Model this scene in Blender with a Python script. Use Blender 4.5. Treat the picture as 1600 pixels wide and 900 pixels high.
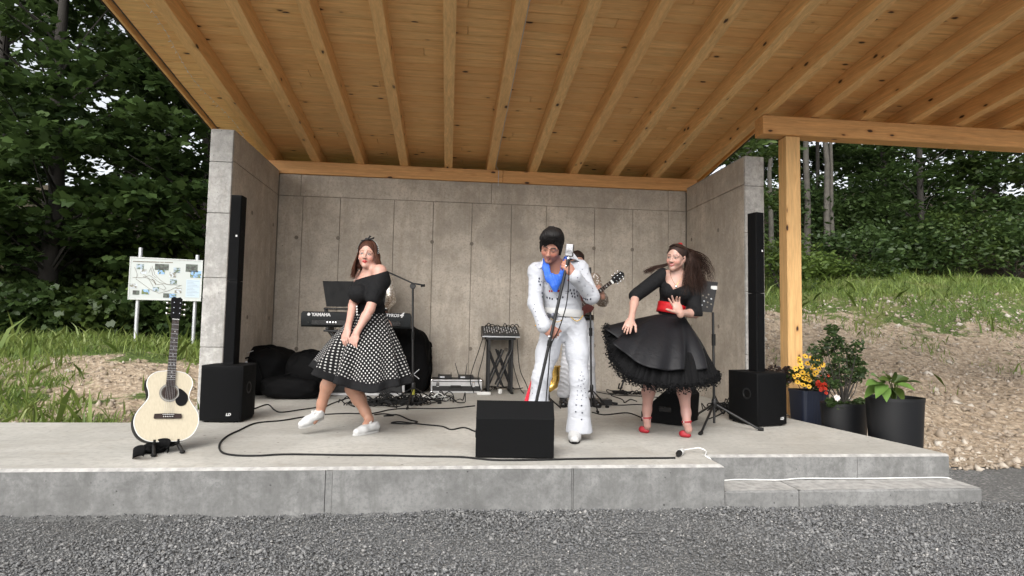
import bpy, bmesh, math, random
import numpy as np
from mathutils import Vector, Matrix, Euler
from mathutils.bvhtree import BVHTree

for o in list(bpy.data.objects):
    bpy.data.objects.remove(o)
scene = bpy.context.scene
C = scene.collection
rnd = random.Random(7)
NR = np.random.default_rng(11)

# ------------------------------------------------------------------ camera
# stage deck is z = 0, X runs along the stage, Y away from the camera
CAM_H, PITCH, ROLL, YAW, FPX = .91, .0635, .0187, .1057, 923.06
_c, _s = math.cos, math.sin
FWD = np.array([_s(YAW)*_c(PITCH), _c(YAW)*_c(PITCH), _s(PITCH)])
_r = np.array([_c(YAW), -_s(YAW), 0.]); _u = np.cross(_r, FWD)
RIGHT = _r*_c(ROLL)+_u*_s(ROLL); UP = -_r*_s(ROLL)+_u*_c(ROLL)
EYE = np.array([0., 0., CAM_H])
cd = bpy.data.cameras.new('camera'); cam = bpy.data.objects.new('camera', cd); C.objects.link(cam)
cd.sensor_width = 36; cd.lens = FPX/1600*36; cd.clip_start = .05; cd.clip_end = 600
m = Matrix.Identity(4)
for i in range(3):
    m[i][0], m[i][1], m[i][2], m[i][3] = RIGHT[i], UP[i], -FWD[i], EYE[i]
cam.matrix_world = m
scene.camera = cam

def U(x, y, z=None, Y=None, X=None):
    """pixel of the 1600 px photograph -> point on the plane z, Y or X"""
    d = FWD+RIGHT*(x-800)/FPX+UP*(450-y)/FPX
    t = (z-CAM_H)/d[2] if z is not None else (Y/d[1] if Y is not None else X/d[0])
    return EYE+d*t
def V(*a): return np.array(a, float)

# ------------------------------------------------------------------ sky, sun, exposure
SUN_EL, SUN_AZ = math.radians(40), math.radians(203)      # behind the camera, a little to its left
w = bpy.data.worlds.new('World'); scene.world = w; w.use_nodes = True
nt = w.node_tree; nt.nodes.clear()
sky = nt.nodes.new('ShaderNodeTexSky'); sky.sky_type = 'NISHITA'; sky.sun_disc = False
sky.sun_elevation = SUN_EL; sky.sun_rotation = SUN_AZ; sky.dust_density = 4; sky.air_density = 1.0
hs = nt.nodes.new('ShaderNodeHueSaturation'); hs.inputs['Saturation'].default_value = .22
bg = nt.nodes.new('ShaderNodeBackground'); bg.inputs['Strength'].default_value = .15
wo = nt.nodes.new('ShaderNodeOutputWorld')
nt.links.new(sky.outputs[0], hs.inputs['Color']); nt.links.new(hs.outputs[0], bg.inputs[0]); nt.links.new(bg.outputs[0], wo.inputs[0])
sl = bpy.data.lights.new('sun', 'SUN'); sl.energy = 1.2; sl.angle = math.radians(60); sl.color = (1, .97, .92)
so = bpy.data.objects.new('sun', sl); C.objects.link(so)
sd = Vector((math.sin(SUN_AZ)*math.cos(SUN_EL), math.cos(SUN_AZ)*math.cos(SUN_EL), math.sin(SUN_EL)))
so.rotation_euler = sd.to_track_quat('Z', 'Y').to_euler(); so.location = (0, -5, 12)
vs = scene.view_settings
vs.view_transform = 'Standard'; vs.look = 'None'; vs.gamma = 1; vs.use_curve_mapping = False; vs.exposure = 1.0
scene.render.engine = 'CYCLES'
scene.cycles.max_bounces = 8; scene.cycles.diffuse_bounces = 5
scene.render.resolution_x = 1024; scene.render.resolution_y = 576

# ------------------------------------------------------------------ materials
class NB:
    """small node-graph builder"""
    def __init__(s, name):
        s.m = bpy.data.materials.new(name); s.m.use_nodes = True
        s.nt = s.m.node_tree; s.nt.nodes.clear()
        s.out = s.n('ShaderNodeOutputMaterial'); s.p = s.n('ShaderNodeBsdfPrincipled')
        s.l(s.p.outputs[0], s.out.inputs[0])
    def n(s, t, **k):
        x = s.nt.nodes.new(t)
        for a, b in k.items(): setattr(x, a, b)
        return x
    def l(s, a, b): s.nt.links.new(a, b)
    def coord(s, kind='POS', scale=(1, 1, 1), rot=(0, 0, 0)):
        if kind == 'POS': o = s.n('ShaderNodeNewGeometry').outputs['Position']
        elif kind == 'UV': o = s.n('ShaderNodeTexCoord').outputs['UV']
        else: o = s.n('ShaderNodeTexCoord').outputs['Object']
        mp = s.n('ShaderNodeMapping'); mp.inputs['Scale'].default_value = scale; mp.inputs['Rotation'].default_value = rot
        s.l(o, mp.inputs[0]); return mp.outputs[0]
    def noise(s, v, scale, detail=4, rough=.55, dist=0):
        x = s.n('ShaderNodeTexNoise'); s.l(v, x.inputs['Vector'])
        x.inputs['Scale'].default_value = scale; x.inputs['Detail'].default_value = detail
        x.inputs['Roughness'].default_value = rough; x.inputs['Distortion'].default_value = dist
        return x.outputs[0]
    def voro(s, v, scale, feature='F1'):
        x = s.n('ShaderNodeTexVoronoi', feature=feature); s.l(v, x.inputs['Vector']); x.inputs['Scale'].default_value = scale
        return x.outputs[0], x.outputs[1]
    def ramp(s, f, stops):
        x = s.n('ShaderNodeValToRGB'); e = x.color_ramp.elements
        while len(e) < len(stops): e.new(.5)
        for i, (pos, c) in enumerate(stops):
            e[i].position = pos
            e[i].color = (c, c, c, 1) if isinstance(c, (int, float)) else (*c, 1)
        s.l(f, x.inputs[0]); return x.outputs[0]
    def mix(s, f, a, b, mode='MIX'):
        x = s.n('ShaderNodeMix', data_type='RGBA', blend_type=mode)
        for i, val in ((0, f), (6, a), (7, b)):
            sock = x.inputs[i]
            if isinstance(val, (int, float)): sock.default_value = val if i == 0 else (val, val, val, 1)
            elif isinstance(val, tuple): sock.default_value = (*val, 1)
            else: s.l(val, sock)
        return x.outputs[2]
    def math(s, op, a, b=None, c=None):
        x = s.n('ShaderNodeMath', operation=op)
        for i, val in enumerate((a, b, c)):
            if val is None: continue
            if isinstance(val, (int, float)): x.inputs[i].default_value = val
            else: s.l(val, x.inputs[i])
        return x.outputs[0]
    def bump(s, h, strength=.3, dist=.01):
        x = s.n('ShaderNodeBump'); x.inputs['Strength'].default_value = strength; x.inputs['Distance'].default_value = dist
        s.l(h, x.inputs['Height']); s.l(x.outputs[0], s.p.inputs['Normal'])
    def set(s, **k):
        names = dict(col='Base Color', rough='Roughness', metal='Metallic', spec='Specular IOR Level', sss='Subsurface Weight', coat='Coat Weight', sheen='Sheen Weight', trans='Transmission Weight', alpha='Alpha')
        for a, b in k.items():
            i = s.p.inputs[names[a]]
            if isinstance(b, tuple): i.default_value = (*b, 1)
            elif isinstance(b, (int, float)): i.default_value = b
            else: s.l(b, i)
        return s
def mul(c, f): return tuple(min(1, x*f) for x in c)

def plain(name, col, rough=.5, var=.12, scale=14, bump=.0, bscale=120, metal=0, spec=.5, **k):
    b = NB(name); v = b.coord('POS')
    f = b.noise(v, scale, 5)
    b.set(col=b.mix(b.ramp(f, [(.3, 0.), (.7, 1.)]), mul(col, 1-var), mul(col, 1+var)), rough=b.math('MULTIPLY_ADD', f, .25, rough-.12), metal=metal, spec=spec, **k)
    if bump: b.bump(b.noise(v, bscale, 4), bump, .004)
    return b.m

def concrete(name, col, stain=.35, pores=True, scale=1., warm=(1, .93, .82), streak=.5):
    b = NB(name); v = b.coord('POS'); vz = b.coord('POS', (3, 3, .35)); oi = b.n('ShaderNodeObjectInfo').outputs['Random']
    big = b.noise(v, 1.1*scale, 7, .66, .4); mid = b.noise(v, 7*scale, 7, .72, .3); st = b.noise(vz, 2.4*scale, 7, .72, .8); fine = b.noise(v, 38, 6, .75)
    c = b.mix(b.ramp(big, [(.36, 0.), (.64, 1.)]), mul(col, .72), mul(col, 1.18))
    c = b.mix(b.math('MULTIPLY', oi, .3), c, mul(col, .80))
    c = b.mix(b.ramp(st, [(.47, 0.), (.68, streak)]), c, mul(tuple(a*q for a, q in zip(col, warm)), .55))
    c = b.mix(b.ramp(mid, [(.34, stain), (.52, 0.)]), c, mul(col, .56))
    c = b.mix(b.ramp(mid, [(.54, 0.), (.68, stain*.8)]), c, mul(col, 1.32))
    c = b.mix(b.ramp(fine, [(.36, .55), (.52, 0.)]), c, mul(col, .55))
    h = b.math('ADD', fine, b.math('MULTIPLY', mid, .6))
    if pores:
        for sc_, lo_, hi_, g0 in ((15, .05, .10, .50), (6.5, .035, .06, .53)):
            d, _ = b.voro(v, sc_)
            gate = b.ramp(b.noise(v, 3.7, 2), [(g0, 0.), (g0+.07, 1.)])
            pr = b.math('MULTIPLY', b.ramp(d, [(lo_, 1.), (hi_, 0.)]), gate)
            c = b.mix(b.math('MULTIPLY', pr, .85), c, mul(col, .2))
            h = b.math('SUBTRACT', h, pr)
    b.set(col=c, rough=.82, spec=.3); b.bump(h, .35, .008)
    return b.m

def wood(name, col, axis='X', knots=True, tint=.16):
    b = NB(name)
    sc = {'X': (.9, 14, 14), 'Y': (14, .9, 14), 'Z': (14, 14, .9)}[axis]
    oi = b.n('ShaderNodeObjectInfo').outputs['Random']
    geo = b.n('ShaderNodeNewGeometry').outputs['Position']
    off = b.n('ShaderNodeVectorMath', operation='MULTIPLY_ADD')
    comb = b.n('ShaderNodeCombineXYZ'); b.l(oi, comb.inputs[0]); b.l(oi, comb.inputs[1]); b.l(oi, comb.inputs[2])
    off.inputs[1].default_value = (37, 53, 41); b.l(comb.outputs[0], off.inputs[0]); b.l(geo, off.inputs[2])
    mp = b.n('ShaderNodeMapping'); mp.inputs['Scale'].default_value = sc; b.l(off.outputs[0], mp.inputs[0]); v = mp.outputs[0]
    g = b.noise(v, 2.2, 6, .6, .7); g2 = b.noise(v, 9, 3, .5)
    c = b.mix(b.ramp(g, [(.3, 0.), (.68, 1.)]), mul(col, .78), mul(col, 1.15))
    c = b.mix(b.math('MULTIPLY', b.ramp(g2, [(.42, 1.), (.6, 0.)]), .25), c, mul((col[0], col[1]*.85, col[2]*.7), .6))
    c = b.mix(b.math('MULTIPLY', oi, tint*2), c, mul((col[0]*1.05, col[1]*.86, col[2]*.72), .8))
    if knots:
        kc = {'X': (3.4, 7.5, 7.5), 'Y': (7, 3.2, 7), 'Z': (7, 7, 3.2)}[axis]
        mk = b.n('ShaderNodeMapping'); mk.inputs['Scale'].default_value = kc; b.l(off.outputs[0], mk.inputs[0])
        d, colr = b.voro(mk.outputs[0], 1.)
        dd = b.math('ADD', d, b.math('MULTIPLY', b.math('SUBTRACT', g2, .5), .12))
        halo = b.ramp(dd, [(.08, 1.), (.30, 0.)]); core = b.ramp(dd, [(.085, 1.), (.14, 0.)])
        sep = b.n('ShaderNodeSeparateColor'); b.l(colr, sep.inputs[0])
        gate = b.ramp(sep.outputs[0], [(.40, 0.), (.45, 1.)])
        c = b.mix(b.math('MULTIPLY', b.math('MULTIPLY', halo, gate), .5), c, mul((col[0], col[1]*.75, col[2]*.5), .62))
        c = b.mix(b.math('MULTIPLY', core, gate), c, (.045, .018, .008))
    b.set(col=c, rough=.55, spec=.35); b.bump(g, .12, .004)
    return b.m

MAT = {}
MAT['wall'] = concrete('wall_concrete', (.50, .448, .382), .4, streak=.45)
MAT['pillar'] = concrete('wall_end_concrete', (.40, .392, .375), .7, scale=1.6)
MAT['groove'] = plain('joint_dirt', (.20, .175, .145), .9)
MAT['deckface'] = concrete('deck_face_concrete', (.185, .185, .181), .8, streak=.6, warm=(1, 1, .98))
MAT['board'] = wood('ceiling_board_spruce', (.84, .545, .235), 'X', tint=.26)
MAT['rafter'] = wood('rafter_spruce', (.82, .52, .225), 'Y', tint=.14)
MAT['beam'] = wood('beam_spruce', (.66, .36, .14), 'X', tint=.08)
MAT['post'] = wood('post_spruce', (.70, .44, .19), 'Z', tint=.05)
MAT['black'] = plain('black_plastic', (.0055, .0055, .006), .5, .2, bump=.15, bscale=300)
MAT['blackgloss'] = plain('black_gloss', (.005, .005, .0055), .25, .2)
MAT['blackmetal'] = plain('black_powdercoat', (.007, .007, .0075), .45, .2)
MAT['speaker'] = plain('speaker_paint', (.0028, .003, .0034), .7, .25, bump=.4, bscale=420, spec=.13)
MAT['grille'] = plain('speaker_grille', (.0024, .0026, .003), .75, .3, bump=.5, bscale=700, spec=.11)
MAT['rubber'] = plain('rubber', (.008, .008, .008), .7, spec=.25)
MAT['bagcloth'] = plain('bag_nylon', (.003, .003, .0033), .8, .3, bump=.6, bscale=60, spec=.1)
MAT['white'] = plain('white_plastic', (.62, .62, .60), .4, .04)
MAT['print'] = plain('white_print', (.55, .55, .55), .5, .02)
MAT['alu'] = plain('aluminium', (.62, .62, .63), .33, .1, metal=.9)
MAT['galv'] = plain('galvanised_steel', (.50, .51, .53), .5, .15, metal=.7)
MAT['chrome'] = plain('chrome', (.75, .75, .76), .16, .05, metal=1.)
MAT['brass'] = plain('lacquered_brass', (.72, .48, .14), .22, .12, metal=1.)
MAT['screen'] = plain('dark_screen', (.003, .0032, .0035), .5, .1, spec=.15)

# ------------------------------------------------------------------ mesh helpers
class MB:
    def __init__(s): s.v = []; s.f = []; s.mi = []; s.cur = 0
    def add(s, vs, fs):
        n = len(s.v); s.v.extend([tuple(float(q) for q in p) for p in vs])
        s.f.extend([tuple(i+n for i in f) for f in fs]); s.mi.extend([s.cur]*len(fs)); return s
    def box(s, lo, hi, R=None, o=None, ch=0.):
        """box lo..hi, chamfered by ch, optionally turned by R about the origin and moved to o"""
        lo = np.array(lo, float); hi = np.array(hi, float)
        if ch <= 0:
            vs = [(x, y, z) for x in (lo[0], hi[0]) for y in (lo[1], hi[1]) for z in (lo[2], hi[2])]
            fs = [(0, 1, 3, 2), (4, 6, 7, 5), (0, 4, 5, 1), (2, 3, 7, 6), (0, 2, 6, 4), (1, 5, 7, 3)]
        else:
            vs = []; idx = {}
            for cx in (0, 1):
                for cy in (0, 1):
                    for cz in (0, 1):
                        c = np.where([cx, cy, cz], hi, lo); sg = np.where([cx, cy, cz], -1, 1)
                        for a in range(3):
                            p = c.copy()
                            for q in range(3):
                                if q != a: p[q] += sg[q]*ch
                            idx[(cx, cy, cz, a)] = len(vs); vs.append(p)
            fs = []
            def face(a, val):
                b, c = (a+1) % 3, (a+2) % 3; out = []
                for (i, j) in ((0, 0), (1, 0), (1, 1), (0, 1)):
                    k = [0, 0, 0]; k[a] = val; k[b] = i; k[c] = j; out.append(idx[(*k, a)])
                return out if val else out[::-1]
            for a in range(3):
                for val in (0, 1): fs.append(tuple(face(a, val)))
            for a in range(3):              # edges along axis a
                b, c = (a+1) % 3, (a+2) % 3
                for i in (0, 1):
                    for j in (0, 1):
                        k0 = [0, 0, 0]; k0[a] = 0; k0[b] = i; k0[c] = j; k1 = list(k0); k1[a] = 1
                        q = [idx[(*k0, b)], idx[(*k1, b)], idx[(*k1, c)], idx[(*k0, c)]]
                        fs.append(tuple(q if (i == j) else q[::-1]))
            for cx in (0, 1):
                for cy in (0, 1):
                    for cz in (0, 1):
                        q = [idx[(cx, cy, cz, a)] for a in range(3)]
                        fs.append(tuple(q if (cx+cy+cz) % 2 else q[::-1]))
        vs = np.array(vs)
        if R is not None: vs = vs @ np.array(R).T
        if o is not None: vs = vs+np.array(o)
        return s.add(vs, fs)
    def tube(s, pts, r, n=8, cap=True):
        pts = [np.array(p, float) for p in pts]; L = len(pts)
        rs = r if hasattr(r, '__len__') else [r]*L
        t0 = pts[1]-pts[0]; t0 /= np.linalg.norm(t0)+1e-12
        ref = V(0, 0, 1) if abs(t0[2]) < .9 else V(1, 0, 0)
        nrm = np.cross(t0, ref); nrm /= np.linalg.norm(nrm)
        vs = []
        for i in range(L):
            a = pts[max(i-1, 0)]; b = pts[min(i+1, L-1)]; t = b-a; t /= np.linalg.norm(t)+1e-12
            nrm = nrm-t*(nrm@t); nrm /= np.linalg.norm(nrm)+1e-12; bn = np.cross(t, nrm)
            for k in range(n):
                an = 2*math.pi*k/n; vs.append(pts[i]+rs[i]*(nrm*math.cos(an)+bn*math.sin(an)))
        fs = []
        for i in range(L-1):
            for k in range(n):
                k2 = (k+1) % n; fs.append((i*n+k, i*n+k2, (i+1)*n+k2, (i+1)*n+k))
        if cap: fs.append(tuple(range(n))[::-1]); fs.append(tuple((L-1)*n+k for k in range(n)))
        return s.add(vs, fs)
    def lathe(s, prof, o=(0, 0, 0), ax=(0, 0, 1), n=20, a0=0, sx=1, sy=1):
        """prof = [(radius, height)]"""
        ax = np.array(ax, float); ax /= np.linalg.norm(ax)
        ref = V(1, 0, 0) if abs(ax[0]) < .9 else V(0, 1, 0)
        e2 = np.cross(ax, ref); e2 /= np.linalg.norm(e2); e1 = np.cross(e2, ax)
        vs = []; fs = []
        for (r, h) in prof:
            for k in range(n):
                a = a0+2*math.pi*k/n; vs.append(np.array(o)+ax*h+r*(e1*math.cos(a)*sx+e2*math.sin(a)*sy))
        for i in range(len(prof)-1):
            for k in range(n):
                k2 = (k+1) % n; fs.append((i*n+k, i*n+k2, (i+1)*n+k2, (i+1)*n+k))
        fs.append(tuple(range(n))[::-1]); fs.append(tuple((len(prof)-1)*n+k for k in range(n)))
        return s.add(vs, fs)
    def prism(s, poly, o, e1, e2, thick):
        """polygon in the plane e1,e2 at o, extruded by thick along e1 x e2"""
        o = np.array(o, float); e1 = np.array(e1, float); e2 = np.array(e2, float); n = np.cross(e1, e2); n /= np.linalg.norm(n)
        k = len(poly); vs = [o+e1*a+e2*b for a, b in poly]; vs += [p+n*thick for p in vs]
        fs = [tuple(range(k))[::-1], tuple(range(k, 2*k))]
        for i in range(k): j = (i+1) % k; fs.append((i, j, j+k, i+k))
        return s.add(vs, fs)
    def ball(s, c, r, n=10, m=6, R=None):
        r = np.array(r, float) if hasattr(r, '__len__') else V(r, r, r)
        vs = []; fs = []
        for i in range(m+1):
            th = math.pi*i/m
            for k in range(n):
                a = 2*math.pi*k/n; vs.append(V(math.sin(th)*math.cos(a), math.sin(th)*math.sin(a), -math.cos(th))*r)
        for i in range(m):
            for k in range(n): fs.append((i*n+k, i*n+(k+1) % n, (i+1)*n+(k+1) % n, (i+1)*n+k))
        vs = np.array(vs)
        if R is not None: vs = vs @ np.array(R).T
        return s.add(vs+np.array(c), fs)
    def mesh(s, name, mats=(), smooth=None):
        me = bpy.data.meshes.new(name); me.from_pydata(s.v, [], s.f)
        for mm in mats: me.materials.append(MAT[mm] if isinstance(mm, str) else mm)
        if len(mats) > 1: me.polygons.foreach_set('material_index', s.mi)
        if smooth is not None:
            me.polygons.foreach_set('use_smooth', [True]*len(me.polygons))
            me.set_sharp_from_angle(angle=math.radians(smooth))
        me.update(); return me

def RZ(a): return np.array([[math.cos(a), -math.sin(a), 0], [math.sin(a), math.cos(a), 0], [0, 0, 1.]])
def RX(a): return np.array([[1, 0, 0], [0, math.cos(a), -math.sin(a)], [0, math.sin(a), math.cos(a)]])
def RY(a): return np.array([[math.cos(a), 0, math.sin(a)], [0, 1, 0], [-math.sin(a), 0, math.cos(a)]])

def tag(o, label=None, cat=None, group=None, kind=None):
    if label: o['label'] = label
    if cat: o['category'] = cat
    if group: o['group'] = group
    if kind: o['kind'] = kind
    return o
def thing(name, loc, label, cat, group=None):
    o = bpy.data.objects.new(name, None); C.objects.link(o); o.location = [float(q) for q in loc]
    o.empty_display_size = .1
    return tag(o, label, cat, group)
def world_loc(o):
    v = Vector(o.location)
    while o.parent: o = o.parent; v = v+Vector(o.location)
    return v
def obj(name, me, parent=None):
    """mesh in world coordinates -> object; a child keeps its world place"""
    o = bpy.data.objects.new(name, me); C.objects.link(o)
    if parent is not None:
        o.parent = parent
        o.matrix_parent_inverse = Matrix.Translation(-WL[parent.name]) if parent.name in WL else Matrix.Translation(-Vector(parent.location))
        WL[o.name] = Vector((0, 0, 0))
    return o
WL = {}
def put(name, mb, mat, parent=None, smooth=None):
    return obj(name, mb.mesh(name, mat if isinstance(mat, (list, tuple)) else [mat], smooth), parent)
def text_mesh(body, size, o, e1, e2, mat, name, parent, depth=.0015, align='CENTER', shear=0., bold=0.):
    cu = bpy.data.curves.new('t', 'FONT'); cu.body = body; cu.size = size; cu.extrude = depth; cu.align_x = align; cu.align_y = 'CENTER'; cu.shear = shear; cu.offset = bold
    ob = bpy.data.objects.new('t', cu); C.objects.link(ob)
    dg = bpy.context.evaluated_depsgraph_get(); me = bpy.data.meshes.new_from_object(ob.evaluated_get(dg))
    bpy.data.objects.remove(ob)
    e1 = np.array(e1, float); e1 /= np.linalg.norm(e1); e2 = np.array(e2, float); e2 /= np.linalg.norm(e2); n = np.cross(e1, e2)
    M4 = Matrix([[e1[i], e2[i], n[i], o[i]] for i in range(3)]+[[0, 0, 0, 1]])
    me.transform(M4); me.materials.clear(); me.materials.append(MAT[mat]); me.name = name
    return obj(name, me, parent)
# ================================================================== setting
GZ = -.295                                    # gravel level
YE, YS = 3.868, 4.16                          # front of the deck, riser of the step
XS = 1.872                                    # where the step notch begins
XL, XR, TH = -2.374, 3.461, .238              # inner faces of side walls, thickness
YF, YB = 6.597, 8.362                         # front of the side walls, face of the back wall

def deck_mat():
    b = NB('deck_concrete'); v = b.coord('POS'); vx = b.coord('POS', (.55, 4.2, 1), (0, 0, .08))
    col = (.41, .397, .363)
    big = b.noise(v, .9, 7, .66, .5); mid = b.noise(vx, 2.6, 7, .7, .7); sm = b.noise(v, 22, 6, .7); pt = b.noise(v, 3.4, 6, .68, .8)
    c = b.mix(b.ramp(big, [(.34, 0.), (.66, 1.)]), mul(col, .78), mul(col, 1.14))
    c = b.mix(b.ramp(mid, [(.48, 0.), (.70, .38)]), c, mul((.42, .39, .33), .68))
    c = b.mix(b.ramp(mid, [(.30, .3), (.44, 0.)]), c, mul(col, 1.25))
    c = b.mix(b.ramp(pt, [(.56, 0.), (.72, .5)]), c, (.28, .25, .20))
    c = b.mix(b.ramp(sm, [(.38, .5), (.52, 0.)]), c, mul(col, .62))
    d, rc = b.voro(v, 8); sep = b.n('ShaderNodeSeparateColor'); b.l(rc, sep.inputs[0])
    c = b.mix(b.math('MULTIPLY', b.ramp(d, [(.05, 1.), (.10, 0.)]), b.ramp(sep.outputs[0], [(.70, 0.), (.74, .85)])), c, (.08, .068, .05))
    b.set(col=c, rough=b.math('MULTIPLY_ADD', big, .35, .42), spec=.4); b.bump(b.math('ADD', sm, pt), .16, .005)
    return b.m
MAT['deck'] = deck_mat()
MAT['edge'] = plain('deck_chamfer_concrete', (.30, .294, .28), .75, .3, 20, bump=.3, bscale=60)

# --- deck: top slab, with front facing panels and two steps as children
deck = MB()
top = [(-6.5, YE), (XS, YE), (XS, YS), (3.79, YS), (3.55, 5.9), (3.55, 6.4), (3.72, 6.45), (3.72, 8.7), (-2.64, 8.7), (-2.64, 5.56), (-6.5, 5.56)]
ins = .022
k = len(top)
vs = [(x, y, 0.) for x, y in top]+[(x, y, -.34) for x, y in top]
vs[0] = (-6.5, YE+ins, 0); vs[1] = (XS-ins, YE+ins, 0); vs[2] = (XS-ins, YS+ins, 0); vs[3] = (3.79, YS+ins, 0)
for q in (0, 1): vs[k+q] = (vs[k+q][0], YE+.03, -.34)
for q in (2, 3): vs[k+q] = (vs[k+q][0], YS+.03, -.34)
vs[k+1] = (XS-.03, YE+.03, -.34); vs[k+2] = (XS-.03, YS+.03, -.34)
deck.add(vs, [tuple(range(k))]+[tuple((i, i+k, (i+1) % k+k, (i+1) % k)) for i in range(k)])
stage = put('stage_deck', deck, 'deck'); tag(stage, kind='structure')
e = MB()                                      # arris paler than the facing, the lit bevel put into its colour
e.add([(-6.5, YE+ins, .0006), (XS-ins, YE+ins, .0006), (XS, YE, -.016), (-6.5, YE, -.016)], [(0, 3, 2, 1)])
e.add([(XS-ins, YE+ins, .0006), (XS-ins, YS+ins, .0006), (XS, YS, -.016), (XS, YE, -.016)], [(0, 3, 2, 1)])
e.add([(XS-ins, YS+ins, .0006), (3.79, YS+ins, .0006), (3.79, YS, -.016), (XS, YS, -.016)], [(0, 3, 2, 1)])
put('arris', e, 'edge', stage)
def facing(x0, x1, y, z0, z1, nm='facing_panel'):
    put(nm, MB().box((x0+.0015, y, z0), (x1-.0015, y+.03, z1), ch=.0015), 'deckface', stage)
xa = U(513, 760, Y=YE)[0]; xb = U(895, 760, Y=YE)[0]
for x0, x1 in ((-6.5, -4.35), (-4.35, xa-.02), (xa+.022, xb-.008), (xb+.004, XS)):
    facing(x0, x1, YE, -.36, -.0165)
for x0, x1 in ((xa-.02, xa+.022), (xb-.008, xb+.004)):
    put('joint_strip', MB().box((x0+.001, YE+.006, -.36), (x1-.001, YE+.03, -.018)), 'deckface', stage)
put('facing_return', MB().box((XS-.03, YE+.031, -.36), (XS-.0005, YS-.0, -.0165)), 'deckface', stage)
xj = U(1340, 730, Y=YS)[0]
for x0, x1 in ((XS+.002, xj), (xj, 3.79)): facing(x0, x1, YS, -.18, -.0165, 'riser')
xk = U(1252, 785, Y=YE)[0]
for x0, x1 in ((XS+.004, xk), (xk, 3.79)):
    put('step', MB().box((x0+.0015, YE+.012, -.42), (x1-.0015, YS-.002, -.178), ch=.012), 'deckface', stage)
    t = MB().add([(x0+.004, YE+.026, -.1775), (x1-.003, YE+.026, -.1775), (x1-.003, YS-.004, -.1775), (x0+.004, YS-.004, -.1775)], [(0, 1, 2, 3)])
    put('tread', t, 'edge', stage)
put('deck_flank', MB().box((3.55, 4.2, -.4), (3.56, 5.9, -.01)), 'deckface', stage)

# --- concrete walls made of formwork panels
def tie(parent, c, n, r=.018):
    m_ = MB(); m_.lathe([(r*1.5, 0), (r*1.35, .0035), (r*.8, .004), (r*.6, -.006)], c, n, 12)
    put('tie_hole', m_, 'groove', parent)
back = thing('back_wall', (.5, YB, 0), 'wide grey concrete back wall of the stage under the timber beam', 'wall', 'concrete stage walls')
G = .0035
put('core', MB().box((XL-TH, YB+.012, -.2), (XR+TH, YB+.24, 2.935)), 'groove', back)
zj = 2.646
jx = [XL-.0] + [U(px, 450, Y=YB)[0] for px in (468, 527, 612, 674, 735, 797, 852, 928, 988, 1044)] + [XR]
jt = [XL] + [U(px, 300, Y=YB)[0] for px in (470, 768, 1044)] + [XR]
for i in range(len(jx)-1):
    put('panel', MB().box((jx[i]+G, YB+rnd.uniform(-.002, .003), .0), (jx[i+1]-G, YB+.03, zj-G), ch=.003), 'wall', back)
for i in range(len(jt)-1):
    put('panel', MB().box((jt[i]+G, YB+rnd.uniform(-.002, .003), zj+G), (jt[i+1]-G, YB+.03, 2.95), ch=.003), 'wall', back)
for px, py in ((463, 371), (528, 372), (675, 378), (737, 381), (848, 385), (928, 388), (988, 390), (463, 545), (528, 548), (670, 543), (735, 545), (791, 546), (928, 540), (988, 548), (1044, 395)):
    tie(back, U(px, py, Y=YB-.003), (0, -1, 0))

def side_wall(name, x_in, sgn, label):
    t = thing(name, (x_in+sgn*TH/2, YF, 0), label, 'wall', 'concrete stage walls')
    x0, x1 = sorted((x_in+sgn*.03, x_in+sgn*(TH-.004)))
    put('core', MB().box((x0, YF+.03, -.3), (x1, 8.33, 2.972)), 'wall', t)
    ys = [YF, YF+.98, 8.33]
    xi0, xi1 = sorted((x_in, x_in+sgn*.028))
    if sgn < 0: xi0 -= .0
    ysplit = [YF+.032, 8.05, 8.33] if sgn < 0 else [YF+.032, 7.97, 8.33]
    for i in range(2):
        put('panel', MB().box((xi0, ysplit[i]+(G if i else .001), 0), (xi1, ysplit[i+1]-G, zj-G), ch=.003), 'wall', t)
        put('panel', MB().box((xi0, ysplit[i]+(G if i else .001), zj+G), (xi1, ysplit[i+1]-G, 2.975), ch=.003), 'wall', t)
    # the pale end face, cast in lifts
    xa_, xb_ = sorted((x_in, x_in+sgn*TH))
    for z0, z1 in ((-.3, .62), (.62, 1.36), (1.36, 2.06), (2.06, 2.62), (2.62, 2.98)):
        put('end_panel', MB().box((xa_, YF+rnd.uniform(-.0015, .0015), z0+.002), (xb_, YF+.031, z1-.002), ch=.006), 'pillar', t)
    put('coping', MB().box((xa_+.002, YF+.034, 2.976), (xb_-.002, 8.33, 2.99), ch=.004), 'pillar', t)
    for y_, z_ in ((7.3, 2.2), (7.3, .95), (8.15, 2.2), (8.15, .95)):
        tie(t, (x_in-sgn*.0015, y_, z_), (-sgn, 0, 0))
    return t
side_wall('side_wall', XL, -1, 'concrete side wall beside the information board, pale end face')
side_wall('side_wall', XR, 1, 'concrete side wall beside the timber post, pale end face')

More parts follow.
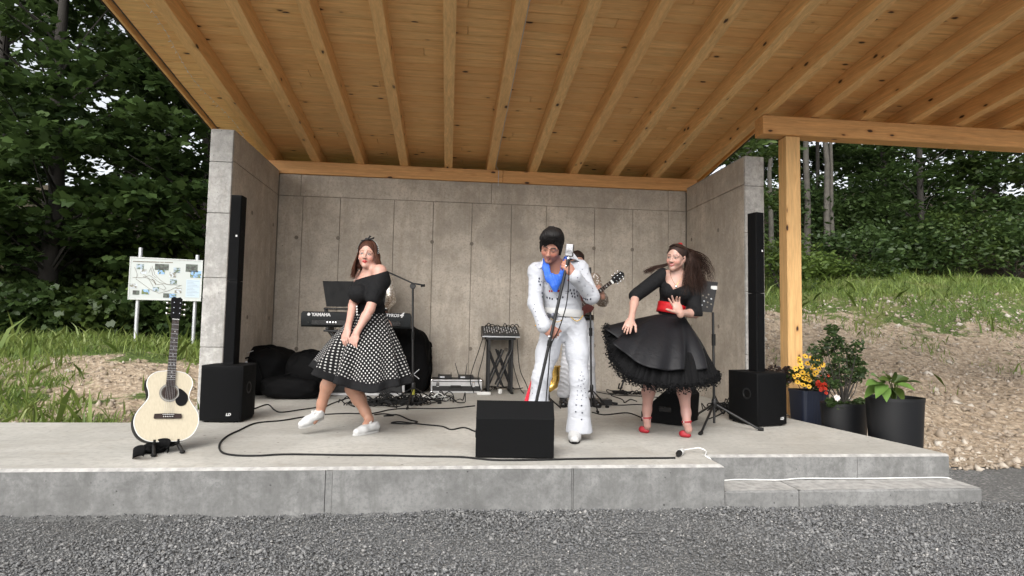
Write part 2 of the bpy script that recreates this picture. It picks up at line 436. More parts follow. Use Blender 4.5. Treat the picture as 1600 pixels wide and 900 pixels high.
# --- timber roof
SL = .137
TIL = math.atan(SL)
def zc(y): return 3.335+SL*(8.3-y)            # underside of the boarding
roof = thing('timber_roof', (.5, 8.4, 2.95), 'sloping spruce boarded roof with rafters above the stage', 'roof')
XE0, XE1, YR0, YR1 = -3.07, 3.86, 3.3, 9.42
YW = 6.98                                     # the side wing of the roof ends here
XW = 9.2
bw = .1325
nb = int((YR1-YR0)/bw)
slope = V(0, -math.cos(TIL), math.sin(TIL))
Rs = RX(-TIL)
for i in range(nb):
    y1 = YR1-i*bw; y0 = y1-bw; yc = (y0+y1)/2
    xe = XE1 if y1 > YW+.02 else XW
    cuts = [XE0+.03]
    x = XE0+rnd.uniform(1.2, 4.2)
    while x < xe-.8: cuts.append(x); x += rnd.uniform(2.6, 4.6)
    cuts.append(xe)
    hw = bw/math.cos(TIL)/2-.0016
    for a, b_ in zip(cuts[:-1], cuts[1:]):
        dz = rnd.uniform(-.0015, .0015)
        put('board', MB().box((a+.0012, -hw, 0), (b_-.0012, hw, .022), R=Rs, o=(0, yc, zc(yc)+dz), ch=.0075), 'board', roof)
MAT['lightblock'] = plain('light_block_sheet', (.07, .07, .075), .7)
for xa_, xb_, ya_, yb_ in ((XE0, XE1, YW-.01, YR1), (XE0, XW, YR0, YW-.012)):  # unseen dark slabs added above the boards to block light
    m_ = MB(); vs = []
    for dz in (.026, .12):
        for (x, y) in ((xa_, ya_), (xb_, ya_), (xb_, yb_), (xa_, yb_)): vs.append((x, y, zc(y)+dz))
    m_.add(vs, [(3, 2, 1, 0), (4, 5, 6, 7), (0, 1, 5, 4), (1, 2, 6, 5), (2, 3, 7, 6), (3, 0, 4, 7)])
    put('roof_light_block', m_, 'lightblock', roof)
def rafter(x, ya, yb, wd=.115, dp=.2):
    m_ = MB(); L = (yb-ya)/math.cos(TIL); yc = (ya+yb)/2
    m_.box((-wd/2, -L/2, -dp), (wd/2, L/2, -.0005), R=Rs, o=(x, yc, zc(yc)), ch=.004)
    return put('rafter', m_, 'rafter', roof)
RX_ = [-2.50+.609*k_ for k_ in range(11)]
for x in RX_: rafter(x+rnd.uniform(-.008, .008), YR0+.05, YR1-.03)
for k_ in range(9): rafter(4.20+.609*k_, YR0+.05, YW-.02)
# eaves: fascia with zinc edge on the left, small edge on the right
for x, a, b_ in ((XE0, YR0, YR1), (XE1+.0, YW, YR1)):
    L = (b_-a)/math.cos(TIL); yc = (a+b_)/2; s_ = -1 if x < 0 else 1
    x0, x1 = sorted((x, x+s_*.028))
    put('fascia', MB().box((x0, -L/2, -.045), (x1, L/2, .10), R=Rs, o=(0, yc, zc(yc)), ch=.004), 'rafter', roof)
    x0, x1 = sorted((x+s_*.029, x+s_*.04))
    put('drip_edge', MB().box((x0, -L/2, -.055), (x1, L/2, .13), R=Rs, o=(0, yc, zc(yc)), ch=.002), 'blackmetal', roof)
bx0 = .72
for x0, x1 in ((-2.62, bx0-.001), (bx0+.001, 3.62)):
    put('wall_plate', MB().box((x0, 8.332, 2.952), (x1, 8.50, 3.131), ch=.005), 'beam', roof)
# icicle light string clipped under the left eave
MAT['clear'] = plain('clear_plastic_bulb', (.82, .84, .86), .2, .05)
ls = thing('light_string', (-2.88, 6.5, zc(6.5)), 'thin unlit fairy light string clipped under the left eave', 'light string')
pts = []; bulbs = MB()
for i in range(90):
    y = 8.3-i*.045; x = -2.80+.05*math.sin(i*.13)+rnd.uniform(-.006, .006); zz = zc(y)-.012-.008*abs(math.sin(i*1.1))
    pts.append((x, y, zz))
    if i % 2 == 0:
        a = rnd.uniform(0, 6.28)
        bulbs.tube([(x, y, zz-.004), (x+.022*math.cos(a), y+.022*math.sin(a), zz-.016)], [.0035, .0028], 5)
put('wire', MB().tube(pts, .0018, 4), 'white', ls); put('bulbs', bulbs, 'clear', ls)['kind'] = 'stuff'
# grey cable running up the rafter near the middle
cb = [U(772, 278, Y=8.325), U(772, 262, Y=8.325)]
xr = RX_[5]+.063
cb = [(xr+.05, 8.326, 2.90), (xr+.05, 8.326, 3.12)]+[(xr, y, zc(y)-.19) for y in np.linspace(8.2, 3.5, 14)]
tag(put('roof_cable', MB().tube(cb, .005, 6), 'galv'), 'thin grey cable running up beside the middle rafter', 'cable')
# --- post and beam of the side wing
pb = thing('timber_post', (3.93, 6.45, -.3), 'squared spruce post at the right carrying a horizontal beam', 'post')
put('shaft', MB().box((3.845, 6.37, -.3), (4.02, 6.535, 3.17), ch=.006), 'post', pb)
put('beam', MB().box((3.545, 6.33, 3.172), (9.0, 6.52, zc(6.42)-.2-.004), ch=.006), 'beam', pb)
put('shaft', MB().box((7.8, 6.37, -.3), (7.98, 6.535, 3.17), ch=.006), 'post', pb)

# --- ground sheet, terrain behind, gravel
def hgt(x, y):
    """terrain height behind and beside the stage"""
    x = np.asarray(x, float); y = np.asarray(y, float)
    def ss(a, b, t): q = np.clip((t-a)/(b-a), 0, 1); return q*q*(3-2*q)
    left = -.10+.50*ss(5.4, 10.2, y)+.05*np.clip(y-10, 0, 4)+.36*np.clip(y-14, 0, 22)
    right = -.30+.26*ss(5.2, 6.8, y)+np.interp(y, [6.2, 8.3, 11.2, 13.2, 15, 19, 60], [0, .45, 1.36, 1.84, 2.2, 3.9, 16.])
    right = right+.07*np.clip(x-5, 0, 6)*ss(8, 11, y)
    t = ss(-2., 3.5, x)
    h = left*(1-t)+right*t
    h = h+.045*np.sin(x*1.7+y*1.1)*ss(6, 8, y)+.03*np.sin(x*4.1-y*3.3)*ss(6, 7, y)
    front = GZ
    f = ss(5.0, 5.75, y)
    f = np.where(x > 3.4, ss(4.4, 6.0, y), f)
    inside = ((x > -2.5) & (x < 3.5) & (y < 8.6))
    return np.where(inside, GZ-.1, front*(1-f)+h*f)
def ground_mat():
    b = NB('gravel_ground'); v = b.coord('POS')
    d, c_ = b.voro(v, 70); sep = b.n('ShaderNodeSeparateColor'); b.l(c_, sep.inputs[0])
    big = b.noise(v, .7, 4)
    c = b.ramp(sep.outputs[0], [(0., (.055, .057, .058)), (.6, (.12, .122, .122)), (.9, (.2, .2, .195)), (1., (.36, .35, .33))])
    c = b.mix(b.ramp(big, [(.4, 0.), (.65, .5)]), c, (.075, .072, .066))
    b.set(col=c, rough=.85); b.bump(b.math('SUBTRACT', 1., d), .9, .01)
    return b.m
MAT['gravelground'] = ground_mat()
g = MB().add([(-300, -60, GZ-.012), (300, -60, GZ-.012), (300, 5.3, GZ-.012), (-300, 5.3, GZ-.012)], [(0, 1, 2, 3)])
tag(put('ground', g, 'gravelground'), kind='structure')
def hill_mat():
    b = NB('hillside_soil'); v = b.coord('POS')
    at = b.n('ShaderNodeAttribute', attribute_name='grass').outputs['Fac']
    n1 = b.noise(v, 2.1, 6, .65); n2 = b.noise(v, 11, 6, .7); n3 = b.noise(v, 1.1, 3)
    d, _ = b.voro(v, 16)
    soil = b.mix(b.ramp(n2, [(.32, 0.), (.7, 1.)]), (.17, .125, .082), (.45, .365, .27))
    soil = b.mix(b.ramp(d, [(.12, .7), (.34, 0.)]), soil, (.50, .43, .34))
    gr = b.mix(b.ramp(n2, [(.3, 0.), (.7, 1.)]), (.035, .055, .014), (.10, .14, .035))
    gr = b.mix(b.ramp(n3, [(.5, 0.), (.7, .5)]), gr, (.20, .17, .08))
    m_ = b.math('ADD', at, b.math('MULTIPLY', b.math('SUBTRACT', n1, .5), 1.1))
    wd = b.n('ShaderNodeAttribute', attribute_name='litter').outputs['Fac']
    cc = b.mix(b.ramp(m_, [(.46, 0.), (.54, 1.)]), soil, gr)
    cc = b.mix(b.ramp(b.math('ADD', wd, b.math('MULTIPLY', b.math('SUBTRACT', n1, .5), .5)), [(.45, 0.), (.55, 1.)]), cc, b.mix(b.ramp(n2, [(.35, 0.), (.65, 1.)]), (.025, .018, .010), (.055, .042, .022)))
    b.set(col=cc, rough=.9, spec=.2)
    b.bump(b.math('ADD', n2, b.math('MULTIPLY', d, -.6)), .8, .05)
    return b.m
MAT['hill'] = hill_mat()
def grassiness(x, y):
    x = np.asarray(x, float); y = np.asarray(y, float)
    lf = np.interp(y, [5.5, 6.2, 7.2, 8.6, 9.2, 10.4, 14], [.55, .5, .36, .30, .62, .85, .7])
    lf = lf+np.where(x < -4.4, .25, 0)*np.exp(-((y-7.2)/1.1)**2)
    rg = np.interp(y, [5.8, 8., 9.6, 10.6, 11.2, 13.4, 15], [.05, .2, .27, .38, .86, .95, .6])
    rg = rg+.3*np.clip((x-6.3)/2, 0, 1)*np.clip((y-8)/2, 0, 1)
    t = np.clip((x+2)/4, 0, 1)
    return lf*(1-t)+rg*t
ys_ = np.concatenate([np.linspace(5.0, 9, 70), np.linspace(9.1, 17, 70), np.linspace(17.5, 70, 40)])
xs_ = np.concatenate([np.linspace(-120, -16, 20), np.linspace(-15, 16, 200), np.linspace(17, 120, 20)])
XX, YY = np.meshgrid(xs_, ys_, indexing='ij')
HH = hgt(XX, YY)
rough_ = NR.normal(0, 1, XX.shape)*.012*(YY > 5.9)
HH = HH+rough_
n1_, n2_ = XX.shape
me = bpy.data.meshes.new('hillside')
idx = np.arange(n1_*n2_).reshape(n1_, n2_)
me.from_pydata(np.stack([XX, YY, HH], -1).reshape(-1, 3).tolist(), [], np.stack([idx[:-1, :-1], idx[1:, :-1], idx[1:, 1:], idx[:-1, 1:]], -1).reshape(-1, 4).tolist())
at = me.attributes.new('grass', 'FLOAT', 'POINT'); at.data.foreach_set('value', grassiness(XX, YY).ravel().astype(np.float32))
lt = me.attributes.new('litter', 'FLOAT', 'POINT'); lt.data.foreach_set('value', np.where(XX > 1, np.clip((YY-13.2)/1.6, 0, 1), np.clip((YY-11.4)/1.2, 0, 1)).ravel().astype(np.float32))
me.materials.append(MAT['hill']); me.polygons.foreach_set('use_smooth', [True]*len(me.polygons)); me.update()
tag(obj('hillside', me), kind='structure')

# loose gravel: every stone is geometry, joined into one mass
def scatter_stones(name, P, size, mat, seed, flat=.62):
    r = np.random.default_rng(seed); n = len(P)
    base = np.array([(1, 0, 0), (-1, 0, 0), (0, 1, 0), (0, -1, 0), (.15, .1, 1), (0, 0, -1)], float)
    faces = np.array([(0, 2, 4), (2, 1, 4), (1, 3, 4), (3, 0, 4), (2, 0, 5), (1, 2, 5), (3, 1, 5), (0, 3, 5)])
    vv = base[None]+NR.uniform(-.22, .22, (n, 6, 3)); vv = vv*(1+r.uniform(-.42, .42, (n, 6, 3)))
    sc = np.stack([r.uniform(.7, 1.35, n), r.uniform(.6, 1., n), r.uniform(.4, .8, n)*flat/.62], -1)*size[:, None]
    vv = vv*sc[:, None]
    a = r.uniform(0, 6.28, n); t = r.normal(0, .35, n)
    ca, sa, ct, st = np.cos(a), np.sin(a), np.cos(t), np.sin(t)
    y, z = vv[..., 1]*ct[:, None]-vv[..., 2]*st[:, None], vv[..., 1]*st[:, None]+vv[..., 2]*ct[:, None]
    x = vv[..., 0]
    vv = np.stack([x*ca[:, None]-y*sa[:, None], x*sa[:, None]+y*ca[:, None], z], -1)+P[:, None]
    me = bpy.data.meshes.new(name)
    F = (faces[None]+np.arange(n)[:, None, None]*6).reshape(-1, 3)
    me.vertices.add(n*6); me.vertices.foreach_set('co', vv.reshape(-1).astype(np.float32))
    me.loops.add(len(F)*3); me.loops.foreach_set('vertex_index', F.reshape(-1).astype(np.int32))
    me.polygons.add(len(F)); me.polygons.foreach_set('loop_start', np.arange(0, len(F)*3, 3, dtype=np.int32)); me.polygons.foreach_set('loop_total', np.full(len(F), 3, np.int32))
    me.materials.append(mat); me.update(); me.validate()
    return me
def stone_mat(name, stops, dirt):
    b = NB(name); isl = b.n('ShaderNodeNewGeometry').outputs['Random Per Island']
    c = b.ramp(isl, stops); v = b.coord('POS')
    c = b.mix(b.math('MULTIPLY', b.ramp(b.noise(v, .9, 4), [(.45, 0.), (.7, 1.)]), .45), c, dirt)
    c = b.mix(.25, c, b.mix(b.noise(v, 90, 3), (.03, .03, .03), (.3, .3, .3)))
    b.set(col=c, rough=.75, spec=.35); return b.m
MAT['stone'] = stone_mat('gravel_stone', [(0., (.058, .06, .063)), (.35, (.10, .102, .106)), (.7, (.165, .167, .166)), (.93, (.235, .232, .226)), (.985, (.30, .29, .28)), (1., (.5, .48, .45))], (.085, .083, .078))
N = 92000
gx = NR.uniform(-3.6, 5.2, N*2); gy = 3.875-NR.uniform(0, 1, N*2)**1.05*1.5
keep = np.abs(gx-.75) < (gy*1.02+.35); gx, gy = gx[keep][:N], gy[keep][:N]
patch = .5+.5*np.sin(gx*1.3+1.7*np.sin(gy*2.1))*np.sin(gy*3.3+1.1*np.sin(gx*2.3)+.6)
sz = np.exp(NR.normal(math.log(.0052), .45, len(gx)))*(.72+.55*patch); sz = np.clip(sz, .0025, .021)
mound = .016*np.exp(-((3.87-gy)/.10)**2)*(1+.35*np.sin(gx*2.3)+.3*np.sin(gx*7.1+1)+.35*np.sin(gx*19.7)*np.sin(gx*3.1))+.006*np.sin(gx*3+gy*7)
st_ = obj('gravel', scatter_stones('gravel', np.stack([gx, gy, GZ-.006+np.maximum(mound, -.004)+NR.uniform(0, .008, len(gx))], -1), sz, MAT['stone'], 3)); tag(st_, 'loose dark grey crushed gravel in front of the stage', 'gravel', kind='stuff')
# clods and pebbles on the bare slope
MAT['clod'] = stone_mat('soil_clod', [(0., (.19, .14, .09)), (.5, (.31, .245, .175)), (.85, (.42, .35, .27)), (1., (.55, .5, .43))], (.22, .17, .12))
n = 9000
cx = np.concatenate([NR.uniform(3.6, 12, n), NR.uniform(-8, -2.4, 1500), NR.uniform(4., 8, 1500)]); cy = np.concatenate([NR.uniform(5.9, 11.3, n), NR.uniform(5.8, 9, 1500), NR.uniform(4.9, 6., 1500)])
P = np.stack([cx, cy, hgt(cx, cy)], -1)
tag(obj('soil_clods', scatter_stones('soil_clods', P, np.clip(np.exp(NR.normal(math.log(.016), .6, len(P))), .005, .06), MAT['clod'], 5, .8)), 'light brown soil clods and pebbles on the bare slope', 'soil', kind='stuff')
# ================================================================== vegetation
def raw_mesh(name, verts, faces, mat, smooth=False):
    """verts (n,3), faces (m,k) numpy -> mesh"""
    me = bpy.data.meshes.new(name); k_ = faces.shape[1]
    me.vertices.add(len(verts)); me.vertices.foreach_set('co', verts.reshape(-1).astype(np.float32))
    me.loops.add(faces.size); me.loops.foreach_set('vertex_index', faces.reshape(-1).astype(np.int32))
    me.polygons.add(len(faces)); me.polygons.foreach_set('loop_start', np.arange(0, faces.size, k_, dtype=np.int32)); me.polygons.foreach_set('loop_total', np.full(len(faces), k_, np.int32))
    if smooth: me.polygons.foreach_set('use_smooth', [True]*len(faces))
    me.materials.append(MAT[mat] if isinstance(mat, str) else mat); me.update(); return me
def leaf_mat(name, a, b_, c_, trans=.35, rough=.45):
    b = NB(name); isl = b.n('ShaderNodeNewGeometry').outputs['Random Per Island']; v = b.coord('POS')
    col = b.ramp(isl, [(0., a), (.55, b_), (1., c_)])
    col = b.mix(b.math('MULTIPLY', b.ramp(b.noise(v, .8, 3), [(.4, 0.), (.65, 1.)]), .45), col, mul(c_, 1.05))
    b.set(col=col, rough=rough, spec=.35)
    tr = b.n('ShaderNodeBsdfTranslucent'); b.l(b.mix(.6, col, c_), tr.inputs[0])
    mx = b.n('ShaderNodeMixShader'); mx.inputs[0].default_value = trans
    b.l(b.p.outputs[0], mx.inputs[1]); b.l(tr.outputs[0], mx.inputs[2]); b.l(mx.outputs[0], b.out.inputs[0])
    return b.m
MAT['leafdark'] = leaf_mat('maple_leaf', (.018, .036, .012), (.034, .062, .018), (.062, .10, .028))
MAT['leafmid'] = leaf_mat('beech_leaf', (.018, .036, .010), (.034, .062, .015), (.068, .10, .024))
MAT['leafbright'] = leaf_mat('bright_leaf', (.04, .07, .015), (.07, .11, .022), (.11, .16, .034))
MAT['grassblade'] = leaf_mat('grass_blade', (.07, .125, .022), (.13, .20, .036), (.21, .25, .07), .35)
MAT['bark'] = plain('bark', (.03, .026, .022), .9, .35, 9, bump=.8, bscale=28)
MAT['barkpale'] = plain('pale_bark', (.068, .062, .052), .88, .35, 7, bump=.7, bscale=24)

LEAFS = {
 'lobed': (np.array([(0, -.5), (.5, -.14), (.27, .08), (.34, .36), (0, .55), (-.34, .36), (-.27, .08), (-.5, -.14)]), None),
 'oval': (np.array([(0, -.5), (.2, -.18), (.22, .14), (0, .5), (-.22, .14), (-.2, -.18)]), None),
 'kite': (np.array([(0, -.5), (.3, .05), (0, .5), (-.3, .05)]), None)}
def leaves(C0, size, shape, r, up=.75, droop=.25, bend=.14):
    """one polygon per leaf: centres C0, size array -> verts, faces"""
    n = len(C0); q = LEAFS[shape][0]; m_ = len(q)
    nz = np.stack([r.normal(0, 1-up+.18, n), r.normal(0, 1-up+.18, n), np.full(n, up)+r.normal(0, .15, n)], -1)
    nz /= np.linalg.norm(nz, axis=1)[:, None]
    a = r.uniform(0, 6.283, n); t = np.stack([np.cos(a), np.sin(a), -droop*np.ones(n)], -1)
    t -= nz*(t*nz).sum(1)[:, None]; t /= np.linalg.norm(t, axis=1)[:, None]
    s = np.cross(t, nz)
    v = C0[:, None]+size[:, None, None]*(s[:, None]*q[None, :, 0, None]+t[:, None]*q[None, :, 1, None]-nz[:, None]*(bend*(np.abs(q[None, :, 0, None])*2+q[None, :, 1, None]**2)))
    return v.reshape(-1, 3), (np.arange(m_)[None]+np.arange(n)[:, None]*m_)
def spray_points(centres, radii, n, r, flat=.32):
    ci = r.integers(0, len(centres), n)
    d = r.normal(0, 1, (n, 3)); d /= np.linalg.norm(d, axis=1)[:, None]
    rad = r.uniform(0, 1, n)**.45
    return np.array(centres)[ci]+d*rad[:, None]*np.array(radii)[ci][:, None]*np.array([1, 1, flat])
def make_tree(name, base, h, tr, crown_lo, crown_r, nclump, nleaf, lsize, shape, leafm, barkm, seed, lean=(0, 0), flat=.32, label='', group='', asym=None):
    r = np.random.default_rng(seed); base = np.array(base, float)
    t = thing(name, base, label, 'tree', group)
    trunk = MB(); n = 9
    path = [base+V(lean[0]*s*s*h+.03*h*.12*math.sin(s*7+seed), lean[1]*s*s*h+.02*h*.12*math.cos(s*6+seed), s*h*.92) for s in np.linspace(0, 1, n)]
    path[0] = path[0]-V(0, 0, .3)
    path = [p+V(.05*math.sin(3.1*i+seed), .05*math.cos(2.3*i+seed), 0)*min(i, 2) for i, p in enumerate(path)]
    trunk.tube(path, [tr*(1.25 if i == 0 else 1)*(1-.8*i/(n-1)) for i in range(n)], 9)
    cs, rs = [], []
    for i in range(nclump):
        s = r.uniform(crown_lo, 1.02); a = r.uniform(0, 6.283)
        w_ = crown_r*(math.sin(math.pi*min(1, max(.08, (s-crown_lo)/(1.06-crown_lo)*.82+.14)))**.7)
        rad = w_*r.uniform(.35, 1)
        p = base+V(lean[0]*s*s*h, lean[1]*s*s*h, s*h)+V(math.cos(a)*rad, math.sin(a)*rad, -.12*rad)
        if asym is not None: p = p+V(*asym)*w_*.4
        cs.append(p); rs.append(crown_r*r.uniform(.18, .36))
        if i % 2: continue
        s0 = min(.9, max(.1, s-.05-.10*rad/crown_r)); ft = s0/.92*(n-1); i0 = min(n-2, int(ft)); q0 = path[i0]+(path[i0+1]-path[i0])*(ft-i0)
        mid = (q0+p)/2+V(0, 0, .02*h*r.uniform(0, 1))
        trunk.tube([q0, mid, p], [tr*.2*(1.1-s*.7), tr*.1, tr*.03], 4)
    put('trunk', trunk, barkm, t, 60)
    P = spray_points(cs, rs, nleaf, r, flat)
    v, f = leaves(P, lsize*r.uniform(.6, 1.3, nleaf), shape if lsize < .3 else 'kite', r)
    obj('crown', raw_mesh('crown', v, f, leafm), t)
    return t
# left side: broad maples behind the information board, denser layers behind them
GL = 'broadleaf trees beyond the left bank'
defs = [
 ((-5.3, 13.6), 11.5, .17, .10, 2.5, 110, 13000, .19, 'lobed', 'leafdark', 'large lobed maple tree right behind the information board'),
 ((-8.3, 13.2), 12., .19, .10, 2.7, 110, 12000, .19, 'lobed', 'leafdark', 'dark maple tree at the far left beyond the grassy bank'),
 ((-3.5, 15.6), 12.5, .18, .12, 2.4, 110, 10000, .19, 'lobed', 'leafdark', 'maple tree partly hidden by the left concrete wall'),
 ((-6.9, 17.5), 14., .2, .10, 3.1, 110, 9000, .24, 'oval', 'leafmid', 'tall tree in the second row behind the maple'),
 ((-11.2, 15.5), 14., .2, .08, 3.2, 110, 9000, .25, 'oval', 'leafmid', 'tall tree at the left rim of the wood'),
 ((-10, 22), 16., .24, .06, 3.9, 110, 8000, .34, 'oval', 'leafdark', 'far tree closing the left wood behind the others'),
 ((-5., 23), 16., .24, .06, 3.7, 100, 8000, .34, 'oval', 'leafdark', 'far tree behind the maples near the concrete wall'),
 ((-16., 21), 16., .24, .05, 4.2, 110, 8000, .36, 'oval', 'leafdark', 'far tree at the outer left of the wood')]
for i, (xy, h_, tr_, lo_, cr_, nc_, nl_, ls_, sh_, lm_, lab_) in enumerate(defs):
    make_tree('maple_tree' if sh_ == 'lobed' else 'broadleaf_tree', (*xy, float(hgt(*xy))), h_, tr_, lo_, cr_, nc_, nl_, ls_, sh_, lm_, 'bark', 100+i, label=lab_, group=GL, lean=(.0, -.01))
# right side: slender trunks with crowns high up, a sky gap, dark shrubs below
GR = 'tall trees on the right hillside'
def on_slope(px, Y): x = U(px, 400, Y=Y)[0]; return (x, Y, float(hgt(x, Y)))
rt = [  # pixel x, depth, height, trunk radius, crown start, crown radius, clumps, leaves, leaf size, leaf mat, bark, lean, label
 (1206, 15.0, 12, 0.072, .50, 2.2, 58, 5060, .2, 'leafdark', 'barkpale', (.0, 0), 'pale slender trunk between the concrete wall and the post'),
 (1262, 16.0, 13, 0.096, .42, 2.3, 71, 5979, .2, 'leafdark', 'barkpale', (-.03, 0), 'pale trunk just right of the timber post'),
 (1277, 17.5, 14, 0.066, .45, 2.1, 58, 5060, .22, 'leafdark', 'bark', (.0, 0), 'thin dark trunk behind the pale trunk near the post'),
 (1291, 15.6, 13, 0.090, .44, 2.2, 71, 5979, .2, 'leafmid', 'barkpale', (.02, 0), 'tall forked grey trunk in the middle of the slope'),
 (1301, 15.7, 13, 0.060, .46, 2.0, 58, 4140, .2, 'leafmid', 'barkpale', (.01, 0), 'thin grey trunk beside the forked trunk on the slope'),
 (1238, 19.0, 15, 0.090, .36, 2.6, 71, 5520, .25, 'leafdark', 'bark', (0, 0), 'dark tree far behind the timber post'),
 (1385, 18.0, 13, 0.096, .10, 2.3, 104, 8280, .22, 'leafdark', 'bark', (.0, 0), 'dark leafy tree right of the bright gap in the wood'),
 (1440, 15.5, 12, 0.096, .12, 2.5, 104, 8280, .2, 'leafdark', 'bark', (0, 0), 'dark leafy tree standing beyond the black planter'),
 (1520, 17.0, 13, 0.108, .08, 2.9, 104, 8280, .23, 'leafmid', 'bark', (0, 0), 'green leafy tree near the right rim of the picture'),
 (1610, 16.0, 13, 0.108, .05, 2.9, 104, 7819, .22, 'leafdark', 'bark', (0, 0), 'leafy tree at the outermost right of the wood'),
 (1330, 27.0, 7.5, 0.120, .05, 3.2, 91, 5979, .34, 'leafdark', 'bark', (0, 0), 'low far tree below the bright gap in the wood'),
 (1262, 27.0, 17, 0.144, .12, 3.4, 117, 7819, .34, 'leafdark', 'bark', (0, 0), 'far tree closing the wood behind the pale trunks'),
 (1440, 27.0, 17, 0.144, .06, 4.0, 117, 7359, .36, 'leafdark', 'bark', (0, 0), 'far tree closing the wood right of the gap'),
 (1560, 27.0, 17, 0.144, .05, 4.4, 117, 7359, .36, 'leafdark', 'bark', (0, 0), 'far tree at the right end of the wood'),
 (1168, 11.8, 8.5, .07, .25, 1.7, 70, 5200, .16, 'leafmid', 'bark', (0, 0), 'leafy young tree just behind the right concrete wall'),
 (1190, 26.0, 17, 0.132, .12, 3.4, 104, 6439, .34, 'leafdark', 'bark', (0, 0), 'far tree behind the right concrete wall')]
for i, (px, Y, h_, tr_, lo_, cr_, nc_, nl_, ls_, lm_, bk_, ln_, lab_) in enumerate(rt):
    make_tree('hillside_tree', on_slope(px, Y), h_, tr_, lo_, cr_, nc_, nl_, ls_, 'oval', lm_, bk_, 300+i, lean=ln_, label=lab_, group=GR)
# overhanging bright branch spray at the top right, in front of the trunks
def make_bush(name, base, r3, n, ls, shape, mat, seed, label, cat='bush', group=None, nst=7, up=.6):
    r = np.random.default_rng(seed); base = np.array(base, float); t = thing(name, base, label, cat, group)
    st = MB(); cs = []
    for i in range(nst*3):
        a = r.uniform(0, 6.28); q = r.uniform(.2, .85)
        p = base+V(math.cos(a)*r3[0]*q, math.sin(a)*r3[1]*q, r3[2]*r.uniform(.25, .92)*(1.15-.5*q)); cs.append(p)
        if i < nst: st.tube([base-V(0, 0, .05), (base+p)/2+V(0, 0, .1*r3[2]), p], [.02, .012, .004], 5)
    put('stems', st, 'bark', t, 60)
    P = spray_points(cs, [max(r3)*.36]*len(cs), n, r, .7*r3[2]/max(r3)+.2)
    v, f = leaves(P, ls*r.uniform(.6, 1.3, n), shape, r, up=up)
    obj('foliage', raw_mesh('foliage', v, f, mat), t); return t
bs = [
 (1222, 466, 12.4, (1.0, .8, 1.3), 1500, .12, 'leafbright', 'light green bush between the speaker column and the post'),
 (1355, 440, 14.4, (1.5, 1., 1.2), 2400, .14, 'leafdark', 'dark shrub on the slope right of the forked trunk'),
 (1415, 430, 14.8, (1.6, 1., 1.6), 2400, .14, 'leafdark', 'dark shrub at the foot of the wood on the right'),
 (1490, 430, 14.5, (1.8, 1., 1.6), 2400, .14, 'leafmid', 'green shrub toward the right rim of the wood'),
 (1580, 430, 14.5, (1.8, 1., 1.7), 2400, .15, 'leafdark', 'dark shrub at the outermost right of the slope'),
 (1262, 440, 14.2, (.9, .7, .7), 1500, .11, 'leafbright', 'yellowish green undergrowth at the foot of the pale trunks'),
 (1240, 400, 16.5, (1.4, .9, 2.4), 2600, .16, 'leafdark', 'dark thicket far behind the timber post'),
 (1285, 400, 17.2, (1.4, .9, 2.2), 2600, .16, 'leafdark', 'dark thicket far behind the forked trunk'),
 (1335, 400, 17.5, (1.6, .9, 1.9), 2600, .16, 'leafdark', 'dark thicket below the bright gap'),
 (1395, 400, 17.2, (1.7, .9, 2.4), 2600, .16, 'leafdark', 'dark thicket right of the bright gap'),
 (1300, 455, 13.9, (1.0, .7, .45), 1500, .10, 'leafbright', 'low creeping undergrowth below the forked trunk'),
 (1355, 455, 13.6, (.9, .6, .45), 1200, .10, 'leafmid', 'low ferny undergrowth along the grass edge')]
for i, (px, py, Y, r3, n_, ls_, mt_, lab_) in enumerate(bs):
    x = U(px, py, Y=Y)[0]
    make_bush('shrub', (x, Y, float(hgt(x, Y))-.05), r3, n_, ls_, 'oval', mt_, 500+i, lab_, 'shrub', 'shrubs below the trees')
for i, (px, Y, r3, mt_, lab_) in enumerate([
 (40, 12.6, (1.2, .8, 1.1), 'leafdark', 'dark bramble bush at the far left below the maple'),
 (130, 12.8, (1.1, .8, 1.0), 'leafmid', 'leafy bramble bush left of the information board'),
 (225, 13.0, (1.0, .7, 1.05), 'leafdark', 'dark leafy bush below the left half of the information board'),
 (285, 13.0, (1.0, .7, 1.1), 'leafmid', 'leafy bush below the right half of the information board'),
 (60, 15.2, (2.2, 1.2, 2.2), 'leafdark', 'dark thicket at the far left behind the maple trunk'),
 (160, 15.0, (2.0, 1.2, 2.2), 'leafdark', 'dark thicket behind the left edge of the information board'),
 (260, 15.2, (2.0, 1.2, 2.2), 'leafdark', 'dark thicket behind the young bright maple'),
 (330, 12.6, (.8, .7, 1.3), 'leafdark', 'leafy bush half hidden by the left concrete wall'),
 (300, 13.8, (1.3, .7, 2.8), 'leafbright', 'bright green young maple above the information board')]):
    x = U(px, 480, Y=Y)[0]
    make_bush('bramble_bush', (x, Y, float(hgt(x, Y))-.05), r3, 1800, .14, 'lobed', mt_, 600+i, lab_, 'bush', 'bushes on the left bank')
